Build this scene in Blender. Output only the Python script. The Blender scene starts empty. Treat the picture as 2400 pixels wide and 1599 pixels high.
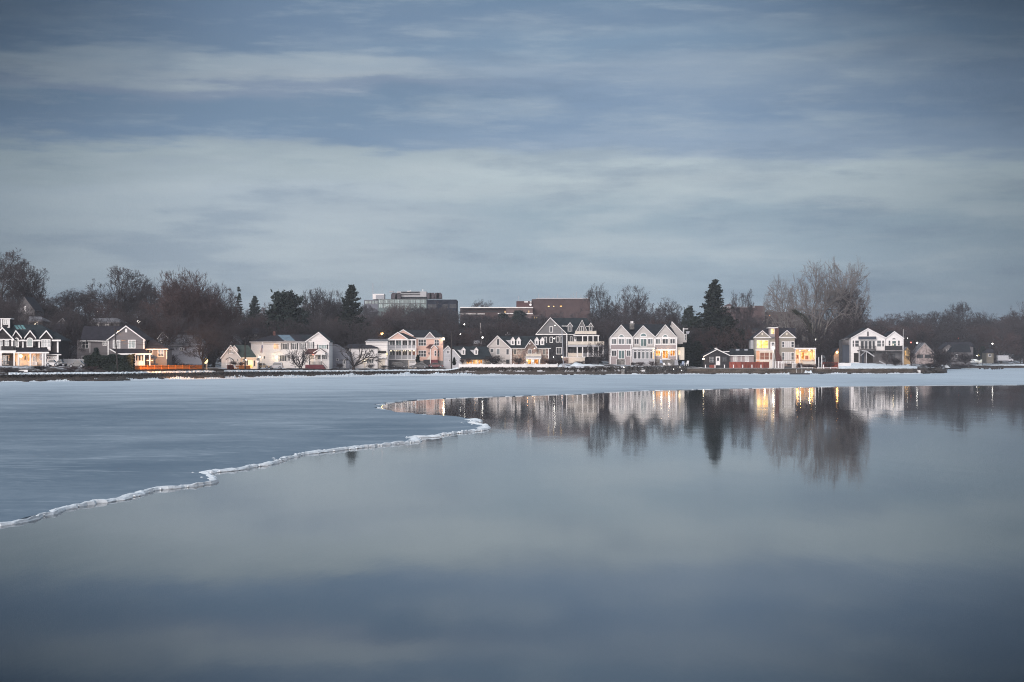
import bpy, math, random
import numpy as np
from mathutils import Vector, Euler

# ------------------------------------------------------------------ camera, sky, sun, exposure
scene = bpy.context.scene
COL = scene.collection
F, CX, HZ, CAMH = 4667.0, 1200.0, 843.0, 3.9      # focal length and horizon measured on the photograph (2400 x 1599)
cam_d = bpy.data.cameras.new('camera')
cam = bpy.data.objects.new('camera', cam_d)
COL.objects.link(cam)
cam.location = (0, 0, CAMH)
cam.rotation_euler = (math.radians(90), 0, 0)
cam_d.sensor_width = 36
cam_d.lens = 36 * F / 2400
cam_d.shift_y = (HZ - 799.5) / 2400
cam_d.clip_start, cam_d.clip_end = 0.5, 12000
scene.camera = cam
scene.view_settings.view_transform = 'Standard'
scene.view_settings.look = 'None'
scene.view_settings.exposure = 0.0
scene.view_settings.gamma = 1.0
scene.view_settings.use_curve_mapping = False
scene.render.engine = 'CYCLES'
cy = scene.cycles
cy.use_denoising = True
cy.denoising_prefilter = 'NONE'
cy.adaptive_threshold = 0.004
cy.pixel_filter_type = 'BLACKMAN_HARRIS'
cy.filter_width = 1.1
cy.max_bounces, cy.diffuse_bounces, cy.glossy_bounces, cy.transparent_max_bounces = 6, 2, 3, 4
cy.volume_bounces = 0
cy.sample_clamp_indirect = 4
cy.caustics_reflective = cy.caustics_refractive = False

SUN_EL, SUN_AZ = math.radians(14), math.radians(200)      # low, behind the camera


def lin(r, g, b):
    f = lambda c: (c / 255 / 12.92) if c / 255 <= 0.04045 else ((c / 255 + 0.055) / 1.055) ** 2.4
    return (f(r), f(g), f(b), 1)


world = bpy.data.worlds.new('World')
scene.world = world
world.use_nodes = True
nt = world.node_tree
nt.nodes.clear()
N = nt.nodes.new


def lk(t, a, b):
    t.links.new(a, b)


def mth(t, op, a, b=None, clamp=False):
    n = t.nodes.new('ShaderNodeMath')
    n.operation = op
    n.use_clamp = clamp
    for i, v in enumerate((a, b)):
        if v is None:
            continue
        if isinstance(v, (int, float)):
            n.inputs[i].default_value = v
        else:
            t.links.new(v, n.inputs[i])
    return n.outputs[0]


def smooth(t, v, a, b, o0=0.0, o1=1.0):
    n = t.nodes.new('ShaderNodeMapRange')
    n.interpolation_type = 'SMOOTHSTEP'
    t.links.new(v, n.inputs[0])
    for i, x in zip((1, 2, 3, 4), (a, b, o0, o1)):
        n.inputs[i].default_value = x
    return n.outputs[0]


def mixc(t, f, a, b, mode='MIX'):
    n = t.nodes.new('ShaderNodeMix')
    n.data_type = 'RGBA'
    n.blend_type = mode
    for s, v in ((n.inputs[0], f), (n.inputs[6], a), (n.inputs[7], b)):
        if isinstance(v, (int, float)):
            s.default_value = v
        elif isinstance(v, tuple):
            s.default_value = v
        else:
            t.links.new(v, s)
    return n.outputs[2]


def noise(t, vec, scale, detail=4.0, rough=0.5):
    n = t.nodes.new('ShaderNodeTexNoise')
    n.inputs['Scale'].default_value = scale
    n.inputs['Detail'].default_value = detail
    n.inputs['Roughness'].default_value = rough
    if vec is not None:
        t.links.new(vec, n.inputs['Vector'])
    return n.outputs['Fac']


def comb(t, x, y, z=0.0):
    n = t.nodes.new('ShaderNodeCombineXYZ')
    for i, v in enumerate((x, y, z)):
        if isinstance(v, (int, float)):
            n.inputs[i].default_value = v
        else:
            t.links.new(v, n.inputs[i])
    return n.outputs[0]


tc = N('ShaderNodeTexCoord')
sep = N('ShaderNodeSeparateXYZ')
lk(nt, tc.outputs['Generated'], sep.inputs[0])
sx, sy, sz = sep.outputs
hyp = mth(nt, 'SQRT', mth(nt, 'ADD', mth(nt, 'MULTIPLY', sx, sx), mth(nt, 'MULTIPLY', sy, sy)))
T = mth(nt, 'DIVIDE', sz, mth(nt, 'MAXIMUM', hyp, 0.001))          # tangent of the elevation
AZ = mth(nt, 'ARCTAN2', sx, sy)                                     # 0 straight ahead
cv = comb(nt, mth(nt, 'MULTIPLY', AZ, 7.0), mth(nt, 'MULTIPLY', T, 42.0))
nA = noise(nt, cv, 1.0, 5, 0.55)
cv2 = comb(nt, mth(nt, 'MULTIPLY', AZ, 22.0), mth(nt, 'MULTIPLY', T, 150.0), 3.7)
nB = noise(nt, cv2, 1.0, 5, 0.6)
warp = mth(nt, 'ADD', mth(nt, 'MULTIPLY', mth(nt, 'SUBTRACT', nA, 0.5), 0.046), mth(nt, 'MULTIPLY', mth(nt, 'SUBTRACT', nB, 0.5), 0.007))
Tw = mth(nt, 'ADD', T, warp)
pos = mth(nt, 'DIVIDE', Tw, 0.19, clamp=True)


def band_ramp(stops):
    n = N('ShaderNodeValToRGB')
    n.color_ramp.interpolation = 'EASE'
    el = n.color_ramp.elements
    stops = sorted(((HZ - y) / F / 0.19, c) for y, c in stops)
    el[0].position, el[0].color = stops[0][0], lin(*stops[0][1])
    el[1].position, el[1].color = stops[-1][0], lin(*stops[-1][1])
    for p, c in stops[1:-1]:
        e = el.new(p)
        e.color = lin(*c)
    lk(nt, pos, n.inputs[0])
    return n.outputs[0]


left = band_ramp([(760, (156, 173, 186)), (600, (174, 188, 199)), (450, (177, 191, 202)), (372, (166, 181, 190)), (342, (121, 146, 174)),
                  (250, (117, 142, 169)), (212, (134, 151, 174)), (182, (160, 173, 186)), (152, (158, 173, 187)), (116, (116, 140, 167)),
                  (60, (114, 138, 166)), (0, (108, 134, 163))])
right = band_ramp([(760, (148, 168, 184)), (620, (159, 178, 193)), (505, (154, 174, 189)), (440, (180, 194, 202)), (392, (186, 200, 207)),
                   (345, (148, 168, 191)), (280, (129, 153, 181)), (205, (134, 156, 182)), (150, (149, 167, 187)), (100, (126, 151, 177)),
                   (40, (118, 142, 169)), (0, (112, 138, 166))])
azw = mth(nt, 'ADD', AZ, mth(nt, 'MULTIPLY', mth(nt, 'SUBTRACT', nA, 0.5), 0.25))
cl = mixc(nt, smooth(nt, azw, -0.10, 0.03), left, right)
# broken cloud: bright gaps and dark undersides, flat and drawn out near the horizon
cv3 = comb(nt, mth(nt, 'MULTIPLY', AZ, 9.0), mth(nt, 'MULTIPLY', T, 44.0), 9.1)
nC = noise(nt, cv3, 1.0, 6, 0.58)
low = smooth(nt, T, 0.155, 0.07, 0.35, 1.0)
cl = mixc(nt, mth(nt, 'MULTIPLY', mth(nt, 'MULTIPLY', smooth(nt, nC, 0.50, 0.70), 0.52), low), cl, lin(190, 202, 209))
cl = mixc(nt, mth(nt, 'MULTIPLY', smooth(nt, nC, 0.50, 0.33), 0.42), cl, lin(120, 142, 167))
cl = mixc(nt, mth(nt, 'MULTIPLY', smooth(nt, nB, 0.48, 0.76), 0.22), cl, lin(196, 206, 212))
cl = mixc(nt, mth(nt, 'MULTIPLY', smooth(nt, nA, 0.5, 0.25), 0.30), cl, lin(104, 126, 153))
# lens-style vignette put into the sky colour, darker to both sides, most higher up
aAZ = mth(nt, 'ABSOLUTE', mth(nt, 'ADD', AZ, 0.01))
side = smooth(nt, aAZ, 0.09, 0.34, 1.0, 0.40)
corner_dim = mth(nt, 'MULTIPLY', smooth(nt, aAZ, 0.05, 0.28), smooth(nt, T, 0.09, 0.19))
side = mth(nt, 'MULTIPLY', side, mth(nt, 'SUBTRACT', 1.0, mth(nt, 'MULTIPLY', corner_dim, 0.60)))
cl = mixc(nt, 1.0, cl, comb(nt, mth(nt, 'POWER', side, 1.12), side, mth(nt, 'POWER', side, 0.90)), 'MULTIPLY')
# overhead and behind the camera the evening sky is open and brighter
up = smooth(nt, T, 0.17, 1.1)
cl = mixc(nt, up, cl, (0.50, 0.64, 0.78, 1))
back = mth(nt, 'MULTIPLY', smooth(nt, sy, -0.05, -0.75), 0.9)
cl = mixc(nt, back, cl, (0.66, 0.58, 0.60, 1))
sky = N('ShaderNodeTexSky')
sky.sky_type = 'NISHITA'
sky.sun_disc = False
sky.sun_elevation = SUN_EL
sky.sun_rotation = SUN_AZ
bg1, bg2, mx, out = N('ShaderNodeBackground'), N('ShaderNodeBackground'), N('ShaderNodeMixShader'), N('ShaderNodeOutputWorld')
lk(nt, sky.outputs[0], bg1.inputs[0])
bg1.inputs[1].default_value = 0.06
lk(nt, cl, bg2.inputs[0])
bg2.inputs[1].default_value = 1.0
mx.inputs[0].default_value = 0.96
lk(nt, bg1.outputs[0], mx.inputs[1])
lk(nt, bg2.outputs[0], mx.inputs[2])
lk(nt, mx.outputs[0], out.inputs[0])

sun_d = bpy.data.lights.new('sun', 'SUN')
sun_d.energy = 3.5
sun_d.angle = math.radians(40)
sun_d.color = (1.0, 0.94, 0.92)
sun = bpy.data.objects.new('sun', sun_d)
COL.objects.link(sun)
sdir = Vector((math.sin(SUN_AZ) * math.cos(SUN_EL), math.cos(SUN_AZ) * math.cos(SUN_EL), math.sin(SUN_EL)))
sun.rotation_euler = sdir.to_track_quat('Z', 'Y').to_euler()
sun.location = (0, -50, 80)

# ------------------------------------------------------------------ materials
MATS = {}


def mat(name, col, rough=0.85, var=0.18, scale=1.5, bump=0.0, bscale=8.0, spec=0.3, stretch=(1, 1, 1), rnd=0.0):
    """Procedural surface: base colour broken up by noise, optional relief, optional small difference from object to object."""
    if name in MATS:
        return MATS[name]
    m = bpy.data.materials.new(name)
    m.use_nodes = True
    t = m.node_tree
    p = t.nodes['Principled BSDF']
    p.inputs['Roughness'].default_value = rough
    p.inputs['Specular IOR Level'].default_value = spec
    c = t.nodes.new('ShaderNodeTexCoord')
    mp = t.nodes.new('ShaderNodeMapping')
    mp.inputs['Scale'].default_value = stretch
    lk(t, c.outputs['Object'], mp.inputs[0])
    n = noise(t, mp.outputs[0], scale, 5, 0.6)
    lo = tuple(x * (1 - var) for x in col) + (1,)
    hi = tuple(min(1, x * (1 + var)) for x in col) + (1,)
    o = mixc(t, smooth(t, n, 0.3, 0.7), lo, hi)
    if rnd:
        oi = t.nodes.new('ShaderNodeObjectInfo')
        k = smooth(t, oi.outputs['Random'], 0, 1, 1 - rnd, 1 + rnd)
        o = mixc(t, 1.0, o, comb(t, k, k, k), 'MULTIPLY')
    lk(t, o, p.inputs['Base Color'])
    if bump:
        b = t.nodes.new('ShaderNodeBump')
        b.inputs['Strength'].default_value = bump
        b.inputs['Distance'].default_value = 0.1
        lk(t, noise(t, mp.outputs[0], bscale, 4, 0.6), b.inputs['Height'])
        lk(t, b.outputs[0], p.inputs['Normal'])
    MATS[name] = m
    return m


def emit(name, col, strength, var=0.0, scale=1.2):
    m = bpy.data.materials.new(name)
    m.use_nodes = True
    t = m.node_tree
    t.nodes.clear()
    e, o = t.nodes.new('ShaderNodeEmission'), t.nodes.new('ShaderNodeOutputMaterial')
    e.inputs[0].default_value = col + (1,)
    e.inputs[1].default_value = strength
    if var:
        c = t.nodes.new('ShaderNodeTexCoord')
        n = noise(t, c.outputs['Object'], scale, 3, 0.6)
        lk(t, smooth(t, n, 0.35, 0.68, strength * (1 - var), strength * (1 + var)), e.inputs[1])
        lk(t, mixc(t, smooth(t, n, 0.35, 0.68), tuple(c_ * f for c_, f in zip(col, (1, .62, .3))) + (1,), col + (1,)), e.inputs[0])
    lk(t, e.outputs[0], o.inputs[0])
    MATS[name] = m
    return m


def glass(name, col, rough=0.06, blind=0.0):
    """Window glass seen from outside: dark room or pale blind behind a reflecting sheet, a little different for every pane."""
    m = bpy.data.materials.new(name)
    m.use_nodes = True
    t = m.node_tree
    p = t.nodes['Principled BSDF']
    oi = t.nodes.new('ShaderNodeObjectInfo')
    c = t.nodes.new('ShaderNodeTexCoord')
    n = noise(t, c.outputs['Object'], 0.9, 3, 0.5)
    f = mth(t, 'MULTIPLY', smooth(t, oi.outputs['Random'], 0.25, 0.9), 0.6)
    f = mth(t, 'ADD', f, mth(t, 'MULTIPLY', n, 0.4), clamp=True)
    lk(t, mixc(t, f, tuple(x * .55 for x in col) + (1,), tuple(min(1, x * 1.8) for x in col) + (1,)), p.inputs['Base Color'])
    p.inputs['Roughness'].default_value = rough
    p.inputs['IOR'].default_value = 1.5
    p.inputs['Specular IOR Level'].default_value = 0.6
    MATS[name] = m
    return m


white = mat('white_paint', (0.80, 0.78, 0.77), 0.6, 0.07, 0.8)
cream = mat('cream_paint', (0.66, 0.60, 0.52), 0.6, 0.08, 0.8)
whitesiding = mat('white_siding', (0.76, 0.73, 0.72), 0.7, 0.06, 0.5, 0.15, 6, stretch=(.3, .3, 6))
greysiding = mat('grey_siding', (0.175, 0.163, 0.170), 0.8, 0.10, 0.6, 0.2, 6, stretch=(.3, .3, 6))
darkgrey = mat('dark_grey_shingle', (0.034, 0.033, 0.037), 0.85, 0.25, 2.0, 0.4, 6)
midgrey = mat('gable_grey_siding', (0.16, 0.157, 0.162), 0.8, 0.10, 0.8, 0.2, 6, stretch=(.3, .3, 6))
darkbrown = mat('dark_brown_shingle', (0.035, 0.030, 0.032), 0.85, 0.3, 2.0, 0.4, 6)
blackwall = mat('black_board_wall', (0.032, 0.030, 0.034), 0.8, 0.25, 2.0, 0.3, 6, stretch=(6, 6, .3))
beige = mat('beige_siding', (0.50, 0.47, 0.45), 0.75, 0.08, 0.6, 0.2, 6, stretch=(.3, .3, 6))
taupe = mat('taupe_siding', (0.30, 0.275, 0.235), 0.75, 0.09, 0.6, 0.2, 6, stretch=(.3, .3, 6))
mauve = mat('mauve_grey_siding', (0.33, 0.28, 0.28), 0.75, 0.09, 0.6, 0.2, 6, stretch=(.3, .3, 6))
pink = mat('pink_siding', (0.66, 0.45, 0.38), 0.75, 0.07, 0.5, 0.2, 6, stretch=(.3, .3, 6))
paleb = mat('pale_grey_siding', (0.42, 0.42, 0.44), 0.75, 0.10, 0.6, 0.2, 6, stretch=(.3, .3, 6))
bluegrey = mat('blue_grey_siding', (0.27, 0.28, 0.32), 0.75, 0.10, 0.6, 0.2, 6, stretch=(.3, .3, 6))
dimwall = mat('weathered_grey_wall', (0.12, 0.115, 0.12), 0.85, 0.25, 0.8, 0.2, 6)
foundation = mat('grey_foundation', (0.20, 0.20, 0.20), 0.9, 0.2, 1.5, 0.4, 5)
roofblack = mat('black_roof_shingle', (0.018, 0.020, 0.025), 0.85, 0.35, 1.2, 0.4, 7)
roofteal = mat('dark_slate_roof', (0.018, 0.024, 0.028), 0.8, 0.35, 1.2, 0.4, 7)
roofgreen = mat('green_roof_shingle', (0.045, 0.062, 0.055), 0.85, 0.25, 1.2, 0.4, 7)
roofplum = mat('plum_roof_shingle', (0.026, 0.023, 0.030), 0.85, 0.3, 1.2, 0.4, 7)
roofred = mat('red_brown_roof', (0.10, 0.045, 0.042), 0.85, 0.3, 1.2, 0.4, 7)
roofgrey = mat('frosty_grey_roof', (0.16, 0.155, 0.165), 0.9, 0.45, 0.7, 0.3, 5)
panelblue = mat('blue_glass_panel', (0.10, 0.15, 0.19), 0.15, 0.2, 0.8, spec=0.8)
panelteal = mat('teal_glass_panel', (0.10, 0.22, 0.22), 0.2, 0.15, 0.8, spec=0.6)
brickred = mat('red_brown_brick', (0.105, 0.055, 0.050), 0.9, 0.3, 3.0, 0.4, 9)
hillbrick = mat('old_brick', (0.085, 0.058, 0.058), 0.9, 0.15, 0.4, 0.2, 3)
redwood = mat('red_stained_wood', (0.22, 0.060, 0.045), 0.8, 0.35, 1.2, 0.3, 5, stretch=(4, 4, .5), rnd=.25)
orangewood = mat('orange_stained_wood', (0.80, 0.26, 0.05), 0.75, 0.18, 1.2, 0.3, 5, stretch=(4, 4, .5), rnd=.15)
redstair = mat('dark_red_paint', (0.14, 0.035, 0.045), 0.7, 0.2, 1.5)
darkmetal = mat('dark_metal', (0.035, 0.033, 0.036), 0.6, 0.2, 2.0)
greymetal = mat('grey_metal', (0.32, 0.33, 0.36), 0.5, 0.12, 2.0)
rustrail = mat('weathered_rail_wood', (0.045, 0.034, 0.032), 0.85, 0.3, 2.0, 0.3, 5)
polewood = mat('dark_pole_wood', (0.045, 0.038, 0.036), 0.9, 0.25, 3.0, 0.3, 6, stretch=(4, 4, .4))
dkopening = mat('shaded_room', (0.03, 0.028, 0.028), 0.9, 0.2, 1.0)
shutter = mat('black_shutter', (0.03, 0.03, 0.033), 0.7, 0.15, 2.0)
bluedoor = mat('navy_door', (0.035, 0.045, 0.065), 0.6, 0.15, 2.0)
palegreydoor = mat('pale_blind', (0.50, 0.48, 0.47), 0.8, 0.08, 2.0)
brownblind = mat('brown_blind', (0.22, 0.10, 0.07), 0.8, 0.2, 2.0)
navy = mat('navy_board', (0.05, 0.06, 0.08), 0.7, 0.15, 2.0)
gl = glass('window_glass', (0.045, 0.05, 0.055))
glpale = glass('pale_window_glass', (0.13, 0.145, 0.15))
glcar = glass('car_glass', (0.010, 0.011, 0.013), 0.18)
glgreen = glass('green_curtain_glass', (0.11, 0.165, 0.165), 0.12)
lit_y = emit('lit_yellow_room', (1.0, 0.74, 0.30), 2.1, 0.22, 0.8)
lit_o = emit('lit_amber_room', (1.0, 0.50, 0.13), 1.2, 0.55, 1.3)
lit_c = emit('lit_cream_room', (1.0, 0.75, 0.42), 1.4, 0.25, 1.1)
bulb_w = emit('bulb_warm_white', (1.0, 0.86, 0.62), 14.0)
bulb_o = emit('bulb_sodium', (1.0, 0.50, 0.16), 16.0)
bulb_p = emit('bulb_white', (1.0, 0.96, 0.88), 12.0)
bulb_r = emit('bulb_red', (1.0, 0.25, 0.18), 3.0)
bulb_y = emit('bulb_yellow', (1.0, 0.80, 0.12), 7.0)


def stone_mat(name, cols, scale, mortar, bump=0.8):
    """Rubble: Voronoi cells give each stone its colour, joints are dark, relief follows the cells."""
    m = bpy.data.materials.new(name)
    m.use_nodes = True
    t = m.node_tree
    p = t.nodes['Principled BSDF']
    p.inputs['Roughness'].default_value = 0.9
    c = t.nodes.new('ShaderNodeTexCoord')
    mp = t.nodes.new('ShaderNodeMapping')
    mp.inputs['Scale'].default_value = (1, 1, 1.5)
    lk(t, c.outputs['Object'], mp.inputs[0])
    v = t.nodes.new('ShaderNodeTexVoronoi')
    v.inputs['Scale'].default_value = scale
    lk(t, mp.outputs[0], v.inputs['Vector'])
    r = t.nodes.new('ShaderNodeValToRGB')
    el = r.color_ramp.elements
    el[0].position, el[0].color = 0.0, cols[0] + (1,)
    el[1].position, el[1].color = 1.0, cols[-1] + (1,)
    for i, cc in enumerate(cols[1:-1]):
        e = el.new((i + 1) / (len(cols) - 1))
        e.color = cc + (1,)
    s = t.nodes.new('ShaderNodeSeparateColor')
    lk(t, v.outputs['Color'], s.inputs[0])
    lk(t, s.outputs[0], r.inputs[0])
    v2 = t.nodes.new('ShaderNodeTexVoronoi')
    v2.feature = 'DISTANCE_TO_EDGE'
    v2.inputs['Scale'].default_value = scale
    lk(t, mp.outputs[0], v2.inputs['Vector'])
    j = smooth(t, v2.outputs['Distance'], 0.02, 0.09)
    n = noise(t, mp.outputs[0], 0.35, 3)
    base = mixc(t, j, mortar + (1,), r.outputs[0])
    base = mixc(t, smooth(t, n, .3, .7, 0, .55), base, (0.03, 0.026, 0.024, 1))
    lk(t, base, p.inputs['Base Color'])
    b = t.nodes.new('ShaderNodeBump')
    b.inputs['Strength'].default_value = bump
    b.inputs['Distance'].default_value = 0.12
    lk(t, smooth(t, v2.outputs['Distance'], 0.0, 0.3), b.inputs['Height'])
    lk(t, b.outputs[0], p.inputs['Normal'])
    MATS[name] = m
    return m


housestone = stone_mat('fieldstone_wall', [(0.40, 0.31, 0.27), (0.20, 0.11, 0.09), (0.50, 0.41, 0.36), (0.28, 0.17, 0.13), (0.55, 0.50, 0.45)], 1.5, (0.30, 0.25, 0.22))
greystone = stone_mat('grey_stone', [(0.15, 0.15, 0.15), (0.30, 0.29, 0.28), (0.22, 0.21, 0.20), (0.42, 0.40, 0.38)], 1.3, (0.14, 0.13, 0.12))
bankstone = stone_mat('dark_bank_stone', [(0.035, 0.030, 0.028), (0.075, 0.062, 0.054), (0.05, 0.042, 0.036), (0.10, 0.085, 0.075)], 0.9, (0.016, 0.014, 0.013))
patiostone = stone_mat('patio_stone', [(0.06, 0.055, 0.055), (0.12, 0.11, 0.105), (0.08, 0.075, 0.07), (0.26, 0.25, 0.25)], 1.0, (0.03, 0.028, 0.028))
concrete = mat('stained_concrete', (0.085, 0.070, 0.058), 0.9, 0.45, 0.7, 0.4, 3, stretch=(.4, .4, 2.5))

bark = mat('dark_bark', (0.045, 0.038, 0.037), 0.9, 0.3, 3.0, 0.0)
twig = mat('brown_twigs', (0.056, 0.047, 0.050), 0.9, 0.25, 0.6, rnd=0.30)
twigred = mat('reddish_twigs', (0.078, 0.052, 0.051), 0.9, 0.25, 0.6, rnd=0.25)
sycbark = mat('pale_mottled_bark', (0.30, 0.28, 0.26), 0.85, 0.55, 0.9)
syctwig = mat('pale_grey_twigs', (0.22, 0.20, 0.195), 0.9, 0.4, 0.25)
conif = mat('dark_needles', (0.020, 0.028, 0.022), 0.85, 0.4, 0.5, rnd=0.30)
pineg = mat('pine_needles', (0.018, 0.028, 0.024), 0.85, 0.4, 0.5, rnd=0.15)
ivyg = mat('ivy_leaves', (0.020, 0.028, 0.016), 0.7, 0.5, 1.0)
hedgeg = mat('hedge_leaves', (0.016, 0.024, 0.018), 0.8, 0.4, 0.7)
snowm = mat('old_snow', (0.78, 0.83, 0.86), 0.75, 0.10, 0.8, 0.4, 3)

# ------------------------------------------------------------------ building blocks


def mesh(name, V, Fc, m=None, smooth_=False):
    me = bpy.data.meshes.new(name)
    me.from_pydata([tuple(v) for v in V], [], Fc)
    me.update()
    if m is not None:
        me.materials.append(m)
    if smooth_:
        me.polygons.foreach_set('use_smooth', [True] * len(me.polygons))
    return me


def obj(name, V, Fc, m=None, parent=None, smooth_=False):
    o = bpy.data.objects.new(name, mesh(name, V, Fc, m, smooth_))
    COL.objects.link(o)
    if parent is not None:
        o.parent = parent
    return o


def tag(o, label=None, cat=None, group=None, kind=None):
    for k, v in (('label', label), ('category', cat), ('group', group), ('kind', kind)):
        if v:
            o[k] = v
    return o


def empty(name, loc, label=None, cat=None, group=None, rz=0.0):
    o = bpy.data.objects.new(name, None)
    COL.objects.link(o)
    o.location = loc
    o.rotation_euler = (0, 0, rz)
    o.empty_display_size = 0.5
    return tag(o, label, cat, group)


class MB:
    """Collects boxes, prisms and tubes that form ONE mesh."""

    def __init__(s):
        s.V, s.F = [], []

    def add(s, V, Fc):
        n = len(s.V)
        s.V += [tuple(v) for v in V]
        s.F += [tuple(i + n for i in f) for f in Fc]
        return s

    def box(s, a, b):
        (x0, y0, z0), (x1, y1, z1) = a, b
        return s.add([(x0, y0, z0), (x1, y0, z0), (x1, y1, z0), (x0, y1, z0), (x0, y0, z1), (x1, y0, z1), (x1, y1, z1), (x0, y1, z1)],
                     [(0, 3, 2, 1), (4, 5, 6, 7), (0, 1, 5, 4), (1, 2, 6, 5), (2, 3, 7, 6), (3, 0, 4, 7)])

    def prism(s, pts, y0, y1):
        n = len(pts)
        A = sum(pts[i][0] * pts[(i + 1) % n][1] - pts[(i + 1) % n][0] * pts[i][1] for i in range(n))
        if A < 0:
            pts = pts[::-1]
        return s.add([(x, y0, z) for x, z in pts] + [(x, y1, z) for x, z in pts],
                     [tuple(range(n)), tuple(range(2 * n - 1, n - 1, -1))] + [(i, i + n, (i + 1) % n + n, (i + 1) % n) for i in range(n)])

    def tube(s, pts, r, n=6, cap=True):
        pts = [Vector(p) for p in pts]
        if isinstance(r, (int, float)):
            r = [r] * len(pts)
        base = len(s.V)
        for i, p in enumerate(pts):
            d = (pts[min(i + 1, len(pts) - 1)] - pts[max(i - 1, 0)]).normalized()
            u = d.orthogonal().normalized() if abs(d.z) < .99 else Vector((1, 0, 0))
            v = d.cross(u)
            for k in range(n):
                a = 2 * math.pi * k / n
                s.V.append(tuple(p + (u * math.cos(a) + v * math.sin(a)) * r[i]))
        for i in range(len(pts) - 1):
            for k in range(n):
                s.F.append((base + i * n + k, base + i * n + (k + 1) % n, base + (i + 1) * n + (k + 1) % n, base + (i + 1) * n + k))
        if cap:
            s.F.append(tuple(base + k for k in range(n))[::-1])
            s.F.append(tuple(base + (len(pts) - 1) * n + k for k in range(n)))
        return s

    def ball(s, c, r, n=8, m=5, sc=(1, 1, 1)):
        b = len(s.V)
        for j in range(1, m):
            t = math.pi * j / m
            for k in range(n):
                a = 2 * math.pi * k / n
                s.V.append((c[0] + r * sc[0] * math.sin(t) * math.cos(a), c[1] + r * sc[1] * math.sin(t) * math.sin(a), c[2] + r * sc[2] * math.cos(t)))
        s.V += [(c[0], c[1], c[2] + r * sc[2]), (c[0], c[1], c[2] - r * sc[2])]
        top, bot = len(s.V) - 2, len(s.V) - 1
        for j in range(m - 2):
            for k in range(n):
                s.F.append((b + j * n + k, b + (j + 1) * n + k, b + (j + 1) * n + (k + 1) % n, b + j * n + (k + 1) % n))
        for k in range(n):
            s.F.append((top, b + k, b + (k + 1) % n))
            s.F.append((bot, b + (m - 2) * n + (k + 1) % n, b + (m - 2) * n + k))
        return s

    def build(s, name, m=None, parent=None, smooth_=False):
        return obj(name, s.V, s.F, m, parent, smooth_)


def wx(px, Y):
    return (px - CX) / F * Y


def wz(py, Y):
    return CAMH - (py - HZ) / F * Y


def interp(x, kn):
    xs, ys = zip(*kn)
    return float(np.interp(x, xs, ys))


# ------------------------------------------------------------------ the bay: shoreline, terrain, water, ice
SH = [(-2500, 300), (0, 340), (260, 363), (500, 402), (800, 463), (1000, 492), (1200, 494), (1400, 502), (1600, 518), (1900, 520), (2140, 534),
      (2195, 560), (2212, 610), (2222, 880), (2260, 905), (2500, 910), (5000, 980)]          # distance of the shore by bearing
ZW = [(-500, 1.2), (300, 1.18), (560, 1.25), (800, 1.0), (1050, 1.05), (1090, 1.85), (1300, 1.9), (1340, 2.2), (1590, 2.3), (1630, 1.4), (2200, 1.4), (2240, 1.4), (5000, 1.5)]
ZHo = [(-500, 2.7), (0, 2.7), (300, 2.5), (600, 1.95), (1000, 1.55), (1050, 1.6), (1130, 2.2), (1250, 2.6), (1350, 2.9), (1500, 2.4), (1620, 1.9), (1700, 1.5), (1900, 1.6), (2000, 2.2), (2150, 1.9), (2250, 1.7), (5000, 2.0)]
HH = [(-2500, 20), (0, 18), (300, 13), (500, 12), (700, 11), (850, 12), (1080, 12), (1400, 12), (1550, 11), (1650, 11), (1800, 12), (2000, 9), (2080, 14), (2300, 15), (2500, 20), (5000, 24)]
HL = [(-2500, 150), (0, 170), (300, 190), (700, 330), (900, 380), (1400, 380), (1700, 380), (2000, 480), (2200, 260), (5000, 260)]


HS = [(-2500, 55), (2030, 55), (2090, 330), (2212, 270), (2222, 55), (5000, 55)]


def shoreY(px):
    return interp(px, SH)


def ground_z(px, Y):
    d = Y - shoreY(px)
    if d < 0:
        return max(-2.5, -0.6 + d * 0.15)
    zw, zh = interp(px, ZW), interp(px, ZHo)
    if d < 2.5:
        return -0.6 + (zw + 0.6) * d / 2.5
    if d < 14:
        return zw
    t = min(1, (d - 14) / 14)
    z = zw + (zh - zw) * t * t * (3 - 2 * t)
    t = max(0, min(1, (d - interp(px, HS)) / interp(px, HL)))
    z += interp(px, HH) * t * t * (3 - 2 * t)
    t = max(0, min(1, (d - 425) / 130))
    return z + interp(px, [(750, 0), (850, 9), (1420, 9), (1500, 0)]) * t * t * (3 - 2 * t)


def gz(px, Y):
    return ground_z(px, Y)


pxs = list(np.linspace(-1500, -100, 18)) + list(np.linspace(-60, 2460, 253)) + list(np.linspace(2550, 3900, 18))
steps = [-60, -12, -3, 0, 0.8, 1.6, 2.5, 3.5, 5, 8, 11, 14, 17, 20, 24, 28, 36, 46, 55, 70, 90, 115, 145, 180, 220, 270, 330, 400, 480, 600, 800, 1100]
V, Fc = [], []
rg = random.Random(4)
for px in pxs:
    s0 = shoreY(px)
    for d in steps:
        Y = s0 + d
        z = ground_z(px, Y) + (rg.uniform(-.05, .05) if 2.5 < d < 55 else rg.uniform(-.4, .4) if d >= 70 else 0)
        V.append((wx(px, Y), Y, z))
n = len(steps)
for i in range(len(pxs) - 1):
    for j in range(n - 1):
        Fc.append((i * n + j, (i + 1) * n + j, (i + 1) * n + j + 1, i * n + j + 1))


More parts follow.
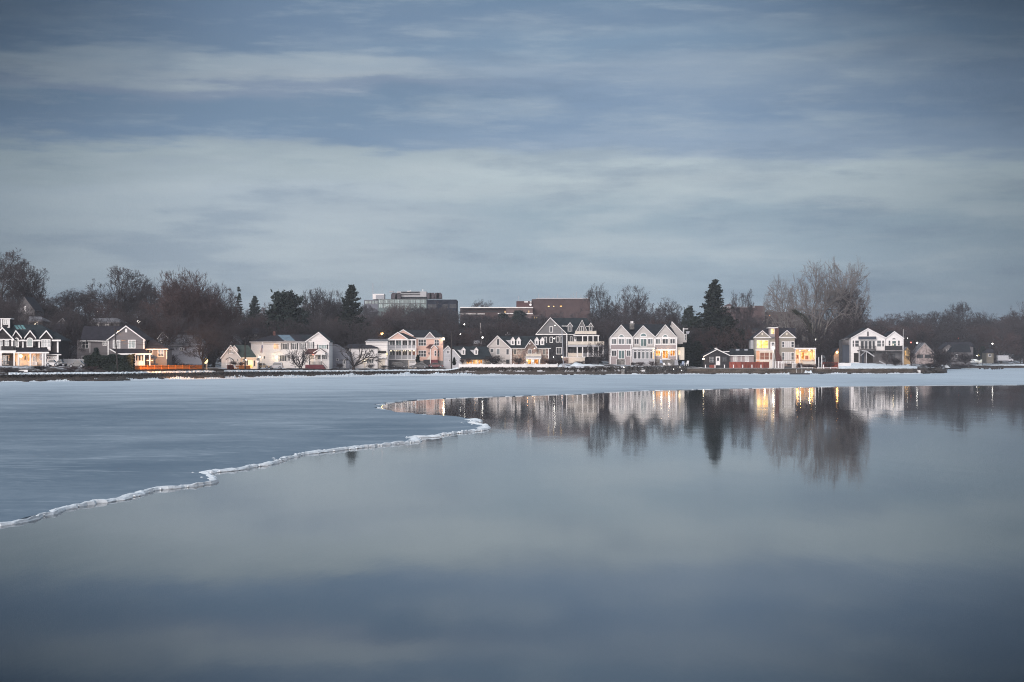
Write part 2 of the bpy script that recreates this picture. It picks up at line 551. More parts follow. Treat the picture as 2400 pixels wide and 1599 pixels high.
def ground_mat():
    m = bpy.data.materials.new('winter_ground')
    m.use_nodes = True
    t = m.node_tree
    p = t.nodes['Principled BSDF']
    p.inputs['Roughness'].default_value = 0.95
    c = t.nodes.new('ShaderNodeTexCoord')
    g = t.nodes.new('ShaderNodeNewGeometry')
    s = t.nodes.new('ShaderNodeSeparateXYZ')
    lk(t, g.outputs['Position'], s.inputs[0])
    n1 = noise(t, c.outputs['Object'], 0.12, 6, 0.65)
    n2 = noise(t, c.outputs['Object'], 0.6, 5, 0.6)
    earth = mixc(t, n2, (0.035, 0.028, 0.025, 1), (0.085, 0.07, 0.06, 1))
    hill = mixc(t, n2, (0.030, 0.025, 0.026, 1), (0.060, 0.050, 0.050, 1))
    high = smooth(t, s.outputs[2], 3.2, 6.0)
    base = mixc(t, high, earth, hill)
    thr = mth(t, 'ADD', mth(t, 'MULTIPLY', n1, 0.7), mth(t, 'MULTIPLY', n2, 0.3))
    snow = mth(t, 'MULTIPLY', smooth(t, thr, 0.50, 0.56), smooth(t, s.outputs[2], 2.0, 9.0, 0.85, 0.05))
    snow = mth(t, 'MULTIPLY', snow, smooth(t, s.outputs[2], 0.85, 0.95))
    lk(t, mixc(t, snow, base, (0.66, 0.67, 0.70, 1)), p.inputs['Base Color'])
    b = t.nodes.new('ShaderNodeBump')
    b.inputs['Strength'].default_value = 0.6
    b.inputs['Distance'].default_value = 0.3
    lk(t, n2, b.inputs['Height'])
    lk(t, b.outputs[0], p.inputs['Normal'])
    return m


tag(obj('ground', V, Fc, ground_mat(), smooth_=True), 'dark winter ground with old snow patches rising into wooded hills', kind='structure')


def water_mat():
    m = bpy.data.materials.new('still_water')
    m.use_nodes = True
    t = m.node_tree
    p = t.nodes['Principled BSDF']
    p.inputs['Base Color'].default_value = (0.004, 0.009, 0.014, 1)
    p.inputs['IOR'].default_value = 1.333
    c = t.nodes.new('ShaderNodeTexCoord')
    mp = t.nodes.new('ShaderNodeMapping')
    mp.inputs['Scale'].default_value = (1, .22, 1)
    lk(t, c.outputs['Object'], mp.inputs[0])
    n1 = noise(t, mp.outputs[0], 0.10, 5, 0.6)
    lk(t, smooth(t, n1, 0.3, 0.7, 0.032, 0.056), p.inputs['Roughness'])
    n2 = mth(t, 'ADD', mth(t, 'MULTIPLY', noise(t, mp.outputs[0], 0.16, 3, 0.6), 6.0), mth(t, 'MULTIPLY', noise(t, mp.outputs[0], 2.0, 3, 0.6), 0.35))
    b = t.nodes.new('ShaderNodeBump')
    b.inputs['Strength'].default_value = 0.05
    b.inputs['Distance'].default_value = 0.05
    lk(t, n2, b.inputs['Height'])
    lk(t, b.outputs[0], p.inputs['Normal'])
    return m


tag(obj('water', [(-1500, -80, 0), (1500, -80, 0), (1500, 1200, 0), (-1500, 1200, 0)], [(0, 1, 2, 3)], water_mat()),
    'calm dark bay water mirroring the houses and the sky', kind='structure')

# ice edge, measured on the photograph and laid out on the water plane
e1 = [(0, 692), (60, 684), (120, 672), (240, 640), (300, 618), (400, 597), (560, 574), (640, 552), (705, 530), (770, 524), (880, 512), (995, 492), (992, 474),
      (950, 452), (1100, 436), (1160, 424), (1250, 410), (1330, 382), (1400, 364), (1550, 347), (1700, 329), (1850, 313), (1925, 306), (1925, 294), (1900, 289), (2020, 283),
      (2024, 277), (2130, 264), (2235, 252), (2250, 243), (2238, 233), (2168, 221), (2215, 213), (2195, 206)]
e2 = [(2100, 191), (2040, 187), (1900, 180), (1800, 168), (1755, 160), (1745, 146), (1735, 138), (1770, 129), (1850, 118), (2040, 107), (2120, 104), (2354, 97)]
E1 = [(x * .5098, 880 + y * .5098) for x, y in e1]
E2 = [(x * .5098, 880 + y * .5098) for x, y in e2] + [(1200 + x * .5098, 850 + y * .5098) for x, y in
      [(150, 150), (300, 147), (450, 137), (600, 130), (780, 126), (1000, 121), (1200, 117), (1500, 111), (1800, 107), (2354, 103)]] + [(2900, 901), (4300, 900)]


def on_water(px, py):
    Y = CAMH * F / (py - HZ)
    return Vector((wx(px, Y), Y, 0))


def densify(pts, step, jit, rng):
    out = []
    for a, b in zip(pts[:-1], pts[1:]):
        L = (b - a).length
        k = max(1, int(L / step))
        nrm = Vector((-(b - a).y, (b - a).x, 0)).normalized()
        for i in range(k):
            p = a + (b - a) * (i / k)
            j = rng.gauss(0, jit) * (1 if i else .3)
            out.append(p + nrm * j)
    out.append(pts[-1])
    return out


rg = random.Random(7)
near = [Vector((-46, 24, 0)), Vector((-30, 33, 0)), Vector((-19, 41.5, 0))] + [on_water(*p) for p in E1]
far = [on_water(*p) for p in E2]
near_d = densify(near, 0.6, 0.04, rg)
near_d = [p + Vector((-(near_d[min(i + 1, len(near_d) - 1)] - near_d[max(i - 1, 0)]).y, (near_d[min(i + 1, len(near_d) - 1)] - near_d[max(i - 1, 0)]).x, 0)).normalized() * (.10 + p.y * .0016) for i, p in enumerate(near_d)]
far_d = densify(far, 2.0, 0.35, rg)
loop = near_d + far_d
back = [Vector((wx(px, shoreY(px) + 1.5), shoreY(px) + 1.5, 0)) for px in np.linspace(4300, -2000, 420)]
outer = loop + back + [Vector((-280, 120, 0))]
ICE_Z = 0.05
import bmesh
bm = bmesh.new()
vs = [bm.verts.new((p.x, p.y, ICE_Z)) for p in outer]
es = [bm.edges.new((vs[i], vs[(i + 1) % len(vs)])) for i in range(len(vs))]
bmesh.ops.triangle_fill(bm, edges=es, use_beauty=True)
for f in bm.faces:
    if f.normal.z < 0:
        f.normal_flip()
side_e = [e for e in bm.edges if e.is_boundary]
r = bmesh.ops.extrude_edge_only(bm, edges=side_e)
for v in r['geom']:
    if isinstance(v, bmesh.types.BMVert):
        v.co.z = -0.12
me = bpy.data.meshes.new('ice')
bm.to_mesh(me)
bm.free()


def ice_mat():
    m = bpy.data.materials.new('snow_dusted_ice')
    m.use_nodes = True
    t = m.node_tree
    p = t.nodes['Principled BSDF']
    c = t.nodes.new('ShaderNodeTexCoord')
    s = t.nodes.new('ShaderNodeSeparateXYZ')
    lk(t, c.outputs['Object'], s.inputs[0])
    mp = t.nodes.new('ShaderNodeMapping')
    mp.inputs['Scale'].default_value = (0.10, 0.10, 1)
    lk(t, c.outputs['Object'], mp.inputs[0])
    n1 = noise(t, mp.outputs[0], 1.0, 7, 0.62)
    mp2 = t.nodes.new('ShaderNodeMapping')
    mp2.inputs['Scale'].default_value = (0.035, 0.010, 1)
    lk(t, c.outputs['Object'], mp2.inputs[0])
    n2 = noise(t, mp2.outputs[0], 1.0, 4, 0.55)
    n3 = noise(t, c.outputs['Object'], 1.6, 5, 0.65)
    # drifted snow lies thicker towards the sheltered far shore
    drift = smooth(t, s.outputs[1], 60, 380, -0.26, 0.24)
    k = mth(t, 'ADD', mth(t, 'ADD', mth(t, 'MULTIPLY', n1, 0.62), mth(t, 'MULTIPLY', n2, 0.60)), mth(t, 'MULTIPLY', n3, 0.26))
    k = mth(t, 'ADD', k, drift)
    # refrozen seams and drift lines
    for sc_, sx_, w_, a_ in ((1.0, (.018, .045, 1), .012, .15), (2.0, (.03, .05, 1), .010, .10)):
        mp3 = t.nodes.new('ShaderNodeMapping')
        mp3.inputs['Scale'].default_value = sx_
        mp3.inputs['Location'].default_value = (sc_ * 7, 3, 0)
        lk(t, c.outputs['Object'], mp3.inputs[0])
        seam = mth(t, 'ABSOLUTE', mth(t, 'SUBTRACT', noise(t, mp3.outputs[0], sc_, 6, .6), .5))
        k = mth(t, 'ADD', k, smooth(t, seam, w_, 0.0, 0.0, a_))
    f = smooth(t, k, 0.26, 1.16)
    col = mixc(t, f, (0.13, 0.185, 0.242, 1), (0.57, 0.65, 0.71, 1))
    lk(t, col, p.inputs['Base Color'])
    lk(t, mth(t, 'ADD', mth(t, 'MULTIPLY', f, 0.25), 0.48), p.inputs['Roughness'])
    p.inputs['IOR'].default_value = 1.31
    p.inputs['Specular IOR Level'].default_value = 0.35
    b = t.nodes.new('ShaderNodeBump')
    b.inputs['Strength'].default_value = 0.25
    b.inputs['Distance'].default_value = 0.05
    lk(t, n3, b.inputs['Height'])
    lk(t, b.outputs[0], p.inputs['Normal'])
    return m


me.materials.append(ice_mat())
ice = bpy.data.objects.new('ice', me)
COL.objects.link(ice)
tag(ice, 'sheet of blue grey sea ice dusted with snow', kind='structure')


def ridge(name, pts, wfun, hfun, rng, label):
    V, Fc = [], []
    prof = [(-.12, 0.0), (0.0, .75), (.22, 1.0), (.55, .6), (1.0, 0.02)]
    for i, p in enumerate(pts):
        a, b = pts[max(0, i - 1)], pts[min(len(pts) - 1, i + 1)]
        nr = Vector((-(b - a).y, (b - a).x, 0)).normalized()
        w, h = wfun(p) * rng.uniform(.7, 1.35), hfun(p) * rng.uniform(.65, 1.25)
        for q, k in prof:
            V.append((p.x + nr.x * w * q, p.y + nr.y * w * q, ICE_Z - 0.03 + h * k + rng.uniform(-.008, .008)))
        V.append((p.x - nr.x * .06, p.y - nr.y * .06, -0.05))
    k = len(prof) + 1
    for i in range(len(pts) - 1):
        for j in range(k - 2):
            Fc.append((i * k + j, (i + 1) * k + j, (i + 1) * k + j + 1, i * k + j + 1))
        Fc.append((i * k + k - 1, (i + 1) * k + k - 1, (i + 1) * k, i * k))
    o = obj(name, V, Fc, snowm)
    return tag(o, label, kind='stuff')


ridge('snow_ridge', densify(near, 0.30, 0.04, random.Random(8)), lambda p: (0.13 + p.y * 0.0036) * (.85 + .38 * math.sin(p.y * .41 + p.x * .23) + .28 * math.sin(p.y * 1.3 + p.x * .7)), lambda p: 0.045 + p.y * 0.00048, random.Random(9),
      'white rim of slush and snow heaped along the ice edge')
ridge('snow_ridge', densify(far[:20], 0.9, 0.25, random.Random(10)), lambda p: 0.30, lambda p: 0.022, random.Random(11), 'thin white rim round the far side of the open water')

# slush, thin plates and crumbs of ice lying along the rim and floating just off it
rg = random.Random(44)
fl_ = MB()
pts_ = densify(near, 0.4, 0.0, rg)
for i, p in enumerate(pts_[:-1]):
    if p.y > 240:
        continue
    e_ = pts_[i + 1] - p
    nr = Vector((-e_.y, e_.x, 0)).normalized()
    for _ in range(3):
        if rg.random() < .4:
            c_ = p + e_ * rg.random() + nr * min(.2 + p.y * .004, abs(rg.gauss(0, .06 + p.y * .003))) * rg.choice((-.2, 1, 1, 1))
            s_ = rg.uniform(.012, .036) * (1 + p.y * .010)
            fl_.ball((c_.x, c_.y, ICE_Z * .6), s_, 5, 4, (rg.uniform(.8, 1.8), rg.uniform(.8, 1.8), rg.uniform(.5, 1.0)))
tag(fl_.build('ice_crumbs', snowm), 'scattered slush and broken ice crumbs along the white ice edge', kind='stuff')

# broken snow and shore ice heaped at the foot of the sea walls
rg = random.Random(12)
V, Fc = [], []
P0 = np.arange(-200, 2235, 1.6)
for px in P0:
    s0 = shoreY(px)
    lump = 0.5 + 0.5 * math.sin(px * .071) * math.sin(px * .023 + 1)
    wide = interp(px, [(0, 2), (250, 6), (450, 6), (700, 18), (1000, 22), (1150, 20), (1200, 5), (1420, 4), (1500, 8), (1560, 4), (1700, 4), (2200, 5)])
    tall = interp(px, [(0, .12), (250, .45), (700, .42), (1000, .6), (1150, .5), (1200, .15), (1420, .2), (1600, .25), (1900, .35), (2200, .3)]) * (.35 + .9 * lump) * rg.uniform(.6, 1.3)
    for q, h in ((-1.0, -.25), (-.75, .12), (-.4, .35), (-.12, .8), (.0, 1.0), (.18, .6)):
        Y = s0 + q * wide * rg.uniform(.9, 1.1) + 0.6
        V.append((wx(px, Y), Y, ICE_Z + 0.01 + tall * h * rg.uniform(.6, 1.3)))
for i in range(len(P0) - 1):
    for j in range(5):
        Fc.append((i * 6 + j, (i + 1) * 6 + j, (i + 1) * 6 + j + 1, i * 6 + j + 1))
tag(obj('shore_snow', V, Fc, snowm), 'broken shore ice and snow heaped along the foot of the sea walls', kind='stuff')


def rock(name, c, r, m, rng, sc=(1.3, 1, .6), parent=None):
    b = MB().ball((0, 0, 0), r, 8, 6, sc)
    V = [tuple(x * rng.uniform(.72, 1.22) for x in v) for v in b.V]
    o = obj(name, V, b.F, m, parent)
    o.location = c
    return o


def seawall(name, label, pa, pb, back, m, ztop=None, thick=1.2, rough=.18, step=1.2, cap=None):
    """A wall of blocks along the shore: gridded face with uneven stones, thickness and top."""
    rng = random.Random(int(pa * 7))
    c = (pa + pb) / 2
    root = empty(name, (wx(c, shoreY(c) + back), shoreY(c) + back, 0), label, 'wall')
    V, Fc = [], []
    cols = list(np.arange(pa, pb, step)) + [pb]
    rows = 9
    for px in cols:
        Y = shoreY(px) + back
        top = (ztop if ztop else interp(px, ZW) + .12) + rng.uniform(-rough, rough) * .5
        for k in range(rows):
            t = k / (rows - 1)
            j = rng.uniform(-rough, rough)
            V.append((wx(px, Y + j), Y + j * 1.2 + t * .25, -.7 + (top + .7) * t))
        V.append((wx(px, Y + thick), Y + thick, top - .03))
        V.append((wx(px, Y + thick), Y + thick, -.7))
    k = rows + 2
    for i in range(len(cols) - 1):
        for j in range(k - 1):
            Fc.append((i * k + j, (i + 1) * k + j, (i + 1) * k + j + 1, i * k + j + 1))
    Fc.append(tuple(range(k)))
    Fc.append(tuple(range((len(cols) - 1) * k, len(cols) * k))[::-1])
    V = [(x - root.location.x, y - root.location.y, z) for x, y, z in V]
    obj('stonework' if m in (bankstone, patiostone) else 'wall_face', V, Fc, m, root)
    if cap:
        b = MB()
        for i in range(len(cols) - 1):
            Ya, Yb = shoreY(cols[i]) + back, shoreY(cols[i + 1]) + back
            za = (ztop if ztop else interp(cols[i], ZW) + .12) + .06
            x0, x1 = wx(cols[i], Ya) - root.location.x, wx(cols[i + 1], Yb) - root.location.x
            ya, yb = Ya - root.location.y, Yb - root.location.y
            b.add([(x0, ya - .1, za), (x1, yb - .1, za), (x1, yb + thick, za), (x0, ya + thick, za), (x0, ya - .1, za + .16), (x1, yb - .1, za + .16), (x1, yb + thick, za + .16), (x0, ya + thick, za + .16)],
                  [(0, 3, 2, 1), (4, 5, 6, 7), (0, 1, 5, 4), (2, 3, 7, 6)] + ([(3, 0, 4, 7)] if i == 0 else []) + ([(1, 2, 6, 5)] if i == len(cols) - 2 else []))
        b.build('coping', cap, root)
    return root


seawall('sea_wall', 'long dark rubble sea wall below the guard rail and shore road', -160, 1078, 1.8, bankstone)
seawall('sea_wall', 'dark mossy stone wall carrying the white picket fence', 1078.5, 1318, 1.6, bankstone, ztop=1.98, rough=.25)
seawall('sea_wall', 'sloping dark rubble bank below the dark grey house', 1318.5, 1462, 1.4, bankstone, ztop=1.9, rough=.4)
seawall('sea_wall', 'dark stone patio wall in front of the triple gabled house', 1462.5, 1609, 1.0, patiostone, ztop=2.15, rough=.3)
seawall('sea_wall', 'stained concrete sea wall carrying the row of white posts', 1609.5, 1905, 1.2, concrete, ztop=1.50, rough=.06, cap=foundation)
seawall('sea_wall', 'low brown sea wall running out to the point below the white house', 1905.5, 2196, 1.4, concrete, ztop=1.48, rough=.08)
seawall('sea_wall', 'far dark sea wall behind the ice at the right edge', 2236, 2700, 1.2, bankstone, ztop=1.5, rough=.2)

# a second, higher patio terrace behind the rubble
rg = random.Random(21)
for px, py, r_ in ((262, 894, .8), (275, 893, .6), (283, 895, .9), (181, 896, 1.1), (194, 897, .8), (170, 896, .5), (206, 897, .6)):
    Y = shoreY(px) - 1.5
    tag(rock('shore_rock', (wx(px, Y), Y, .25), r_, bankstone, rg), 'dark rock at the foot of the rubble sea wall', 'rock', 'dark rocks in the shore ice')
for k_ in range(64):
    px = rg.choice((rg.uniform(-20, 560), rg.uniform(560, 1190), rg.uniform(1320, 1600), rg.uniform(1620, 2140)))
    Y = shoreY(px) - abs(rg.gauss(0, 2.2)) + .8
    tag(rock('shore_rock', (wx(px, Y), Y, rg.uniform(.1, .4)), rg.uniform(.18, .55), bankstone, rg, (1.5, 1.1, rg.uniform(.4, .7))), 'small dark stone poking out of the shore snow below the walls', 'rock', 'small stones in the shore snow')
spit = MB()
for px in np.arange(205, 292, 3):
    Y = shoreY(px) - 2 - 2 * math.sin((px - 205) / 87 * math.pi)
    spit.ball((wx(px, Y), Y, .12), rg.uniform(.5, .95), 7, 5, (1.5, 1.5, rg.uniform(.3, .5)))
tag(spit.build('rock_ledge', bankstone), 'low dark ledge of rocks lying in the shore ice at the left', 'rocks')
for k_ in range(20):
    px = 2150 + 57 * k_ / 19
    Y = shoreY(px) + rg.uniform(-1, 8)
    tag(rock('shore_rock', (wx(px, Y), Y, .5), rg.uniform(.9, 1.6), bankstone, rg, (1.5, 1.3, rg.uniform(.5, .8))), 'dark boulder heaped at the tip of the point', 'rock', 'boulders at the tip of the point')


# ------------------------------------------------------------------ road, banks and snow strips along the shore
def ribbon(name, pa, pb, d0, d1, lift, m, label, kind, step=4.0, jit=0.0):
    rng = random.Random(int(pa + d0 * 10))
    V, Fc = [], []
    ps = list(np.arange(pa, pb, step)) + [pb]
    for px in ps:
        a, b = shoreY(px) + d0 + rng.uniform(-jit, jit), shoreY(px) + d1 + rng.uniform(-jit, jit)
        for k in range(5):
            Y = a + (b - a) * k / 4
            V.append((wx(px, Y), Y, ground_z(px, Y) + lift + (0 if not jit else rng.uniform(.22, .42) * (0 < k < 4) * (1 if d0 < 10 else .3))))
    for i in range(len(ps) - 1):
        for k in range(4):
            Fc.append((i * 5 + k, i * 5 + 5 + k, i * 5 + 6 + k, i * 5 + 1 + k))
    return tag(obj(name, V, Fc, m), label, kind=kind)


asphalt = mat('wet_asphalt', (0.045, 0.045, 0.048), 0.45, 0.3, 1.0, spec=0.5)
ribbon('shore_road', -300, 1076, 7.5, 13.6, 0.07, asphalt, 'wet dark road along the shore', 'structure')
ribbon('roadside_snow', 20, 500, 3.4, 6.6, 0.08, snowm, 'band of ploughed snow between the guard rail and the sea wall on the left', 'stuff', jit=.35)
ribbon('roadside_snow', 525, 1074, 3.2, 6.6, 0.08, snowm, 'band of ploughed snow beneath the guard rail in the middle', 'stuff', jit=.35)
ribbon('verge_snow', 560, 1070, 15.0, 18.5, 0.10, snowm, 'snow left along the far side of the shore road', 'stuff', jit=.9)
ribbon('verge_snow', 40, 300, 16.0, 19.0, 0.10, snowm, 'snow left along the road by the dark houses', 'stuff', jit=1.0)

# ------------------------------------------------------------------ buildings: measured on enlarged views of the photograph (origin x, y, scale)
ZA, ZB, ZC, ZD = (0, 740, .10204), (170, 740, .10204), (500, 760, .12744), (880, 750, .10195)
ZE, ZF, ZG, ZH = (1100, 740, .09567), (1240, 740, .09565), (1410, 740, .09771), (1640, 750, .08929)
ZI, ZJ, ZK, ZL = (1740, 750, .09346), (1960, 750, .08929), (2100, 780, .12744), (750, 770, .07653)
ZM, ZN, ZO, ZP = (840, 640, .11895), (1080, 660, .14444), (0, 680, .09565), (340, 740, .09565)
SRC = (0, 0, 1.0)


class Bld:
    def __init__(s, name, label, cat, Z, Y, cx, by, group=None):
        s.Z, s.Y = Z, Y
        px, py = Z[0] + cx * Z[2], Z[1] + by * Z[2]
        s.o = (wx(px, Y), Y, wz(py, Y))
        s.root = empty(name, s.o, label, cat, group)
        s.k = Z[2] * Y / F                       # metres per unit of the enlarged view
        s.seed = random.Random(int(cx * 3 + by))

    def L(s, x, y, yo=0.0):
        px, py, D = s.Z[0] + x * s.Z[2], s.Z[1] + y * s.Z[2], s.Y + yo
        return (wx(px, D) - s.o[0], yo, wz(py, D) - s.o[2])

    def rect(s, x0, y0, x1, y1, yo):
        a, b = s.L(min(x0, x1), max(y0, y1), yo), s.L(max(x0, x1), min(y0, y1), yo)
        return a[0], a[2], b[0], b[2]

    def box(s, name, x0, y0, x1, y1, m, yo=0.0, dep=0.3, parent=None):
        u0, w0, u1, w1 = s.rect(x0, y0, x1, y1, yo)
        return MB().box((u0, yo, w0), (u1, yo + dep, w1)).build(name, m, parent or s.root)

    def poly(s, name, pts, m, yo=0.0, dep=0.3, parent=None):
        q = [s.L(x, y, yo) for x, y in pts]
        return MB().prism([(a[0], a[2]) for a in q], yo, yo + dep).build(name, m, parent or s.root)

    def line(s, name, pts, w, m, yo=0.0, dep=0.06, parent=None):
        """A board of width w metres along a polyline in the facade plane."""
        b = MB()
        q = [s.L(x, y, yo) for x, y in pts]
        for a, c in zip(q[:-1], q[1:]):
            d = Vector((c[0] - a[0], 0, c[2] - a[2])).normalized()
            nx, nz = -d.z * w / 2, d.x * w / 2
            b.prism([(a[0] + nx, a[2] + nz), (a[0] - nx, a[2] - nz), (c[0] - nx, c[2] - nz), (c[0] + nx, c[2] + nz)], yo, yo + dep)
        return b.build(name, m, parent or s.root)

    def gable(s, x0, x1, ye, xp, yp, yb, wall, roof, trim=None, yo=0.0, dep=8.0, e=12, over=.35, tw=.24, ye1=None, wname='wall', lower=None, ysplit=None):
        """Gable-fronted block: pentagon wall, two roof slabs, white rake boards."""
        ye1 = ye if ye1 is None else ye1
        if lower is not None:
            s.box(wname, x0, ysplit, x1, yb, lower, yo + .02, dep)
            s.poly('gable_wall', [(x0, ysplit), (x0, ye), (xp, yp + 2), (x1, ye1), (x1, ysplit)], wall, yo, dep)
        else:
            s.poly(wname, [(x0, yb), (x0, ye), (xp, yp + 2), (x1, ye1), (x1, yb)], wall, yo, dep)
        sl0, sl1 = (ye - yp) / (xp - x0), (ye1 - yp) / (x1 - xp)
        EL, ER, P = (x0 - e, ye + e * sl0), (x1 + e, ye1 + e * sl1), (xp, yp)
        up = .20 / s.k
        b = MB()
        for A in (EL, ER):
            q = [s.L(*p, yo) for p in (A, P, (P[0], P[1] - up), (A[0], A[1] - up))]
            b.prism([(a[0], a[2]) for a in q], yo - over, yo + dep + .25)
        r = b.build('roof', roof, s.root)
        if trim is not None:
            for A in (EL, ER):
                h = tw / s.k
                q = [s.L(*p, yo) for p in (A, P, (P[0], P[1] - up * .6 - 0), (A[0], A[1] - up * .6))]
                lo = [s.L(*p, yo) for p in ((A[0], A[1] + h * .5), (P[0], P[1] + h * .5))]
                MB().prism([(lo[0][0], lo[0][2]), (lo[1][0], lo[1][2]), (q[2][0], q[2][2]), (q[3][0], q[3][2])], yo - over - .06, yo - over + .05).build('rake_board', trim, s.root)
        return r

    def hip(s, eL, eR, rR, rL, roof, yo=-.4, run=4.5, fascia=None, fw=.25, parent=None):
        """Roof with its ridge along the facade: eaves at depth yo, ridge run metres behind, mirrored to the back."""
        A, B = s.L(*eL, yo), s.L(*eR, yo)
        C, D = s.L(*rR, yo + run), s.L(*rL, yo + run)
        kk = 2 * (yo + run) - yo
        Ab, Bb = (A[0], kk, A[2]), (B[0], kk, B[2])
        lo = lambda p: (p[0], p[1], p[2] - .16)
        V = [A, B, C, D, Bb, Ab, lo(A), lo(B), lo(Bb), lo(Ab)]
        r = obj('roof', V, [(0, 1, 2, 3), (4, 5, 3, 2), (1, 4, 2), (5, 0, 3), (0, 6, 7, 1), (1, 7, 8, 4), (4, 8, 9, 5), (5, 9, 6, 0), (6, 9, 8, 7)], roof, parent or s.root)
        if fascia is not None:
            MB().box((A[0], yo - .07, min(A[2], B[2]) - fw + .02), (B[0], yo + .03, max(A[2], B[2]) - .0)).build('fascia', fascia, parent or s.root)
        return r

    def quad(s, name, c, m, t=.15, parent=None):
        """Slab given by four corners (x, y, depth), thickened downwards."""
        q = [s.L(*p) for p in c]
        V = q + [(a[0], a[1], a[2] - t) for a in q]
        return obj(name, V, [(0, 1, 2, 3), (7, 6, 5, 4), (0, 4, 5, 1), (1, 5, 6, 2), (2, 6, 7, 3), (3, 7, 4, 0)], m, parent or s.root)

    def win(s, x0, y0, x1, y1, yo=0.0, cols=2, rows=1, fr=None, g=None, arch=0.0, fw=.10, sh=None, shw=.22, name='window', parent=None, label=None):
        """Framed window: outer frame, mullions and bars in one mesh, every light a pane of its own behind them."""
        fr, g = fr or white, g or gl
        u0, w0, u1, w1 = s.rect(x0, y0, x1, y1, yo)
        pr = parent or s.root
        W, H = u1 - u0, w1 - w0
        fw = min(fw, W * .16)
        b = MB()
        ya, yb = yo - .07, yo + .01
        if arch:
            R, nseg = W / 2, 10
            ca, h = (u0 + u1) / 2, H * arch
            sp = w1 - h
            ang = [math.pi * i / nseg for i in range(nseg + 1)]
            for a0, a1 in zip(ang[:-1], ang[1:]):
                o = [(ca + R * math.cos(a), sp + h * math.sin(a)) for a in (a0, a1)]
                i_ = [(ca + (R - fw) * math.cos(a), sp + (h - fw) * math.sin(a)) for a in (a0, a1)]
                b.prism([o[0], o[1], i_[1], i_[0]], ya, yb)
            if sp > w0 + .05:
                b.box((u0, ya, w0), (u0 + fw, yb, sp)).box((u1 - fw, ya, w0), (u1, yb, sp))
            b.box((u0 + fw, ya, w0), (u1 - fw, yb, w0 + fw))
        else:
            b.box((u0, ya, w0), (u0 + fw, yb, w1)).box((u1 - fw, ya, w0), (u1, yb, w1))
            b.box((u0 + fw, ya, w0), (u1 - fw, yb, w0 + fw)).box((u0 + fw, ya, w1 - fw), (u1 - fw, yb, w1))
        mw = min(.10, W / cols * .18)
        top = w1 - (fw if not arch else fw * 1.2)
        for c in range(1, cols):
            x = u0 + W * c / cols
            hh = top if not arch else w1 - H * arch * (1 - math.sqrt(max(0, 1 - ((x - (u0 + u1) / 2) / (W / 2)) ** 2))) - fw
            b.box((x - mw / 2, ya + .01, w0 + fw), (x + mw / 2, yb, hh))
        rw = min(.06, H / rows * .1)
        for r in range(1, rows):
            z = w0 + H * r / rows
            b.box((u0 + fw, ya + .02, z - rw / 2), (u1 - fw, yb, z + rw / 2))
        f = b.build(name, fr, pr)
        if label:
            f['label'] = label
        if parent is None:
            for c in range(cols):
                xa, xb = u0 + W * c / cols, u0 + W * (c + 1) / cols
                if arch and cols == 1:
                    ca, sp = (u0 + u1) / 2, w1 - H * arch
                    pts = [(u1 - fw * .5, w0 + .02), (u1 - fw * .5, sp)] + [(ca + (W / 2 - fw * .5) * math.cos(a), sp + (H * arch - fw * .5) * math.sin(a)) for a in np.linspace(.1, math.pi - .1, 9)] + [(u0 + fw * .5, sp), (u0 + fw * .5, w0 + .02)]
                    MB().prism(pts, yo - .035, yo - .015).build('pane', g, f)
                else:
                    zt = w1 - fw * .5
                    if arch:
                        mid = (xa + xb) / 2
                        zt = w1 - H * arch * (1 - math.sqrt(max(0, 1 - (min(abs(xa - (u0 + u1) / 2), abs(xb - (u0 + u1) / 2)) / (W / 2)) ** 2))) - fw * .5
                        edge = max(abs(xa - (u0 + u1) / 2), abs(xb - (u0 + u1) / 2)) * .96
                        zl = w1 - H * arch * (1 - math.sqrt(max(0, 1 - (edge / (W / 2)) ** 2)))
                        pts = [(xa + .02, w0 + .02), (xb - .02, w0 + .02), (xb - .02, zt if xb < mid + 9 and abs(xb - (u0 + u1) / 2) < abs(xa - (u0 + u1) / 2) else zl), (xa + .02, zt if abs(xa - (u0 + u1) / 2) < abs(xb - (u0 + u1) / 2) else zl)]
                        MB().prism(pts, yo - .035, yo - .015).build('pane', g, f)
                    else:
                        MB().box((xa + fw * .3, yo - .035, w0 + fw * .5), (xb - fw * .3, yo - .015, zt)).build('pane', g, f)
        if sh is not None:
            sw = W * shw
            for a in (u0 - sw - .02, u1 + .02):
                MB().box((a, yo - .09, w0), (a + sw, yo + .01, w1)).build('shutter', sh, pr)
        return f

    def door(s, x0, y0, x1, y1, m, yo=0.0, fr=None, glassy=None, arch=0.0):
        u0, w0, u1, w1 = s.rect(x0, y0, x1, y1, yo)
        W, H = u1 - u0, w1 - w0
        f = s.box('door', x0, y0, x1, y1, fr or white, yo - .05, .07)
        MB().box((u0 + W * .12, yo - .08, w0), (u1 - W * .12, yo - .045, w1 - H * .05)).build('door_leaf', m, f)
        if glassy:
            MB().box((u0 + W * .26, yo - .10, w0 + H * .5), (u1 - W * .26, yo - .075, w1 - H * .12)).build('pane', glassy, f)
        MB().box((u1 - W * .24, yo - .12, w0 + H * .44), (u1 - W * .18, yo - .075, w0 + H * .48)).build('handle', darkmetal, f)
        return f

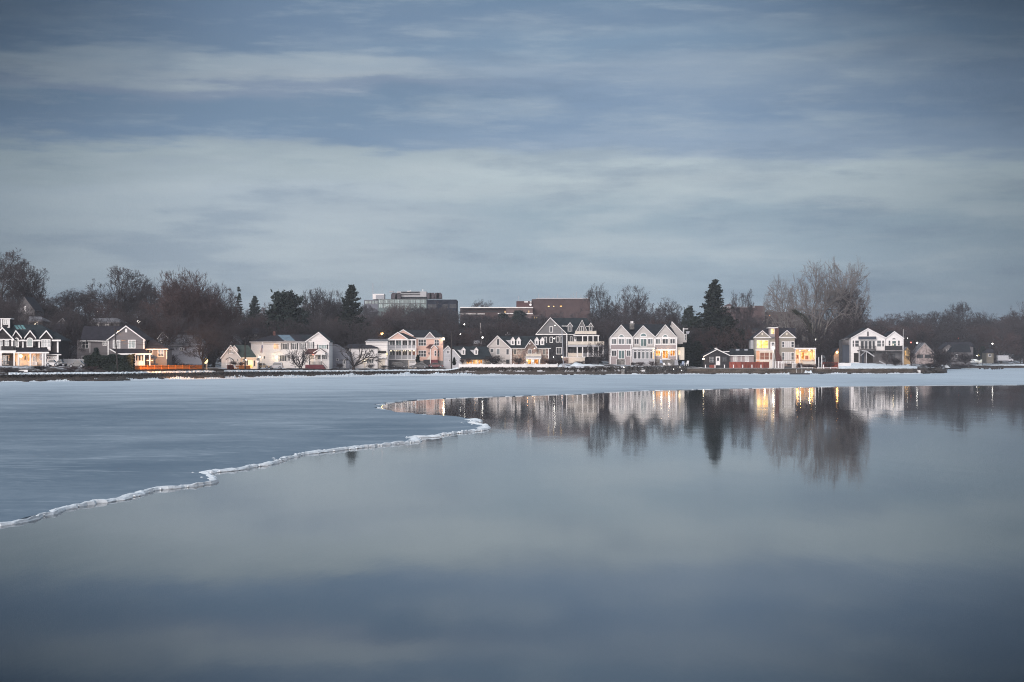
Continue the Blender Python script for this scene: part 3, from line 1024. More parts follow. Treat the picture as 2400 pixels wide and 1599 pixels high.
    def rail(s, x0, y0, x1, y1, m, yo=0.0, nb=None, posts=2, solid=False, name='railing'):
        u0, w0, u1, w1 = s.rect(x0, y0, x1, y1, yo)
        b = MB()
        b.box((u0, yo - .05, w1 - .09), (u1, yo + .05, w1)).box((u0, yo - .03, w0 + .05), (u1, yo + .03, w0 + .13))
        nb = nb or max(3, int((u1 - u0) / .26))
        for i in range(nb + 1):
            x = u0 + (u1 - u0) * i / nb
            b.box((x - .045, yo - .02, w0 + .13), (x + .045, yo + .02, w1 - .09))
        if solid:
            b.box((u0, yo + .025, w0 + .13), (u1, yo + .045, w1 - .09))
        for i in range(posts):
            x = u0 + (u1 - u0) * i / max(1, posts - 1)
            b.box((x - .09, yo - .09, w0), (x + .09, yo + .09, w1 + .08))
        return b.build(name, m, s.root)

    def post(s, x, y0, y1, m, yo=0.0, w=.2, name='post'):
        a, c = s.L(x, y0, yo), s.L(x, y1, yo)
        z0, z1 = min(a[2], c[2]), max(a[2], c[2])
        return MB().box((a[0] - w / 2, yo - w / 2, z0), (a[0] + w / 2, yo + w / 2, z1)).build(name, m, s.root)

    def dormer(s, x0, x1, ye, xp, yp, yb, wall, roof, yo, dep, trim=None, cols=1, rows=2, g=None, wx0=.2, wy0=.12, arch=0):
        """A dormer is a part; its roof, boards and window are its sub-parts."""
        d = s.poly('dormer', [(x0, yb), (x0, ye), (xp, yp + 2), (x1, ye), (x1, yb)], wall, yo, dep)
        e, sl = (x1 - x0) * .14, (ye - yp) / ((x1 - x0) / 2)
        up = .13 / s.k
        b = MB()
        for A in ((x0 - e, ye + e * sl), (x1 + e, ye + e * sl)):
            q = [s.L(*p, yo) for p in (A, (xp, yp), (xp, yp - up), (A[0], A[1] - up))]
            b.prism([(a[0], a[2]) for a in q], yo - .2, yo + dep + .1)
        b.build('dormer_roof', roof, d)
        if trim is not None:
            tb = MB()
            for A in ((x0 - e, ye + e * sl), (x1 + e, ye + e * sl)):
                h = .14 / s.k
                q = [s.L(*p, yo) for p in ((A[0], A[1] + h), (xp, yp + h), (xp, yp - up * .6), (A[0], A[1] - up * .6))]
                tb.prism([(a[0], a[2]) for a in q], yo - .26, yo - .17)
            tb.build('rake_board', trim, d)
        W, H = x1 - x0, yb - ye
        f = s.win(x0 + W * wx0, ye + H * .02, x1 - W * wx0, yb - H * wy0, yo, cols, rows, g=g, parent=d, fw=.08, arch=arch)
        u0, w0, u1, w1 = s.rect(x0 + W * wx0, ye + H * .02, x1 - W * wx0, yb - H * wy0, yo)
        MB().box((u0 + .04, yo - .035, w0 + .04), (u1 - .04, yo - .012, w1 - .05 - (u1 - u0) * .25 * bool(arch))).build('pane', g or gl, d)
        return d

    def lamp(s, x, y, m, power, col, yo=-.4, r=.16, name='wall_lamp', spot=None):
        """A fixture with its bulb, and the light it gives."""
        p = s.L(x, y, yo)
        f = MB().box((p[0] - .07, yo + .02, p[2] + r * .8), (p[0] + .07, yo + .32, p[2] + r * 1.6)).build(name, darkmetal, s.root)
        MB().ball(p, r, 8, 6).build('bulb', m, f, True)
        light((p[0] + s.o[0], p[1] + s.o[1] - r - .12, p[2] + s.o[2]), power, col)

    def glow(s, x, y, power, col, yo, r=.3):
        p = s.L(x, y, yo)
        light((p[0] + s.o[0], p[1] + s.o[1], p[2] + s.o[2]), power, col, r)


def light(loc, power, col, r=.15):
    d = bpy.data.lights.new('lamp_light', 'POINT')
    d.energy = power
    d.color = col
    d.shadow_soft_size = r
    o = bpy.data.objects.new('lamp_light', d)
    COL.objects.link(o)
    o.location = loc


WARM, AMBER, SODIUM, COOL = (1, .72, .38), (1, .50, .16), (1, .42, .10), (1, .95, .88)

# ---- dark shingled house with the glowing porch, at the left edge
b = Bld('house', 'dark shingled house with white trimmed gables and a glowing porch at the far left', 'house', ZA, 382, 600, 1150)
b.box('wall', -160, 562, 1345, 1250, darkbrown, 0, 9)
b.hip((-200, 562), (1395, 562), (930, 205), (-120, 205), roofteal, -.45, 4.8, white)
for i in range(3):
    x = 316 + i * 78
    t0, t1 = (562 - 306) / 357 * 4.8 - .52, (562 - 214) / 357 * 4.8 - .52
    b.quad('skylight', [(x + 68, 306, t0), (x + 122, 306, t0), (x + 56, 214, t1), (x, 214, t1)], panelteal, .06)
b.gable(-150, 300, 520, 65, 275, 800, darkbrown, roofteal, white, -1.1, 5, 40, .4, .42)
b.box('frieze_board', -150, 536, 335, 556, white, -1.2, .1)
for x0, x1, xp, yp, yo in ((292, 492, 375, 345, -.5), (590, 815, 702, 345, -.5), (945, 1190, 1075, 345, -.6)):
    b.gable(x0, x1, 488, xp, yp, 700, darkbrown, roofteal, white, yo, 4, 24, .35, .38)
for x0, x1 in ((470, 580), (795, 925), (1190, 1395)):
    b.box('eave_board', x0, 552, x1, 582, white, -.62, .12)
b.win(330, 505, 438, 725, -.5, 1, 1, arch=.28, g=gl, fw=.16)
b.win(612, 502, 760, 725, -.5, 1, 1, arch=.3, g=glgreen, fw=.16)
b.win(952, 540, 1085, 725, -.6, 2, 2, g=glpale, fw=.12)
b.win(1085, 540, 1160, 725, -.6, 1, 2, g=glpale, fw=.12)
b.box('bay_panel', 1085, 726, 1160, 805, white, -.66, .3)
for x in (527, 905, 1328):
    b.post(x, 582, 735 if x < 1000 else 850, white, -.1, .30, 'corner_board')
b.win(-20, 565, 60, 700, -1.1, 2, 1)
b.win(110, 565, 210, 700, -1.1, 2, 2, g=glpale)
b.post(285, 556, 700, white, -1.15, .34, 'column')
b.rail(-10, 705, 350, 800, darkmetal, -2.5)
for x in (20, 350):
    b.post(x, 690, 860, white, -2.5, .16, 'rail_post')
b.box('porch_beam', -150, 800, 365, 862, white, -2.6, 2.4)
b.quad('porch_roof', [(360, 832, -2.8), (1120, 832, -2.8), (1085, 738, -.02), (372, 738, -.02)], roofplum, .12)
b.box('porch_fascia', 372, 834, 1125, 868, white, -2.85, .2)
b.box('porch_floor', -150, 1150, 1075, 1240, foundation, -2.8, 2.9)
for x in (25, 330, 430, 700, 985, 1045):
    b.post(x, 862, 1150, white, -2.6, .30, 'porch_column')
b.box('porch_wall', 372, 868, 960, 1150, cream, -.1, .12)
b.win(60, 905, 210, 1130, -.02, 2, 1, g=gl)
b.rail(40, 1045, 300, 1130, darkmetal, -2.6)
b.door(540, 890, 625, 1140, cream, -.12, cream, gl)
b.win(640, 900, 700, 1060, -.12, 1, 1, g=lit_o)
b.win(745, 885, 830, 1060, -.12, 2, 1, g=gl)
b.win(900, 880, 975, 1030, -.12, 1, 2, fr=white, g=glass('maroon_curtain_glass', (.12, .05, .07)))
b.box('bench', 735, 1060, 850, 1140, white, -1.6, .5)
b.lamp(478, 930, bulb_o, 190, (1, .42, .10), -1.3, .30, 'porch_lamp')
b.glow(700, 900, 45, (1, .42, .12), -1.8)
b.box('garage_wall', 1075, 905, 1345, 1250, darkbrown, -.5, .6)
b.quad('garage_roof', [(1065, 892, -1.0), (1405, 892, -1.0), (1345, 842, 0), (1075, 842, 0)], roofplum, .12)
b.box('garage_fascia', 1070, 888, 1405, 908, white, -1.08, .2)
b.box('garage_door', 1078, 930, 1302, 1160, white, -.6, .12)
for x0, x1 in ((1072, 1165), (1180, 1275)):
    b.win(x0, 938, x1, 995, -.6, 2, 1, arch=.4, name='garage_window', fw=.06)
b.post(1328, 908, 1160, white, -1.0, .3, 'garage_column')
b.box('cupola', 10, 75, 220, 290, darkbrown, 2.0, 2.4)
b.box('cupola_cap', -15, 60, 245, 80, white, 1.8, 2.8)
for x in (35, 212):
    b.post(x, 80, 275, white, 2.0, .26, 'cupola_post')
b.win(65, 88, 190, 208, 1.95, 2, 2, fw=.14)
b.box('cupola_sill', 60, 258, 225, 282, white, 1.9, .2)

# ---- grey gabled house behind the hedge
b = Bld('house', 'grey sided house with one wide front gable behind the tall hedge', 'house', ZB, 398, 1235, 1150)
b.gable(832, 1640, 540, 1235, 240, 1300, greysiding, roofplum, white, 0, 9, 42, .4, .26)
b.box('wall', 105, 572, 832, 1300, greysiding, 2.0, 7)
b.hip((175, 572), (840, 572), (1190, 242), (260, 242), roofplum, 1.5, 4.5, white, .22)
b.box('wall', 1640, 758, 2165, 1300, greysiding, 1.5, 6)
b.hip((1640, 762), (2200, 762), (1890, 560), (1600, 560), roofplum, 1.0, 3.5, white, .22)
for x in (822, 1640):
    b.post(x, 540, 905 if x < 1000 else 760, white, -.03, .26, 'corner_board')
b.post(400, 585, 850, white, 1.98, .12, 'corner_board')
b.post(2165, 770, 1000, white, 1.45, .12, 'corner_board')
b.win(212, 575, 375, 752, 2.0, 2, 2)
b.win(692, 575, 784, 695, 2.0, 1, 2)
b.win(212, 925, 300, 1040, 2.0, 1, 1)
b.win(926, 556, 1100, 754, 0, 2, 1, fw=.16)
b.win(1274, 556, 1450, 754, 0, 2, 1, g=glgreen, fw=.16)
b.box('gable_vent', 1208, 300, 1254, 384, white, -.08, .1)
b.quad('porch_roof', [(1045, 868, -2.8), (1800, 868, -2.8), (1640, 762, -.02), (850, 762, -.02)], roofplum, .12)
b.box('porch_fascia', 1050, 866, 1815, 900, white, -2.9, .2)
b.line('porch_rake', [(850, 765), (1055, 885)], .2, white, -2.0, .1)
for x in (1440, 1650, 1775):
    b.post(x, 900, 1150, white, -2.7, .26, 'porch_post')
for x0, x1 in ((1432, 1505), (1505, 1580), (1580, 1628)):
    b.win(x0, 905, x1, 1045, -1.9, 1, 1, g=gl, fw=.12)
b.box('porch_panel', 1415, 1046, 1628, 1150, white, -1.9, .15)
b.win(1705, 780, 1850, 935, 1.5, 2, 2)
b.win(1958, 780, 2105, 940, 1.5, 2, 2)
b.box('porch_gate', 1700, 1018, 1850, 1040, white, -2.2, .15)

# ---- cream cottage with steep green roof
b = Bld('cottage', 'small cream cottage with a steep green roof and lit side door', 'house', ZC, 442, 450, 790)
b.gable(148, 503, 612, 322, 388, 900, beige, roofgreen, white, 0, 5, 14, .3, .28)
b.gable(345, 440, 462, 385, 396, 520, beige, roofgreen, white, -.25, 2.5, 10, .2, .2)
b.box('wall', 505, 622, 800, 900, cream, .5, 5)
b.quad('side_roof', [(500, 618, 0.1), (808, 618, 0.1), (640, 385, 4), (330, 385, 4)], roofgreen, .15)
b.quad('side_roof', [(808, 618, 8), (500, 618, 8), (330, 385, 4.02), (640, 385, 4.02)], roofgreen, .15)
b.box('eave_board', 505, 612, 806, 632, cream, .02, .12)
b.win(284, 466, 370, 545, 0, 2, 1, sh=shutter, shw=.16, fr=white)
b.win(232, 628, 358, 748, 0, 2, 1, arch=.5, g=palegreydoor)
b.poly('arch_hood', [(225, 660), (250, 632), (295, 620), (340, 632), (365, 660), (355, 640), (295, 610), (235, 640)], shutter, -.3, .3)
b.box('shutter', 360, 652, 374, 745, shutter, -.06, .1)
b.win(438, 640, 456, 682, 0, 1, 1, fr=shutter)
b.win(542, 640, 562, 700, .5, 1, 1, fr=shutter)
b.door(636, 662, 732, 800, lit_y, .48, cream)
b.box('shutter', 610, 668, 632, 748, shutter, .4, .12)
b.box('shutter', 744, 670, 768, 770, shutter, .4, .12)
b.lamp(600, 655, bulb_w, 28, AMBER, -.4, .13)
b.glow(690, 700, 60, AMBER, -1.2)
b.glow(560, 740, 60, SODIUM, -12)

# ---- long white house with red porch
b = Bld('house', 'long white two storey house with a red brown porch roof and flagpole in front', 'house', ZC, 478, 1400, 825)
b.box('wall', 692, 322, 1705, 930, whitesiding, 0, 9)
b.hip((662, 322), (1720, 322), (1860, 190), (1112, 190), roofplum, -.45, 4.7, white, .18)
b.gable(1706, 2130, 316, 1938, 152, 930, whitesiding, roofteal, white, -1.0, 9, 18, .4, .24)
b.quad('solar_panel', [(1300, 303, -.05), (1505, 303, -.05), (1400, 197, 4.0), (1180, 197, 4.0)], panelblue, .05)
b.quad('solar_panel', [(1590, 270, 1.2), (1745, 270, 1.2), (1800, 205, 3.6), (1640, 205, 3.6)], roofteal, .05)
b.box('chimney', 1095, 128, 1142, 230, brickred, 3.6, 1.0)
S = shutter
b.win(1102, 352, 1206, 462, 0, 3, 1, g=glgreen)
b.win(1272, 350, 1362, 466, 0, 2, 1, sh=S)
b.win(1445, 350, 1536, 466, 0, 2, 1, sh=S)
b.win(1606, 350, 1690, 466, 0, 2, 1, sh=S)
b.win(1752, 326, 1834, 446, -1, 2, 1, sh=S)
b.win(1762, 278, 1824, 318, -1, 1, 1, arch=.9, g=palegreydoor)
b.win(1930, 376, 2090, 458, -1, 3, 1, sh=S, shw=.12, g=glgreen)
b.win(1214, 566, 1348, 686, 0, 4, 1, sh=S, shw=.08)
b.win(1374, 570, 1412, 678, 0, 1, 1)
b.win(1452, 565, 1500, 678, 0, 1, 1, g=dkopening)
b.win(1912, 566, 1978, 650, -1, 2, 1)
b.win(1994, 566, 2098, 650, -1, 3, 1)
b.win(922, 582, 952, 642, 0, 1, 1)
b.line('downspout', [(1232, 385), (1232, 500), (1130, 520), (1115, 545), (1115, 800)], .09, cream, -.08, .08)
b.gable(1850, 2052, 520, 1958, 458, 560, whitesiding, roofred, white, -3.4, 2.6, 12, .3, .16)
b.quad('porch_roof', [(1672, 545, -3.6), (1868, 545, -3.6), (1958, 452, -3.2), (1745, 452, -1.02)], roofred, .14)
b.box('porch_beam', 1695, 545, 2060, 562, white, -3.5, 2.4)
for x in (1752, 1862, 1985):
    b.post(x, 560, 748, white, -3.4, .18, 'porch_post')
b.door(1742, 590, 1778, 745, bluedoor, -1.02)
b.poly('porch_base', [(1690, 748), (2005, 748), (2060, 835), (1690, 835)], redstair, -3.7, 2.6)
b.poly('porch_base', [(1690, 835), (2060, 835), (2060, 900), (1690, 900)], redstair, -3.72, 2.62)
b.line('stair_rail', [(2000, 690), (2095, 800)], .07, darkmetal, -3.6, .06)
b.rail(1775, 690, 1995, 746, darkmetal, -3.55)
b.lamp(856, 605, bulb_w, 30, WARM, -.6, .17)
b.lamp(1160, 600, bulb_w, 90, WARM, -.7, .20)
b.lamp(1835, 560, bulb_r, 12, (1, .45, .3), -3.9, .12)
b.glow(1800, 650, 22, WARM, -2.2)

# ---- blue-grey shed-like house and low white house behind the spreading tree
b = Bld('outbuilding', 'blue grey low building with sloping roofline right of the long white house', 'house', ZL, 492, 600, 1225)
b.poly('wall', [(270, 1330), (270, 560), (350, 525), (440, 505), (870, 745), (900, 760), (900, 1330)], bluegrey, 0, 8)
b.line('roof_edge', [(268, 552), (350, 517), (440, 495), (880, 742)], .22, roofgrey, -.3, 8.6)
b.door(278, 935, 372, 1215, bluedoor, 0, foundation)
b.win(494, 925, 572, 995, 0, 1, 1)
b.door(696, 938, 795, 1215, white, 0, white, gl)

b = Bld('house', 'low white house with dark hipped roof behind the spreading bare tree', 'house', ZL, 504, 1450, 1220)
b.box('wall', 905, 590, 1762, 1330, whitesiding, 0, 7)
b.hip((700, 588), (1770, 588), (1490, 475), (900, 475), roofplum, -.5, 4)
b.box('wall', 1400, 392, 2068, 905, whitesiding, 2.4, 6)
b.box('wall', 1762, 905, 2068, 1330, whitesiding, 1.2, 4)
b.hip((1380, 392), (2085, 392), (2060, 322), (1490, 322), roofgrey, 2.0, 3.5, white, .12)
b.box('balcony_recess', 1770, 690, 2030, 775, dkopening, 2.35, .06)
b.rail(1772, 770, 2012, 885, white, .4)
b.box('balcony_floor', 1762, 886, 2030, 915, white, .3, 2.2)
b.box('garage_door', 1782, 945, 1988, 1212, cream, 1.12, .1)
b.win(1428, 930, 1645, 1072, 0, 3, 1, g=glpale)
b.win(1540, 640, 1640, 740, 0, 2, 2, g=gl)
b.box('shelf_board', 1380, 870, 1780, 895, dimwall, -.5, .6)
b.door(1335, 935, 1400, 1210, cream, 0, white)
b.win(1275, 945, 1320, 1080, 0, 1, 1, g=glass('amber_curtain_glass', (.5, .42, .25)))
b.lamp(2036, 785, bulb_y, 14, WARM, 1.6, .16)
b.lamp(1372, 965, bulb_w, 16, WARM, -.6, .12)

# ---- pink house with two-tier porch
b = Bld('house', 'pink two storey house with a double deck gabled porch', 'house', ZD, 520, 930, 1095)
b.box('wall', 930, 415, 1550, 938, pink, 0, 9)
b.box('foundation', 930, 938, 1552, 1200, foundation, -.05, 8)
b.box('wall', 296, 450, 930, 1200, mauve, .1, 8)
b.hip((925, 412), (1590, 410), (1372, 232), (640, 228), roofblack, -.4, 4.5, white, .22)
b.gable(330, 940, 410, 640, 228, 460, pink, roofblack, white, 1.0, 6, 6, .3, .24)
b.gable(286, 752, 447, 515, 287, 470, pink, roofblack, white, -2.6, 6, 16, .35, .28)
b.box('porch_frieze', 290, 437, 935, 468, white, -2.7, .4)
b.quad('porch_roof', [(755, 430, -2.75), (945, 430, -2.75), (640, 300, 0.9), (530, 300, .9)], roofblack, .12)
for y0, y1 in ((655, 690), (900, 925)):
    b.box('porch_floor', 292, y0, 936, y1, white, -2.75, 2.84)
for y0, y1, y2 in ((578, 655, 468), (808, 900, 690)):
    b.rail(305, y0, 930, y1, paleb, -2.6, posts=2, solid=True)
    for x in (305, 460, 606, 745, 836, 928):
        b.post(x, y2, y1, white, -2.6, .22, 'porch_column')
for x0, x1, g in ((318, 452, glpale), (470, 600, glgreen), (620, 738, gl), (760, 828, glpale), (846, 922, gl)):
    b.win(x0, 470, x1, 640, .1, 2, 1, g=g)
for x0, x1, g in ((322, 452, glpale), (470, 600, gl), (620, 738, gl), (760, 828, gl), (850, 922, brownblind)):
    b.win(x0, 705, x1, 880, .1, 2, 1, g=g)
sl = b.box('string_lights', 320, 700, 925, 704, darkmetal, -2.3, .04)
for x in (345, 372, 430, 487, 520, 565, 652, 690, 780, 800, 872, 900):
    MB().ball(b.L(x, 712, -2.3), .05, 6, 4).build('bulb', bulb_w, sl)
b.glow(880, 740, 12, (1, .45, .22), -1.2)
b.glow(620, 740, 4, AMBER, -1.2)
b.box('porch_base', 300, 925, 752, 1200, foundation, -2.5, .3)
b.box('garage_front', 752, 925, 942, 1200, cream, -2.45, 2.5)
g_ = b.box('garage_door', 768, 938, 930, 1096, white, -2.55, .1)
b.win(780, 952, 910, 982, -2.55, 5, 1, fw=.05, name='garage_window')
b.win(984, 445, 1168, 598, 0, 3, 2)
b.win(1354, 450, 1466, 592, 0, 2, 2)
b.win(984, 700, 1168, 852, 0, 3, 2)
b.win(1430, 700, 1468, 848, 0, 1, 2)
b.gable(1128, 1372, 418, 1250, 285, 430, mauve, roofblack, white, -.25, 4, 6, .3, .26)
b.gable(1270, 1424, 652, 1348, 568, 915, pink, roofred, white, -1.8, 1.8, 10, .3, .22)
b.quad('porch_roof', [(1160, 640, -2.2), (1265, 655, -2.2), (1345, 560, -1.9), (1245, 560, -.02)], roofred, .12)
b.win(1352, 705, 1402, 832, -1.8, 1, 2)
b.post(1262, 655, 1000, white, -2.1, .18, 'porch_post')
b.poly('oval_window', [(1231 + 16 * math.cos(a), 770 + 30 * math.sin(a)) for a in np.linspace(0, 2 * math.pi, 13)[:-1]], gl, -.07, .08)
b.poly('stair', [(1180, 910), (1255, 800), (1262, 800), (1262, 910)], cream, -1.7, .9)
b.box('stair_base', 1100, 915, 1262, 1090, darkmetal, -1.7, 1.6)
b.box('stair_base', 1266, 915, 1436, 1090, redstair, -1.9, 1.8)
b.lamp(1568, 436, bulb_w, 70, AMBER, -.3, .30, 'corner_lamp')

# ---- pale cottage with two dormers
b = Bld('cottage', 'pale grey cottage with two small white dormers on a dark sloping roof', 'house', ZD, 514, 1900, 1140)
b.gable(1562, 1748, 700, 1668, 600, 1250, paleb, roofblack, white, 1.2, 6, 8, .25, .16)
b.poly('wall', [(1764, 1250), (1764, 692), (1800, 692), (1985, 900), (1985, 1250)], paleb, 0, 6)
b.box('wall', 1985, 905, 2640, 1250, cream, 1.6, 4)
b.quad('roof', [(1965, 893, -.4), (2700, 893, -.4), (2560, 610, 3.6), (1752, 610, 3.6)], roofteal, .18)
b.quad('roof', [(2700, 893, 7.6), (1965, 893, 7.6), (1752, 610, 3.62), (2560, 610, 3.62)], roofteal, .18)
b.line('rake_board', [(1764, 690), (1800, 686), (1980, 896)], .18, white, -.1, .1)
for x0 in (1980, 2274):
    b.dormer(x0, x0 + 84, 690, x0 + 42, 640, 800, white, white, .55, 2.6, None, 1, 2, gl)
    b.poly('dormer_cheek', [(x0 - 104, 690), (x0, 690), (x0, 796)], paleb, .62, 2)
b.win(1640, 698, 1708, 782, 1.2, 2, 1)
b.win(1680, 912, 1712, 960, 1.2, 1, 1)
b.win(2090, 920, 2220, 1010, 1.6, 3, 1, fr=cream, g=lit_o)
b.win(2230, 915, 2345, 1010, 1.6, 2, 1, fr=cream, g=lit_c)
b.win(2365, 920, 2460, 1010, 1.6, 2, 1, fr=cream, g=lit_o)
for x in (2060, 2225, 2352, 2470):
    b.post(x, 900, 1060, white, .1, .14, 'porch_post')
b.glow(2290, 960, 40, AMBER, .6)
b.win(1850, 925, 1880, 955, 0, 1, 1)

# ---- beige and fieldstone house
b = Bld('house', 'beige gabled house with a fieldstone wing, four white dormers and glowing arches', 'house', ZE, 522, 1200, 1190)
b.gable(402, 1002, 792, 688, 498, 1330, beige, roofteal, white, 0, 9, 18, .4, .26)
b.box('wall', 1002, 798, 1948, 1330, housestone, .6, 7)
b.hip((1000, 795), (1998, 795), (1750, 505), (690, 505), roofteal, .2, 4.2, white, .16)
b.quad('eave_return', [(348, 812, -.6), (480, 812, -.6), (470, 780, 0), (400, 780, 0)], roofteal, .08)
b.post(1022, 802, 1188, white, -.05, .34, 'corner_board')
b.post(1940, 805, 1050, white, .55, .22, 'corner_board')
b.post(410, 815, 935, white, -.05, .22, 'corner_board')
b.line('belt_board', [(480, 780), (960, 782)], .1, mauve, -.04, .06)
b.win(668, 566, 742, 728, 0, 1, 1)
b.win(512, 808, 596, 905, 0, 1, 1)
b.win(660, 806, 750, 960, 0, 1, 1, g=glpale)
b.win(894, 808, 980, 968, 0, 1, 1, fw=.14)
b.win(900, 1075, 985, 1182, 0, 1, 1, fr=foundation)
for x0, xp in ((1014, 1084), (1158, 1230), (1600, 1664), (1736, 1804)):
    yo = .2 + 4.2 * (795 - 722) / 290
    b.dormer(x0, x0 + 100, 600, x0 + 55, 530, 722, white, white, yo, 2.0, None, 1, 3, gl, .24, .2, arch=.25)
b.poly('dormer_cheek', [(890, 600), (1014, 600), (1014, 720)], paleb, 1.5, 2)
b.gable(1372, 1652, 778, 1500, 592, 1000, housestone, roofteal, white, -.3, 5, 8, .35, .30)
b.win(1436, 815, 1532, 940, -.3, 2, 1, arch=.35)
b.win(1370, 800, 1420, 870, .6, 1, 1, arch=.5, fr=housestone)
b.poly('round_vent', [(1482 + 18 * math.cos(a), 690 + 18 * math.sin(a)) for a in np.linspace(0, 2 * math.pi, 13)[:-1]], white, -.36, .08)
for x0, x1, y1, c in ((1078, 1158, 958, 2), (1246, 1276, 882, 1), (1686, 1712, 900, 1), (1800, 1872, 962, 2)):
    b.win(x0, 818, x1, y1, .6, c, 1, fr=cream)
b.win(1126, 1085, 1152, 1165, .6, 1, 1, fr=housestone)
b.rail(1392, 935, 1752, 1000, cream, -2.6, solid=True, posts=3)
b.box('balcony_floor', 1378, 1000, 1768, 1030, paleb, -2.8, 3.4)
b.box('balcony_beam', 1384, 1030, 1760, 1070, white, -2.7, .5)
for x in (1392, 1530, 1572, 1720):
    b.post(x, 1068, 1190, white, -2.5, .34, 'arch_column')
b.box('porch_wall', 1395, 1070, 1720, 1190, cream, .42, .15)
b.box('lit_opening', 1440, 1085, 1508, 1182, lit_o, .36, .05)
b.box('lit_opening', 1600, 1078, 1682, 1176, lit_o, .36, .05)
b.lamp(1418, 1100, bulb_o, 80, AMBER, -1.6, .20, 'porch_lamp')
b.lamp(1550, 1110, bulb_w, 90, AMBER, -1.6, .22, 'porch_lamp')
b.lamp(1592, 800, bulb_p, 3, WARM, -.6, .06)

# ---- tall dark grey house with stacked balconies
b = Bld('house', 'tall dark grey house with a big front gable and stacked cream balconies', 'house', ZF, 545, 900, 1130)
b.gable(172, 928, 452, 520, 52, 1330, midgrey, roofteal, white, 0, 10, 14, .4, .26, lower=darkgrey, ysplit=462)
b.box('belt_board', 165, 450, 932, 472, white, -.45, .5)
b.post(925, 472, 1010, white, -.06, .26, 'corner_board')
b.box('wall', 930, 458, 1700, 1330, darkgrey, .8, 9)
b.hip((930, 456), (1640, 456), (1420, 58), (530, 58), roofteal, .4, 5.2, white, .16)
b.win(502, 262, 584, 412, 0, 1, 1, fw=.18)
for x0, x1, y0, y1, c in ((360, 438, 520, 668, 1), (502, 584, 518, 664, 1), (658, 742, 514, 656, 1), (756, 810, 514, 656, 1), (660, 804, 776, 948, 2)):
    b.win(x0, y0, x1, y1, .02, c, 1, fw=.14)
b.dormer(938, 1062, 250, 1004, 168, 395, midgrey, roofteal, 1.2, 3, white, 1, 1, gl, .26, .05)
b.box('dormer_ridge', 800, 248, 940, 262, white, 1.25, .3)
b.gable(1120, 1448, 440, 1300, 112, 470, midgrey, roofteal, white, .1, 5, 6, .35, .22)
b.win(1238, 264, 1332, 382, .1, 2, 1)
b.dormer(1458, 1562, 255, 1512, 175, 380, midgrey, roofteal, .9, 3, white, 1, 1, gl, .2, .05)
b.box('dormer_ridge', 1398, 255, 1460, 270, white, .95, .3)
b.rail(1140, 378, 1640, 458, cream, -2.3, solid=True, posts=3)
b.box('balcony_roof', 1090, 478, 1722, 502, white, -2.7, 3.6)
b.box('balcony_floor', 1140, 459, 1660, 477, roofblack, -2.5, 3.2)
for x, y0, y1 in ((1312, 502, 640), (1438, 502, 640), (1568, 502, 640), (1694, 502, 640), (1180, 762, 1010), (1312, 762, 1010), (1440, 762, 1010), (1570, 762, 1010), (1700, 762, 1010), (1815, 715, 1010)):
    b.post(x, y0, y1, white, -2.5, .28, 'balcony_column')
b.rail(962, 632, 1832, 715, cream, -2.6, solid=True, posts=5)
b.box('balcony_floor', 960, 716, 1836, 768, paleb, -2.7, 3.45)
b.win(1004, 514, 1062, 640, .8, 1, 1)
b.door(1098, 518, 1160, 640, white, .8, white, gl)
for x0, x1 in ((1180, 1290), (1335, 1425), (1450, 1560), (1580, 1685)):
    b.win(x0, 520, x1, 690, .8, 2, 1, fr=darkgrey)
for x0, x1 in ((1005, 1165), (1205, 1295), (1330, 1425), (1450, 1555), (1585, 1690)):
    b.win(x0, 775, x1, 960, .8, 2, 1, fr=dimwall)
b.rail(965, 915, 1305, 1008, cream, -2.5, posts=4, solid=True)
b.rail(1310, 915, 1820, 1008, paleb, -2.5, posts=3)
b.box('terrace_edge', 805, 1009, 1380, 1026, white, -2.8, 3.4)
b.box('terrace_wall', 966, 1027, 1365, 1240, cream, -2.7, .4)
b.box('stone_pier', 812, 1027, 964, 1240, housestone, -2.75, .5)
b.lamp(634, 236, bulb_p, 6, COOL, -.5, .09)
b.lamp(616, 560, bulb_p, 8, COOL, -.5, .12)
b.lamp(600, 1018, bulb_p, 8, COOL, -.4, .1)
b.lamp(812, 1014, bulb_w, 26, (1, .6, .4), -3.1, .12)
b.glow(1070, 1060, 22, (1, .62, .42), -4.0)

# ---- triple gabled house
b = Bld('house', 'pale house with three matching front gables and tall white windows', 'house', ZG, 535, 1000, 1180)
TG = dict(dep=9, e=18, over=.4, tw=.26)
b.gable(206, 742, 520, 468, 226, 1400, beige, roofblack, white, 0, lower=mauve, ysplit=700, **TG)
b.gable(758, 1276, 505, 994, 242, 1400, beige, roofblack, white, .3, lower=mauve, ysplit=750, dep=8, e=10, over=.35, tw=.26)
b.gable(1280, 1800, 520, 1524, 220, 1400, beige, roofblack, white, 0, lower=mauve, ysplit=700, **TG)
b.hip((205, 500), (1810, 500), (1620, 205), (470, 205), roofblack, 2.2, 5)
b.gable(1600, 1948, 420, 1682, 146, 680, beige, roofblack, white, 6.5, 8, 8, .35, .26, ye1=415)
b.win(1985, 445, 2032, 590, 6.3, 1, 2, g=glpale)
b.box('side_bay', 1950, 440, 2040, 640, beige, 6.4, 4)
b.box('chimney', 676, 192, 784, 330, greystone, 3.5, 1.4)
b.box('chimney_cap', 668, 184, 792, 198, foundation, 3.4, 1.6)
for x in (709, 746):
    b.box('chimney_pot', x - 13, 132, x + 13, 184, white, 3.8, .3)
for x0, x1 in ((206, 742), (1280, 1800)):
    b.box('belt_board', x0, 520, x1, 548, white, -.06, .1)
    b.box('belt_board', x0, 690, x1, 704, white, -.05, .1)
    b.box('belt_board', x0, 806, x1, 824, white, -.05, .1)
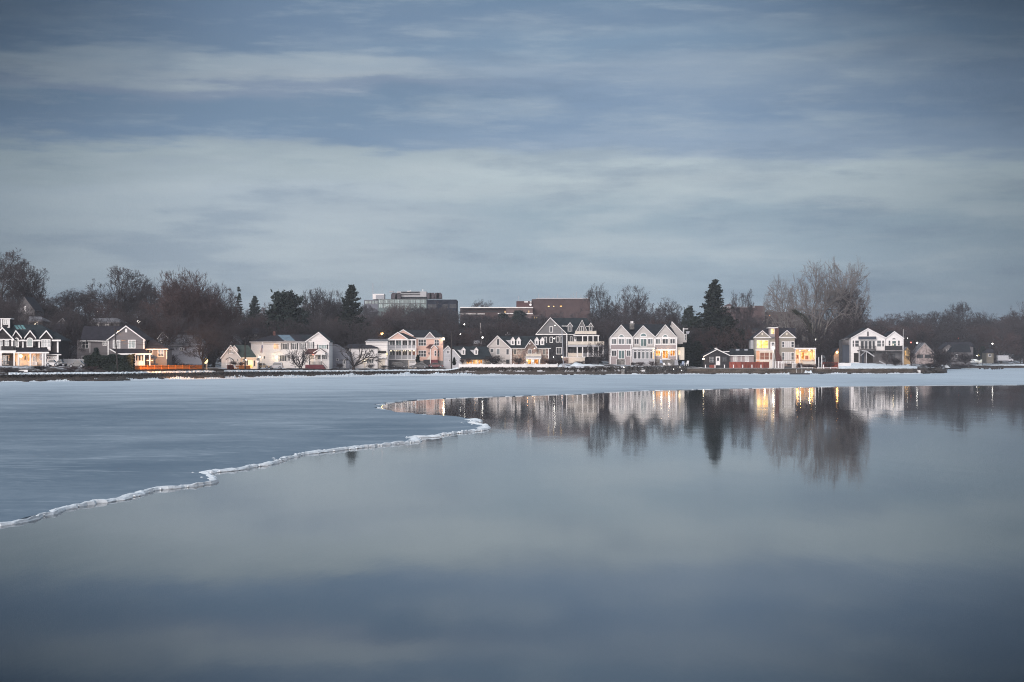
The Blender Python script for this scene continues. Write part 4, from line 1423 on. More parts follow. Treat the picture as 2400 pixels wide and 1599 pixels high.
b.box('belt_board', 760, 528, 1274, 548, white, .25, .1)
for x in (206, 738, 1270, 1796):
    b.post(x, 540, 1185 if x != 1270 else 760, white, -.05, .28, 'corner_board')
for x0, x1, y0, y1, yo in ((398, 552, 448, 525, 0), (915, 1090, 412, 508, .3), (1448, 1602, 448, 522, 0)):
    b.win(x0, y0, x1, y1, yo, 1, 1, arch=.97, g=glgreen, fw=.2)
for x0, x1, y1, yo, c, g in ((230, 362, 692, 0, 2, glpale), (398, 554, 692, 0, 2, glpale), (582, 718, 692, 0, 2, glpale), (772, 902, 692, .3, 2, gl), (928, 1088, 742, .3, 2, glgreen), (1102, 1236, 690, .3, 2, glpale),
                             (1288, 1418, 688, 0, 2, glpale), (1448, 1602, 688, 0, 2, gl), (1634, 1768, 682, 0, 2, gl)):
    b.win(x0, 548, x1, y1, yo, c, 1, g=g, fw=.16)
for x0, x1, y1, c, g in ((230, 366, 980, 2, gl), (398, 554, 1042, 2, glgreen), (588, 718, 980, 2, gl)):
    b.win(x0, 826, x1, y1, 0, c, 1, g=g, fw=.16)
for x0, x1, y1, g in ((1288, 1418, 975, lit_o), (1448, 1604, 1036, lit_o), (1634, 1770, 975, lit_o)):
    b.win(x0, 822, x1, y1, 0, 2, 1, fr=white, g=g, fw=.16)
for x in (1430, 1618):
    b.lamp(x, 838, bulb_w, 34, WARM, -.5, .13)
b.win(1836, 825, 1892, 945, 1.5, 2, 1, g=lit_c)
b.box('side_wall', 1812, 760, 1985, 1060, cream, 1.52, 5)
b.glow(1870, 880, 14, WARM, .4)
b.box('sunroom_wall', 742, 800, 1280, 1200, paleb, -1.5, 1.9)
b.box('sunroom_cornice', 732, 758, 1286, 800, white, -1.75, 2.2)
b.box('sunroom_roof', 730, 748, 1288, 759, roofblack, -1.85, 2.3)
for x0, x1, g in ((768, 846, gl), (864, 940, gl), (960, 1038, glpale), (1060, 1136, glpale), (1160, 1218, gl)):
    b.win(x0, 824, x1, 852, -1.5, 1, 1, fw=.06, g=g)
    b.win(x0, 858, x1, 1040, -1.5, 1, 1, fw=.1, g=g)
b.win(1236, 858, 1262, 1040, -1.5, 1, 1, fw=.06, g=lit_c)
b.lamp(1246, 834, bulb_w, 12, WARM, -1.9, .1)
b.box('stone_plinth', 362, 1052, 556, 1300, greystone, -.3, .32)
b.box('stone_plinth', 1290, 1050, 1790, 1300, greystone, -.3, .32)
for x in (352, 566):
    b.post(x, 1040, 1180, white, -.25, .14, 'trim_post')
b.rail(1420, 1042, 1640, 1060, white, -.5, posts=2)
b.post(1408, 1040, 1095, white, -.5, .14, 'trim_post')

# ---- low black cottage with white door
b = Bld('cottage', 'low black cottage with white eaves and an arched white door', 'house', ZH, 545, 700, 1270)
b.gable(100, 782, 958, 452, 772, 1450, blackwall, roofblack, white, 0, 8, 10, .4, .30, ye1=930)
b.door(422, 962, 536, 1190, white, 0, white, gl)
b.win(256, 974, 372, 1112, 0, 3, 3, fr=paleb, fw=.06)
b.win(580, 974, 702, 1090, 0, 3, 3, fr=dimwall, fw=.06)
b.box('chimney', 396, 734, 462, 800, white, 2, .8)
b.box('dormer_fascia', 590, 820, 778, 838, white, 2.6, .3)
b.box('dormer_face', 600, 838, 778, 930, blackwall, 2.7, 2)
b.box('wall', 782, 935, 1418, 1450, mauve, 1.2, 5)
b.hip((782, 928), (1424, 928), (1400, 760), (790, 760), roofblack, .8, 3.6, white, .24)
for x0, x1 in ((946, 1042), (1172, 1260)):
    b.quad('skylight', [(x0, 797, 3.4), (x1, 797, 3.4), (x1, 762, 4.1), (x0, 762, 4.1)], greymetal, .1)
b.win(878, 955, 986, 1092, 1.2, 2, 1, g=palegreydoor)
b.win(1076, 955, 1100, 1092, 1.2, 1, 1, g=palegreydoor)
b.win(1184, 953, 1292, 1100, 1.2, 2, 1, g=palegreydoor)
b.lamp(96, 1024, bulb_w, 26, WARM, -.5, .24, 'corner_lamp')
b.box('step', 260, 1180, 420, 1260, redwood, -1.5, 1.3)

# ---- taupe house with lit windows, tall chimney and glowing porch
b = Bld('house', 'taupe house with a tall brick chimney, yellow lit windows and a glowing side porch', 'house', ZI, 548, 900, 1100)
b.hip((300, 470), (1345, 470), (1330, 205), (620, 190), roofplum, 2.0, 4)
b.gable(302, 688, 432, 500, 270, 1250, taupe, roofplum, white, 0, 8, 32, .4, .26)
b.gable(918, 1312, 432, 1114, 266, 1250, taupe, roofplum, white, 0, 8, 32, .4, .26)
b.box('wall', 690, 446, 918, 1250, taupe, .4, 7)
b.quad('bay_roof', [(690, 450, -.02), (918, 450, -.02), (918, 330, 2), (690, 330, 2)], roofgrey, .1)
for x0, x1 in ((306, 700), (912, 1318)):
    b.box('belt_board', x0, 434, x1, 456, white, -.36, .4)
b.box('belt_board', 690, 446, 838, 462, white, .1, .35)
b.box('tower', 676, 206, 836, 440, mauve, .5, 3)
b.box('tower_cap', 652, 186, 896, 210, white, .1, 4)
b.win(708, 214, 806, 358, .5, 1, 1, g=lit_c)
for x in (500, 1112):
    b.poly('gable_light', [(x + 26 * math.cos(a), 350 + 34 * math.sin(a)) for a in np.linspace(0, 2 * math.pi, 9)[:-1]], cream, -.1, .12)
b.win(356, 508, 652, 716, 0, 2, 1, g=lit_y)
b.box('side_wall', 205, 500, 300, 760, paleb, 2.2, 4)
b.box('side_roof', 150, 470, 300, 500, roofblack, 2.0, 4.5)
b.door(700, 548, 832, 745, white, .38, white, glpale)
b.box('bay_wall', 340, 768, 764, 1250, cream, -1.0, 1.1)
b.box('bay_cornice', 330, 742, 772, 768, white, -1.25, 1.35)
b.box('bay_panel', 350, 772, 430, 1062, mat('peach_paint', (.66, .36, .22), .7, .1, .6), -1.06, .1)
b.win(436, 812, 672, 1004, -1.0, 2, 2, g=brownblind, fr=cream)
b.win(688, 812, 752, 1004, -1.0, 1, 2, g=brownblind, fr=cream)
b.box('bay_sill', 336, 1000, 766, 1018, white, -1.15, .2)
b.poly('chimney', [(835, 205), (912, 205), (914, 820), (940, 880), (985, 930), (985, 1230), (860, 1230), (840, 900)], brickred, -.9, 1.35)
for y0, y1, g1, g2 in ((538, 692, palegreydoor, gl), (808, 1012, palegreydoor, glpale)):
    b.win(986, y0, 1062, y1, 0, 1, 2, g=g2, fw=.18)
    b.win(1066, y0, 1210, y1, 0, 3, 1, g=g1, fw=.06)
    b.win(1214, y0, 1302, y1, 0, 1, 2, g=g2, fw=.18)
b.box('stone_plinth', 890, 1048, 1312, 1250, housestone, -.6, .65)
b.win(1096, 1092, 1252, 1152, -.6, 1, 1, arch=.9, g=dkopening, fr=housestone, name='cellar_arch')
b.box('porch_roof', 1306, 700, 1850, 738, white, -2.2, 5)
b.box('porch_back', 1316, 738, 1836, 1250, cream, 2.2, .3)
b.box('porch_side', 1812, 738, 1836, 1100, cream, -1.9, 4.1)
b.box('porch_floor', 1316, 1105, 1840, 1300, housestone, -2.0, 4.2)
b.box('porch_ceiling', 1316, 739, 1836, 745, cream, -2.1, 4.3)
b.door(1330, 850, 1432, 1095, cream, 2.2, white, brownblind)
b.win(1470, 800, 1550, 1000, 2.2, 1, 1, g=lit_o, fr=cream)
b.win(1566, 890, 1662, 1000, 2.2, 1, 1, g=brownblind, fr=cream)
b.win(1680, 800, 1790, 1000, 2.2, 2, 2, g=lit_y, fr=cream)
for x in (1322, 1440, 1832):
    b.post(x, 738, 1105, white, -2.0, .2, 'porch_post')
b.box('porch_rail', 1450, 1020, 1815, 1036, brickred, -1.95, .12)
b.box('porch_knee_wall', 1520, 1036, 1815, 1105, cream, -1.9, .1)
b.lamp(1440, 762, bulb_w, 330, (1, .42, .10), .2, .15, 'ceiling_lamp')
b.lamp(1680, 762, bulb_w, 300, (1, .42, .10), .2, .15, 'ceiling_lamp')
b.glow(1380, 850, 90, AMBER, .6)
b.glow(1740, 850, 60, AMBER, .2)
b.glow(560, 900, 60, (1, .55, .3), -3.2)
b.rail(1318, 625, 1412, 690, dimwall, 1.5)

# ---- white two-gabled house on the point
b = Bld('house', 'white house with two front gables and dark deck on the snowy point', 'house', ZJ, 552, 1050, 1140)
b.gable(384, 1280, 478, 825, 228, 1300, whitesiding, roofblack, white, 0, 11, 12, .4, .22, ye1=462)
b.gable(1292, 1758, 478, 1520, 306, 1300, whitesiding, roofblack, white, .3, 9, 18, .4, .26)
b.box('wall', 162, 520, 384, 1250, dimwall, 3, 6)
b.quad('lean_to_roof', [(128, 520, 2.6), (384, 450, 2.6), (400, 440, 9), (140, 510, 9)], roofgrey, .16)
b.box('wing_panel', 165, 660, 380, 1110, navy, 2.5, .5)
b.rail(160, 600, 290, 662, darkmetal, 1.5)
b.box('awning', 594, 436, 1050, 510, navy, -.9, .9)
b.box('attic_vent', 808, 306, 854, 428, dimwall, -.07, .1)
b.box('sill_board', 590, 514, 1050, 536, white, -.5, .5)
b.box('balcony_recess', 632, 540, 1024, 800, dkopening, -.03, .06)
for x0, x1 in ((636, 730), (738, 830), (838, 934), (942, 1020)):
    b.win(x0, 545, x1, 770, -.05, 1, 1, g=gl, fw=.1, name='glass_door')
for x0, x1, y0, y1, yo, g in ((420, 472, 534, 712, 0, gl), (488, 600, 534, 712, 0, gl), (1062, 1182, 534, 708, 0, glpale), (1198, 1256, 534, 706, 0, gl), (1364, 1428, 536, 684, .3, gl), (1458, 1576, 545, 690, .3, glgreen), (1610, 1674, 536, 684, .3, gl)):
    b.win(x0, y0, x1, y1, yo, 1, 2, g=g)
b.win(1462, 472, 1568, 520, .3, 1, 1, arch=.6)
b.rail(600, 685, 1040, 790, darkmetal, -2.4)
b.box('deck', 590, 792, 1050, 812, dimwall, -2.5, 2.5)
b.rail(1285, 680, 1730, 800, darkmetal, -2.6, solid=True)
b.box('deck', 1050, 802, 1735, 824, dimwall, -2.7, 3)
b.box('lower_wall', 600, 826, 1735, 1260, dimwall, -.35, .3)
for x in (604, 790, 1040, 1320, 1728):
    b.post(x, 812, 1190, paleb if x < 900 else dimwall, -2.5, .2, 'deck_post')
b.line('stair', [(668, 808), (790, 818), (1000, 960)], .3, paleb, -2.9, .2)
b.line('stair', [(760, 830), (640, 940)], .12, paleb, -2.8, .1)
b.line('stair', [(1130, 1080), (1300, 1170)], .3, paleb, -2.9, .2)
b.win(450, 858, 596, 1120, 0, 1, 1, g=dkopening)
b.door(660, 880, 735, 1130, navy, -.35, dimwall)
b.box('lower_recess', 800, 860, 960, 1120, dkopening, -.42, .06)
b.win(1350, 880, 1560, 1120, -.35, 3, 1, g=gl, fr=dimwall)
b.post(1752, 500, 1195, white, -.4, .22, 'corner_post')
b.lamp(1490, 658, bulb_w, 5, WARM, -.4, .07)

# ------------------------------------------------------------------ houses further back, smaller and dimmer
def back_house(label, Z, Y, x0, x1, ye, yp, yb, wall, roof, gx=None, trim=None, wins=(), name='house', lights=()):
    b = Bld(name, label, 'house', Z, Y, (x0 + x1) / 2, yb)
    if gx is None:
        b.box('wall', x0, ye, x1, yb + 60, wall, 0, 8)
        w = (x1 - x0)
        b.hip((x0 - w * .04, ye), (x1 + w * .04, ye), (x1 - w * .08, yp), (x0 + w * .08, yp), roof, -.4, 4.2, trim, .15)
    else:
        b.gable(x0, x1, ye, gx, yp, yb + 60, wall, roof, trim, 0, 9, (x1 - x0) * .05, .35, .2)
    for w in wins:
        b.win(w[0], w[1], w[2], w[3], 0, *(w[4] if len(w) > 4 else (2, 2)), fr=w[5] if len(w) > 5 else white, g=w[6] if len(w) > 6 else gl)
    return b


back_house('steep dark brown gabled house high among the trees at the left', ZO, 470, 440, 845, 500, 175, 680, dimwall, roofplum, 600, dimwall, ((560, 400, 640, 520),))
back_house('brown house with a porch lamp behind the leftmost dark house', ZO, 430, 690, 1040, 760, 650, 960, dimwall, roofgrey, None, None, ((860, 780, 930, 850),))
back_house('grey shingled house behind the leftmost bare tree', ZO, 425, 1210, 1700, 1070, 830, 1540, dimwall, roofplum, None, dimwall, ((1580, 1410, 1665, 1520, (2, 2)), (1460, 1420, 1530, 1510)))
back_house('small gabled house in the trees left of the grey house', ZO, 452, 1400, 1660, 830, 690, 1060, dimwall, roofblack, 1540, paleb, ((1430, 920, 1530, 1010),))
back_house('long grey roofed house rising behind the grey gabled house', ZB, 455, 420, 1080, 150, 60, 330, dimwall, roofgrey, None, None, ((520, 190, 600, 260), (760, 190, 840, 260)))
back_house('pale gabled house with frosty roof behind the left end of the orange fence', ZP, 455, 305, 600, 575, 415, 900, bluegrey, roofgrey, 425, white, ((370, 600, 440, 670),))
back_house('grey house with a long frosty roof behind the bare tree by the orange fence', ZP, 448, 620, 1400, 735, 465, 1140, bluegrey, roofgrey, None, None, ((1280, 800, 1400, 900), (850, 780, 940, 860)))
back_house('olive gabled house high on the slope above the orange fence', ZP, 520, 540, 800, 210, 80, 340, mat('olive_siding', (.16, .15, .12), .85, .2, .8), roofplum, 660, dimwall, ((640, 180, 710, 250),))
back_house('house with frosted roof behind the cream cottage', ZC, 482, 180, 500, 340, 180, 480, bluegrey, roofgrey, 320, paleb, ((290, 300, 340, 340),))
back_house('pale house among bare trunks behind the cream cottage', ZC, 520, 560, 960, 180, 70, 330, dimwall, roofplum, None, None, ((575, 170, 610, 245, (1, 1)), (760, 190, 800, 240)))
back_house('grey house glimpsed through trees right of the pink house', ZE, 600, 90, 300, 690, 600, 800, dimwall, roofgrey, None, None, ((130, 640, 170, 680, (1, 1)),))
back_house('small white gable house above the fieldstone house', ZE, 610, 890, 1010, 470, 400, 620, bluegrey, roofgrey, 950, white, ((925, 470, 975, 520, (1, 1)),))
back_house('dark roofed house with a white gable behind the black cottage', ZI, 610, 225, 460, 300, 210, 470, dimwall, roofblack, None, paleb, ((330, 310, 380, 370),))
b = back_house('tan house with orange lamp left of the white house on the point', ZJ, 575, -60, 160, 900, 745, 1150, mat('tan_siding', (.30, .22, .17), .85, .15, .8), roofplum, 40, None, ())
b.lamp(20, 850, bulb_o, 70, SODIUM, -.7, .32)
b = back_house('gabled house with patterned pale front across the cove at the right', ZK, 760, 362, 700, 372, 190, 520, mat('patterned_gable', (.34, .29, .28), .85, .5, 1.1), roofgrey, 522, paleb, ((380, 400, 500, 470, (3, 1), dimwall), (530, 400, 640, 470, (2, 1), dimwall)))
back_house('yellow lit cottage beside the bare tree across the cove', ZK, 740, 150, 262, 330, 268, 560, mat('ochre_siding', (.42, .30, .16), .8, .15, .8), roofgrey, 205, None, ((166, 330, 190, 420, (1, 1), cream, lit_y),)).glow(215, 500, 60, AMBER, -3)
back_house('wide low house with dark hipped roof across the cove', ZK, 800, 1020, 1370, 358, 215, 540, dimwall, roofblack, None, dimwall, ((1080, 400, 1170, 470, (2, 1)), (1190, 390, 1260, 470, (2, 1), paleb, glpale)))
back_house('pale roofed house just behind the wide low house across the cove', ZK, 840, 880, 1420, 250, 170, 420, dimwall, roofplum, None, None, ((900, 260, 960, 300),))
back_house('gable end house left of the wide low house across the cove', ZK, 815, 850, 1100, 300, 210, 480, dimwall, roofplum, 960, None, ((930, 300, 1000, 350),))
back_house('tan shed by the box truck across the cove', ZK, 850, 1665, 1795, 365, 300, 500, mat('tan_board', (.15, .135, .11), .85, .15, .8), roofplum, None, None, ((1700, 390, 1750, 440, (1, 1)),), 'shed')

# ------------------------------------------------------------------ large buildings on the hill
b = Bld('office_building', 'glass fronted office block with rooftop masts on the central hill', 'building', ZM, 900, 900, 740)
b.box('wall', 390, 516, 1345, 1280, mat('green_grey_cladding', (.12, .16, .165), .6, .12, .3), 0, 25)
b.box('side_wing', 110, 532, 390, 1280, mat('pale_cladding', (.14, .15, .18), .7, .12, .3), 3, 22)
b.box('dark_wing', 1345, 524, 1932, 1280, mat('dark_cladding', (.024, .028, .040), .95, .2, .3, spec=.03), -1, 24)
gz_ = glass('curtain_wall_glass', (.17, .23, .23), .12)
for y0, y1 in ((520, 600), (606, 690)):
    for i in range(9):
        x0 = 400 + i * 104
        b.win(x0, y0, x0 + 98, y1, 0, 3, 1, fr=dimwall, g=gz_, fw=.12)
for i in range(4):
    b.win(130 + i * 66, 545, 186 + i * 66, 610, 3, 2, 1, fr=dimwall, g=gz_, fw=.12)
for x0, x1 in ((1370, 1530), (1660, 1760), (1800, 1930)):
    b.win(x0, 620, x1, 690, -1, 2, 1, fr=dimwall, g=gl)
b.box('penthouse', 280, 412, 505, 517, whitesiding, 6, 10)
b.box('vent_screen', 342, 432, 498, 512, greymetal, 5.8, .3)
b.box('penthouse', 760, 365, 1340, 517, paleb, 6, 12)
b.box('dark_band', 660, 470, 1360, 500, roofblack, 4.6, 1.3)
b.box('dark_band', 790, 418, 1210, 432, darkmetal, 5.6, .5)
b.box('roof_edge', 840, 368, 1200, 384, roofblack, 5.0, 8)
for x, r_ in ((700, 60), (780, 55), (1395, 45), (1450, 50), (1540, 52), (1590, 55)):
    b.poly('plant_room', [(x - r_, 508), (x - r_ * .95, 430), (x - r_ * .6, 392), (x + r_ * .6, 388), (x + r_ * .95, 420), (x + r_, 508)], mat('plum_metal', (.07, .06, .068), .8, .2, .5), 3.5, 6)
b.post(286, 200, 415, greymetal, 6.5, .26, 'mast')
b.post(466, 60, 432, greymetal, 7, .12, 'mast')
b.post(1020, 335, 368, white, 7, .25, 'mast')
b.post(1270, 320, 368, white, 7, .25, 'mast')
b.box('roof_unit', 612, 355, 690, 378, greymetal, 8, 3)
b.box('roof_unit', 960, 355, 1010, 372, white, 8, 3)

b = Bld('brick_building', 'large brick building with lit windows and roof antennas on the hilltop', 'building', ZN, 880, 1100, 600)
b.box('wall', -10, 432, 735, 960, hillbrick, 3, 25)
b.box('wall', 735, 426, 1168, 960, mat('pink_brick', (.15, .11, .105), .9, .12, .4), 0, 25)
b.box('wall', 1156, 286, 2100, 960, hillbrick, 8, 30)
b.box('wall', 902, 318, 1155, 430, mat('dark_red_brick', (.085, .045, .045), .9, .15, .4), 7, 12)
b.box('roof_edge', -15, 414, 1172, 430, white, -.6, 8)
b.box('roof_edge', 1220, 268, 2095, 284, paleb, 7.5, 8)
b.box('terrace_edge', -10, 520, 390, 532, white, 2.3, .6)
b.box('terrace_edge', 600, 514, 1170, 528, white, -.7, .6)
b.box('window_band', -5, 476, 600, 500, darkmetal, 2.9, .2)
b.box('window_band', 640, 474, 735, 500, darkmetal, 2.9, .2)
for x0, x1, y0, y1, m_, yo in ((708, 728, 474, 510, lit_c, 2.8), (1098, 1112, 470, 508, lit_c, -.1), (1410, 1440, 394, 414, lit_y, 7.9), (1498, 1518, 394, 414, lit_y, 7.9), (1606, 1642, 390, 410, lit_y, 7.9), (1450, 1490, 396, 404, glpale, 7.9), (1545, 1595, 396, 404, glpale, 7.9)):
    b.win(x0, y0, x1, y1, yo, 1, 1, fr=dimwall, g=m_, fw=.08)
for x in (1030, 1062, 1120):
    b.box('roof_sign', x, 322, x + 26, 340, white, 6.8, .2)
b.poly('dish', [(1130 + 20 * math.cos(a), 376 + 20 * math.sin(a)) for a in np.linspace(0, 2 * math.pi, 11)[:-1]], white, 6.6, .3)
for x, y in ((940, 235), (1265, 195), (1320, 245), (1370, 240), (1410, 245), (1430, 235), (1500, 240), (1570, 205), (1790, 215), (1835, 180), (1880, 165), (1950, 215), (2075, 190)):
    b.post(x, y, 316 if x < 1000 else 270, greymetal, 9 if x > 1000 else 8, .22, 'antenna')
b.box('entrance_wall', 1080, 528, 1178, 640, mat('pink_brick_wall', (.15, .11, .105), .9, .12, .4), -1, 1)
b.win(1190, 570, 1204, 610, -1, 1, 1, fr=dimwall, g=lit_y)
b.win(1215, 580, 1242, 612, -1, 1, 1, fr=dimwall, g=lit_y)
b.box('wall', 1178, 540, 1300, 680, hillbrick, -.9, 6)

b = Bld('brick_building', 'low red brick block on the ridge behind the tall spruce', 'building', (1600, 600, .2041), 950, 720, 700)
b.box('wall', 420, 590, 945, 800, hillbrick, 0, 20)
b.box('wall', 830, 572, 940, 590, hillbrick, 0, 15)
b.box('roof_edge', 420, 582, 830, 592, paleb, -.4, 8)
b.win(540, 625, 610, 640, 0, 3, 1, fr=dimwall, g=glpale)
b.poly('gable_wall', [(440, 592), (540, 548), (600, 592)], hillbrick, .5, 10)
b.box('wall', 960, 640, 1300, 800, hillbrick, 8, 20)
b.win(990, 676, 1010, 690, 8, 1, 1, fr=dimwall, g=lit_o)

# ------------------------------------------------------------------ fences, rails, posts along the shore
def shore_pt(px, d, z=None):
    Y = shoreY(px) + d
    return Vector((wx(px, Y), Y, ground_z(px, Y) if z is None else z))


def span(name, a, b_, m, parent, h0, h1, t=.08, off=0.0):
    """Board between two ground points, h0..h1 above them."""
    o = parent.location
    d = (b_ - a)
    nr = Vector((-d.y, d.x, 0)).normalized() * (t / 2)
    V = []
    for p in (a, b_):
        for s_ in (-1, 1):
            for h in (h0, h1):
                V.append((p.x + nr.x * s_ + nr.x * off - o.x, p.y + nr.y * s_ + nr.y * off - o.y, p.z + h - o.z))
    return obj(name, V, [(0, 1, 3, 2), (4, 6, 7, 5), (0, 4, 5, 1), (2, 3, 7, 6), (1, 5, 7, 3), (0, 2, 6, 4)], m, parent)


POSTM = {}


def upright(name, p, w, h, m, parent, cap=0.0, sink=.15):
    key = (name, w, round(h, 2), m.name)
    if key not in POSTM:
        k = MB().box((-w / 2, -w / 2, -sink), (w / 2, w / 2, h))
        if cap:
            k.box((-w * .7, -w * .7, h + .002), (w * .7, w * .7, h + cap))
        POSTM[key] = mesh(name, k.V, k.F, m)
    o = bpy.data.objects.new(name, POSTM[key])
    COL.objects.link(o)
    o.parent = parent
    o.location = p - parent.location
    return o


def run(pa, pb, d, step_m):
    out, px = [], pa
    while px < pb:
        out.append(shore_pt(px, d))
        px += step_m / (shoreY(px) + d) * F
    return out


def guard_rail(pa, pb, label):
    P = run(pa, pb, 7.1, 2.65)
    root = empty('guard_rail', P[0], label, 'guard rail', 'guard rails along the shore road')
    for i, p in enumerate(P):
        upright('post', p + Vector((0, .16, 0)), .2, .66, rustrail, root)
        if i:
            span('rail', P[i - 1], p, rustrail, root, .36, .68, .10)


guard_rail(44, 828, 'long dark wooden guard rail along the road left of the spreading tree')
guard_rail(841, 1054, 'shorter dark wooden guard rail in front of the pink house')


def panel_fence(name, label, pa, pb, d, n, z0, z1, m, pm, sag=0.0, pw=.12, rails=True, inset=None):
    root = empty(name, shore_pt((pa + pb) / 2, d, z0), label, 'fence')
    P = [shore_pt(pa + (pb - pa) * i / n, d, z0) for i in range(n + 1)]
    H = z1 - z0
    for i, p in enumerate(P):
        upright('post', p, pw, H + .08 + (.08 if sag else 0), pm, root, .05 if sag else 0, .5)
        if i:
            a, c = P[i - 1], p
            dirv = c - a
            V, Fc, k = [], [], 8
            for s_ in range(k + 1):
                t = s_ / k
                q = a + dirv * (.03 + .94 * t)
                top = H - sag * math.sin(math.pi * t)
                for y, z in ((-.03, 0.0), (-.03, top), (.03, top), (.03, 0.0)):
                    V.append((q.x - root.location.x, q.y + y - root.location.y, z))
            for s_ in range(k):
                for e_ in range(4):
                    Fc.append((s_ * 4 + e_, s_ * 4 + (e_ + 1) % 4, s_ * 4 + 4 + (e_ + 1) % 4, s_ * 4 + 4 + e_)[::-1])
            Fc += [(0, 1, 2, 3), (k * 4 + 3, k * 4 + 2, k * 4 + 1, k * 4)]
            obj('panel', V, Fc, m, root)
            if rails:
                span('rail', a, c, m, root, .06, .16, .05, -1.9)
                span('rail', a, c, m, root, H * .8, H * .8 + .1, .05, -1.9)
    return root


panel_fence('picket_fence', 'white scalloped fence on the dark stone wall in front of the fieldstone house', 1076, 1306, 2.4, 9, 1.90, 2.80, white, white, .16, .16)
panel_fence('wooden_fence', 'bright orange wooden fence beside the tall hedge', 314, 476, 14.3, 10, 1.94, 2.74, orangewood, orangewood)
panel_fence('wooden_fence', 'short orange wooden fence in front of the cream cottage', 549, 586, 12.5, 3, 1.85, 2.62, orangewood, orangewood)
panel_fence('wooden_fence', 'weathered red brown fence at the end of the short orange fence', 533, 548, 13.5, 2, 1.5, 2.75, redwood, redwood)
panel_fence('wooden_fence', 'red brown board fence behind the white posts beside the black cottage', 1709, 1802, 14, 7, 1.45, 3.25, redwood, redwood)
panel_fence('wooden_fence', 'dark red board fence right of the glowing side porch', 1926, 1964, 13, 3, 1.45, 3.2, redwood, redwood)
panel_fence('picket_fence', 'low white fence at the left end of the snowy point', 1965, 1993, 6, 2, 1.5, 3.0, white, white, 0)
panel_fence('board_fence', 'pale board fence between the leftmost dark house and the tall hedge', 137, 198, 33, 5, 2.6, 4.0, white, white)
panel_fence('low_fence', 'low white edging beside the gangway on the sea wall', 1879, 1905, 4, 2, 1.62, 1.82, white, white, rails=False)
panel_fence('low_fence', 'low white edging right of the tall white poles on the sea wall', 1916, 1962, 4, 3, 1.62, 1.82, white, white, rails=False)
# dark kerb strip below the orange fence
pf = empty('retaining_wall', shore_pt(395, 13.9, 1.2), 'low dark retaining wall under the bright orange fence', 'wall')
span('wall_face', shore_pt(312, 13.9, 1.2), shore_pt(478, 13.9, 1.2), bankstone, pf, -.3, .73, .4)

for i, px in enumerate((1653.4, 1675.7, 1698, 1719, 1740.7, 1762.3, 1783.5, 1930)):
    p = shore_pt(px, 2.3, 1.55)
    q = MB().box((-.11, -.11, 0), (.11, .11, .95)).box((-.14, -.14, .95), (.14, .14, 1.0))
    o = q.build('white_post', white)
    o.location = p
    tag(o, 'short white post standing on the concrete sea wall' if i < 7 else 'lone white post on the sea wall right of the gangway', 'post', 'white posts along the sea wall' if i < 7 else None)


# ------------------------------------------------------------------ poles, lamps, wires
def pole_thing(name, label, px, Y, ytop, ybase, r, m, cat='pole', lean=0.0, group=None, zbase=None):
    z0 = wz(ybase, Y) if zbase is None else zbase
    root = empty(name, (wx(px, Y), Y, z0), label, cat, group)
    H = wz(ytop, Y) - z0
    MB().tube([(0, 0, -.6), (lean * .5, 0, H * .5), (lean, 0, H)], [r, r * .9, r * .75], 8).build('pole', m, root, True)
    return root, H


def street_lamp(px, py, Y, m, power, col, label, arm=1.2, r=.2, shown=True, polem=None):
    z0 = gz(px, Y)
    polem = polem or polewood
    root = empty('street_lamp', (wx(px, Y) + arm, Y, z0), label, 'street lamp', 'street lamps')
    H = wz(py, Y) - z0
    MB().tube([(0, 0, -.3), (0, 0, H + .35)], [.13, .09], 6).build('pole', polem, root)
    MB().tube([(0, 0, H + .25), (-arm * .6, 0, H + .38), (-arm, 0, H + .3)], .05, 5).build('arm', polem, root)
    h = MB().ball((-arm, 0, H + .22), .3, 8, 5, (1, .7, .35)).build('lamp_head', darkmetal, root, True)
    MB().ball((-arm, -.05, H), r, 8, 6).build('bulb', m, h, True)
    if power:
        light((root.location.x - arm, Y - .1, z0 + H - .45), power, col)
    return root


street_lamp(88, 731, 505, bulb_o, 90, SODIUM, 'orange street lamp high on the wooded slope at the far left', r=.36)
street_lamp(81, 760, 428, bulb_w, 60, AMBER, 'warm lamp beside the brown house behind the leftmost dark house', arm=.4, r=.24)
street_lamp(229, 732, 560, bulb_p, 0, COOL, 'tiny white lamp high in the trees above the grey gabled house', r=.2)
street_lamp(324.6, 753.6, 480, bulb_p, 160, COOL, 'white street lamp up the slope right of the grey gable', r=.38)
street_lamp(319.5, 771.5, 445, bulb_o, 140, SODIUM, 'orange street lamp just above the roof of the grey gabled house', r=.36)
street_lamp(895, 782, 540, bulb_o, 220, SODIUM, 'orange street lamp on a long arm left of the pink house roof', arm=-3.0, r=.36)
street_lamp(1131, 791, 600, bulb_p, 30, COOL, 'white street lamp behind the pale dormered cottage', r=.26)
street_lamp(1088.7, 760.4, 720, bulb_p, 0, COOL, 'small white lamp on the slope below the office block', r=.22)
street_lamp(1079, 783, 640, bulb_p, 0, COOL, 'small white lamp above the pale dormered cottage', r=.2)
street_lamp(1913, 796, 620, bulb_p, 60, COOL, 'white street lamp in the dark trees right of the taupe house', r=.30)
street_lamp(2127, 792.4, 900, bulb_p, 0, COOL, 'tiny white lamp right of the roof of the white house on the point', r=.24)
street_lamp(2135, 802.8, 860, bulb_r, 0, COOL, 'small red lamp on the slope across the cove', r=.3)
street_lamp(2149.6, 803.6, 850, bulb_p, 40, COOL, 'small white street lamp above the patterned gable house', r=.3)
street_lamp(2326, 805.6, 930, bulb_p, 0, COOL, 'small white lamp in the dark trees at the far right', r=.3)
street_lamp(2246, 793, 960, bulb_r, 0, COOL, 'small red light above the hipped house across the cove', r=.3)
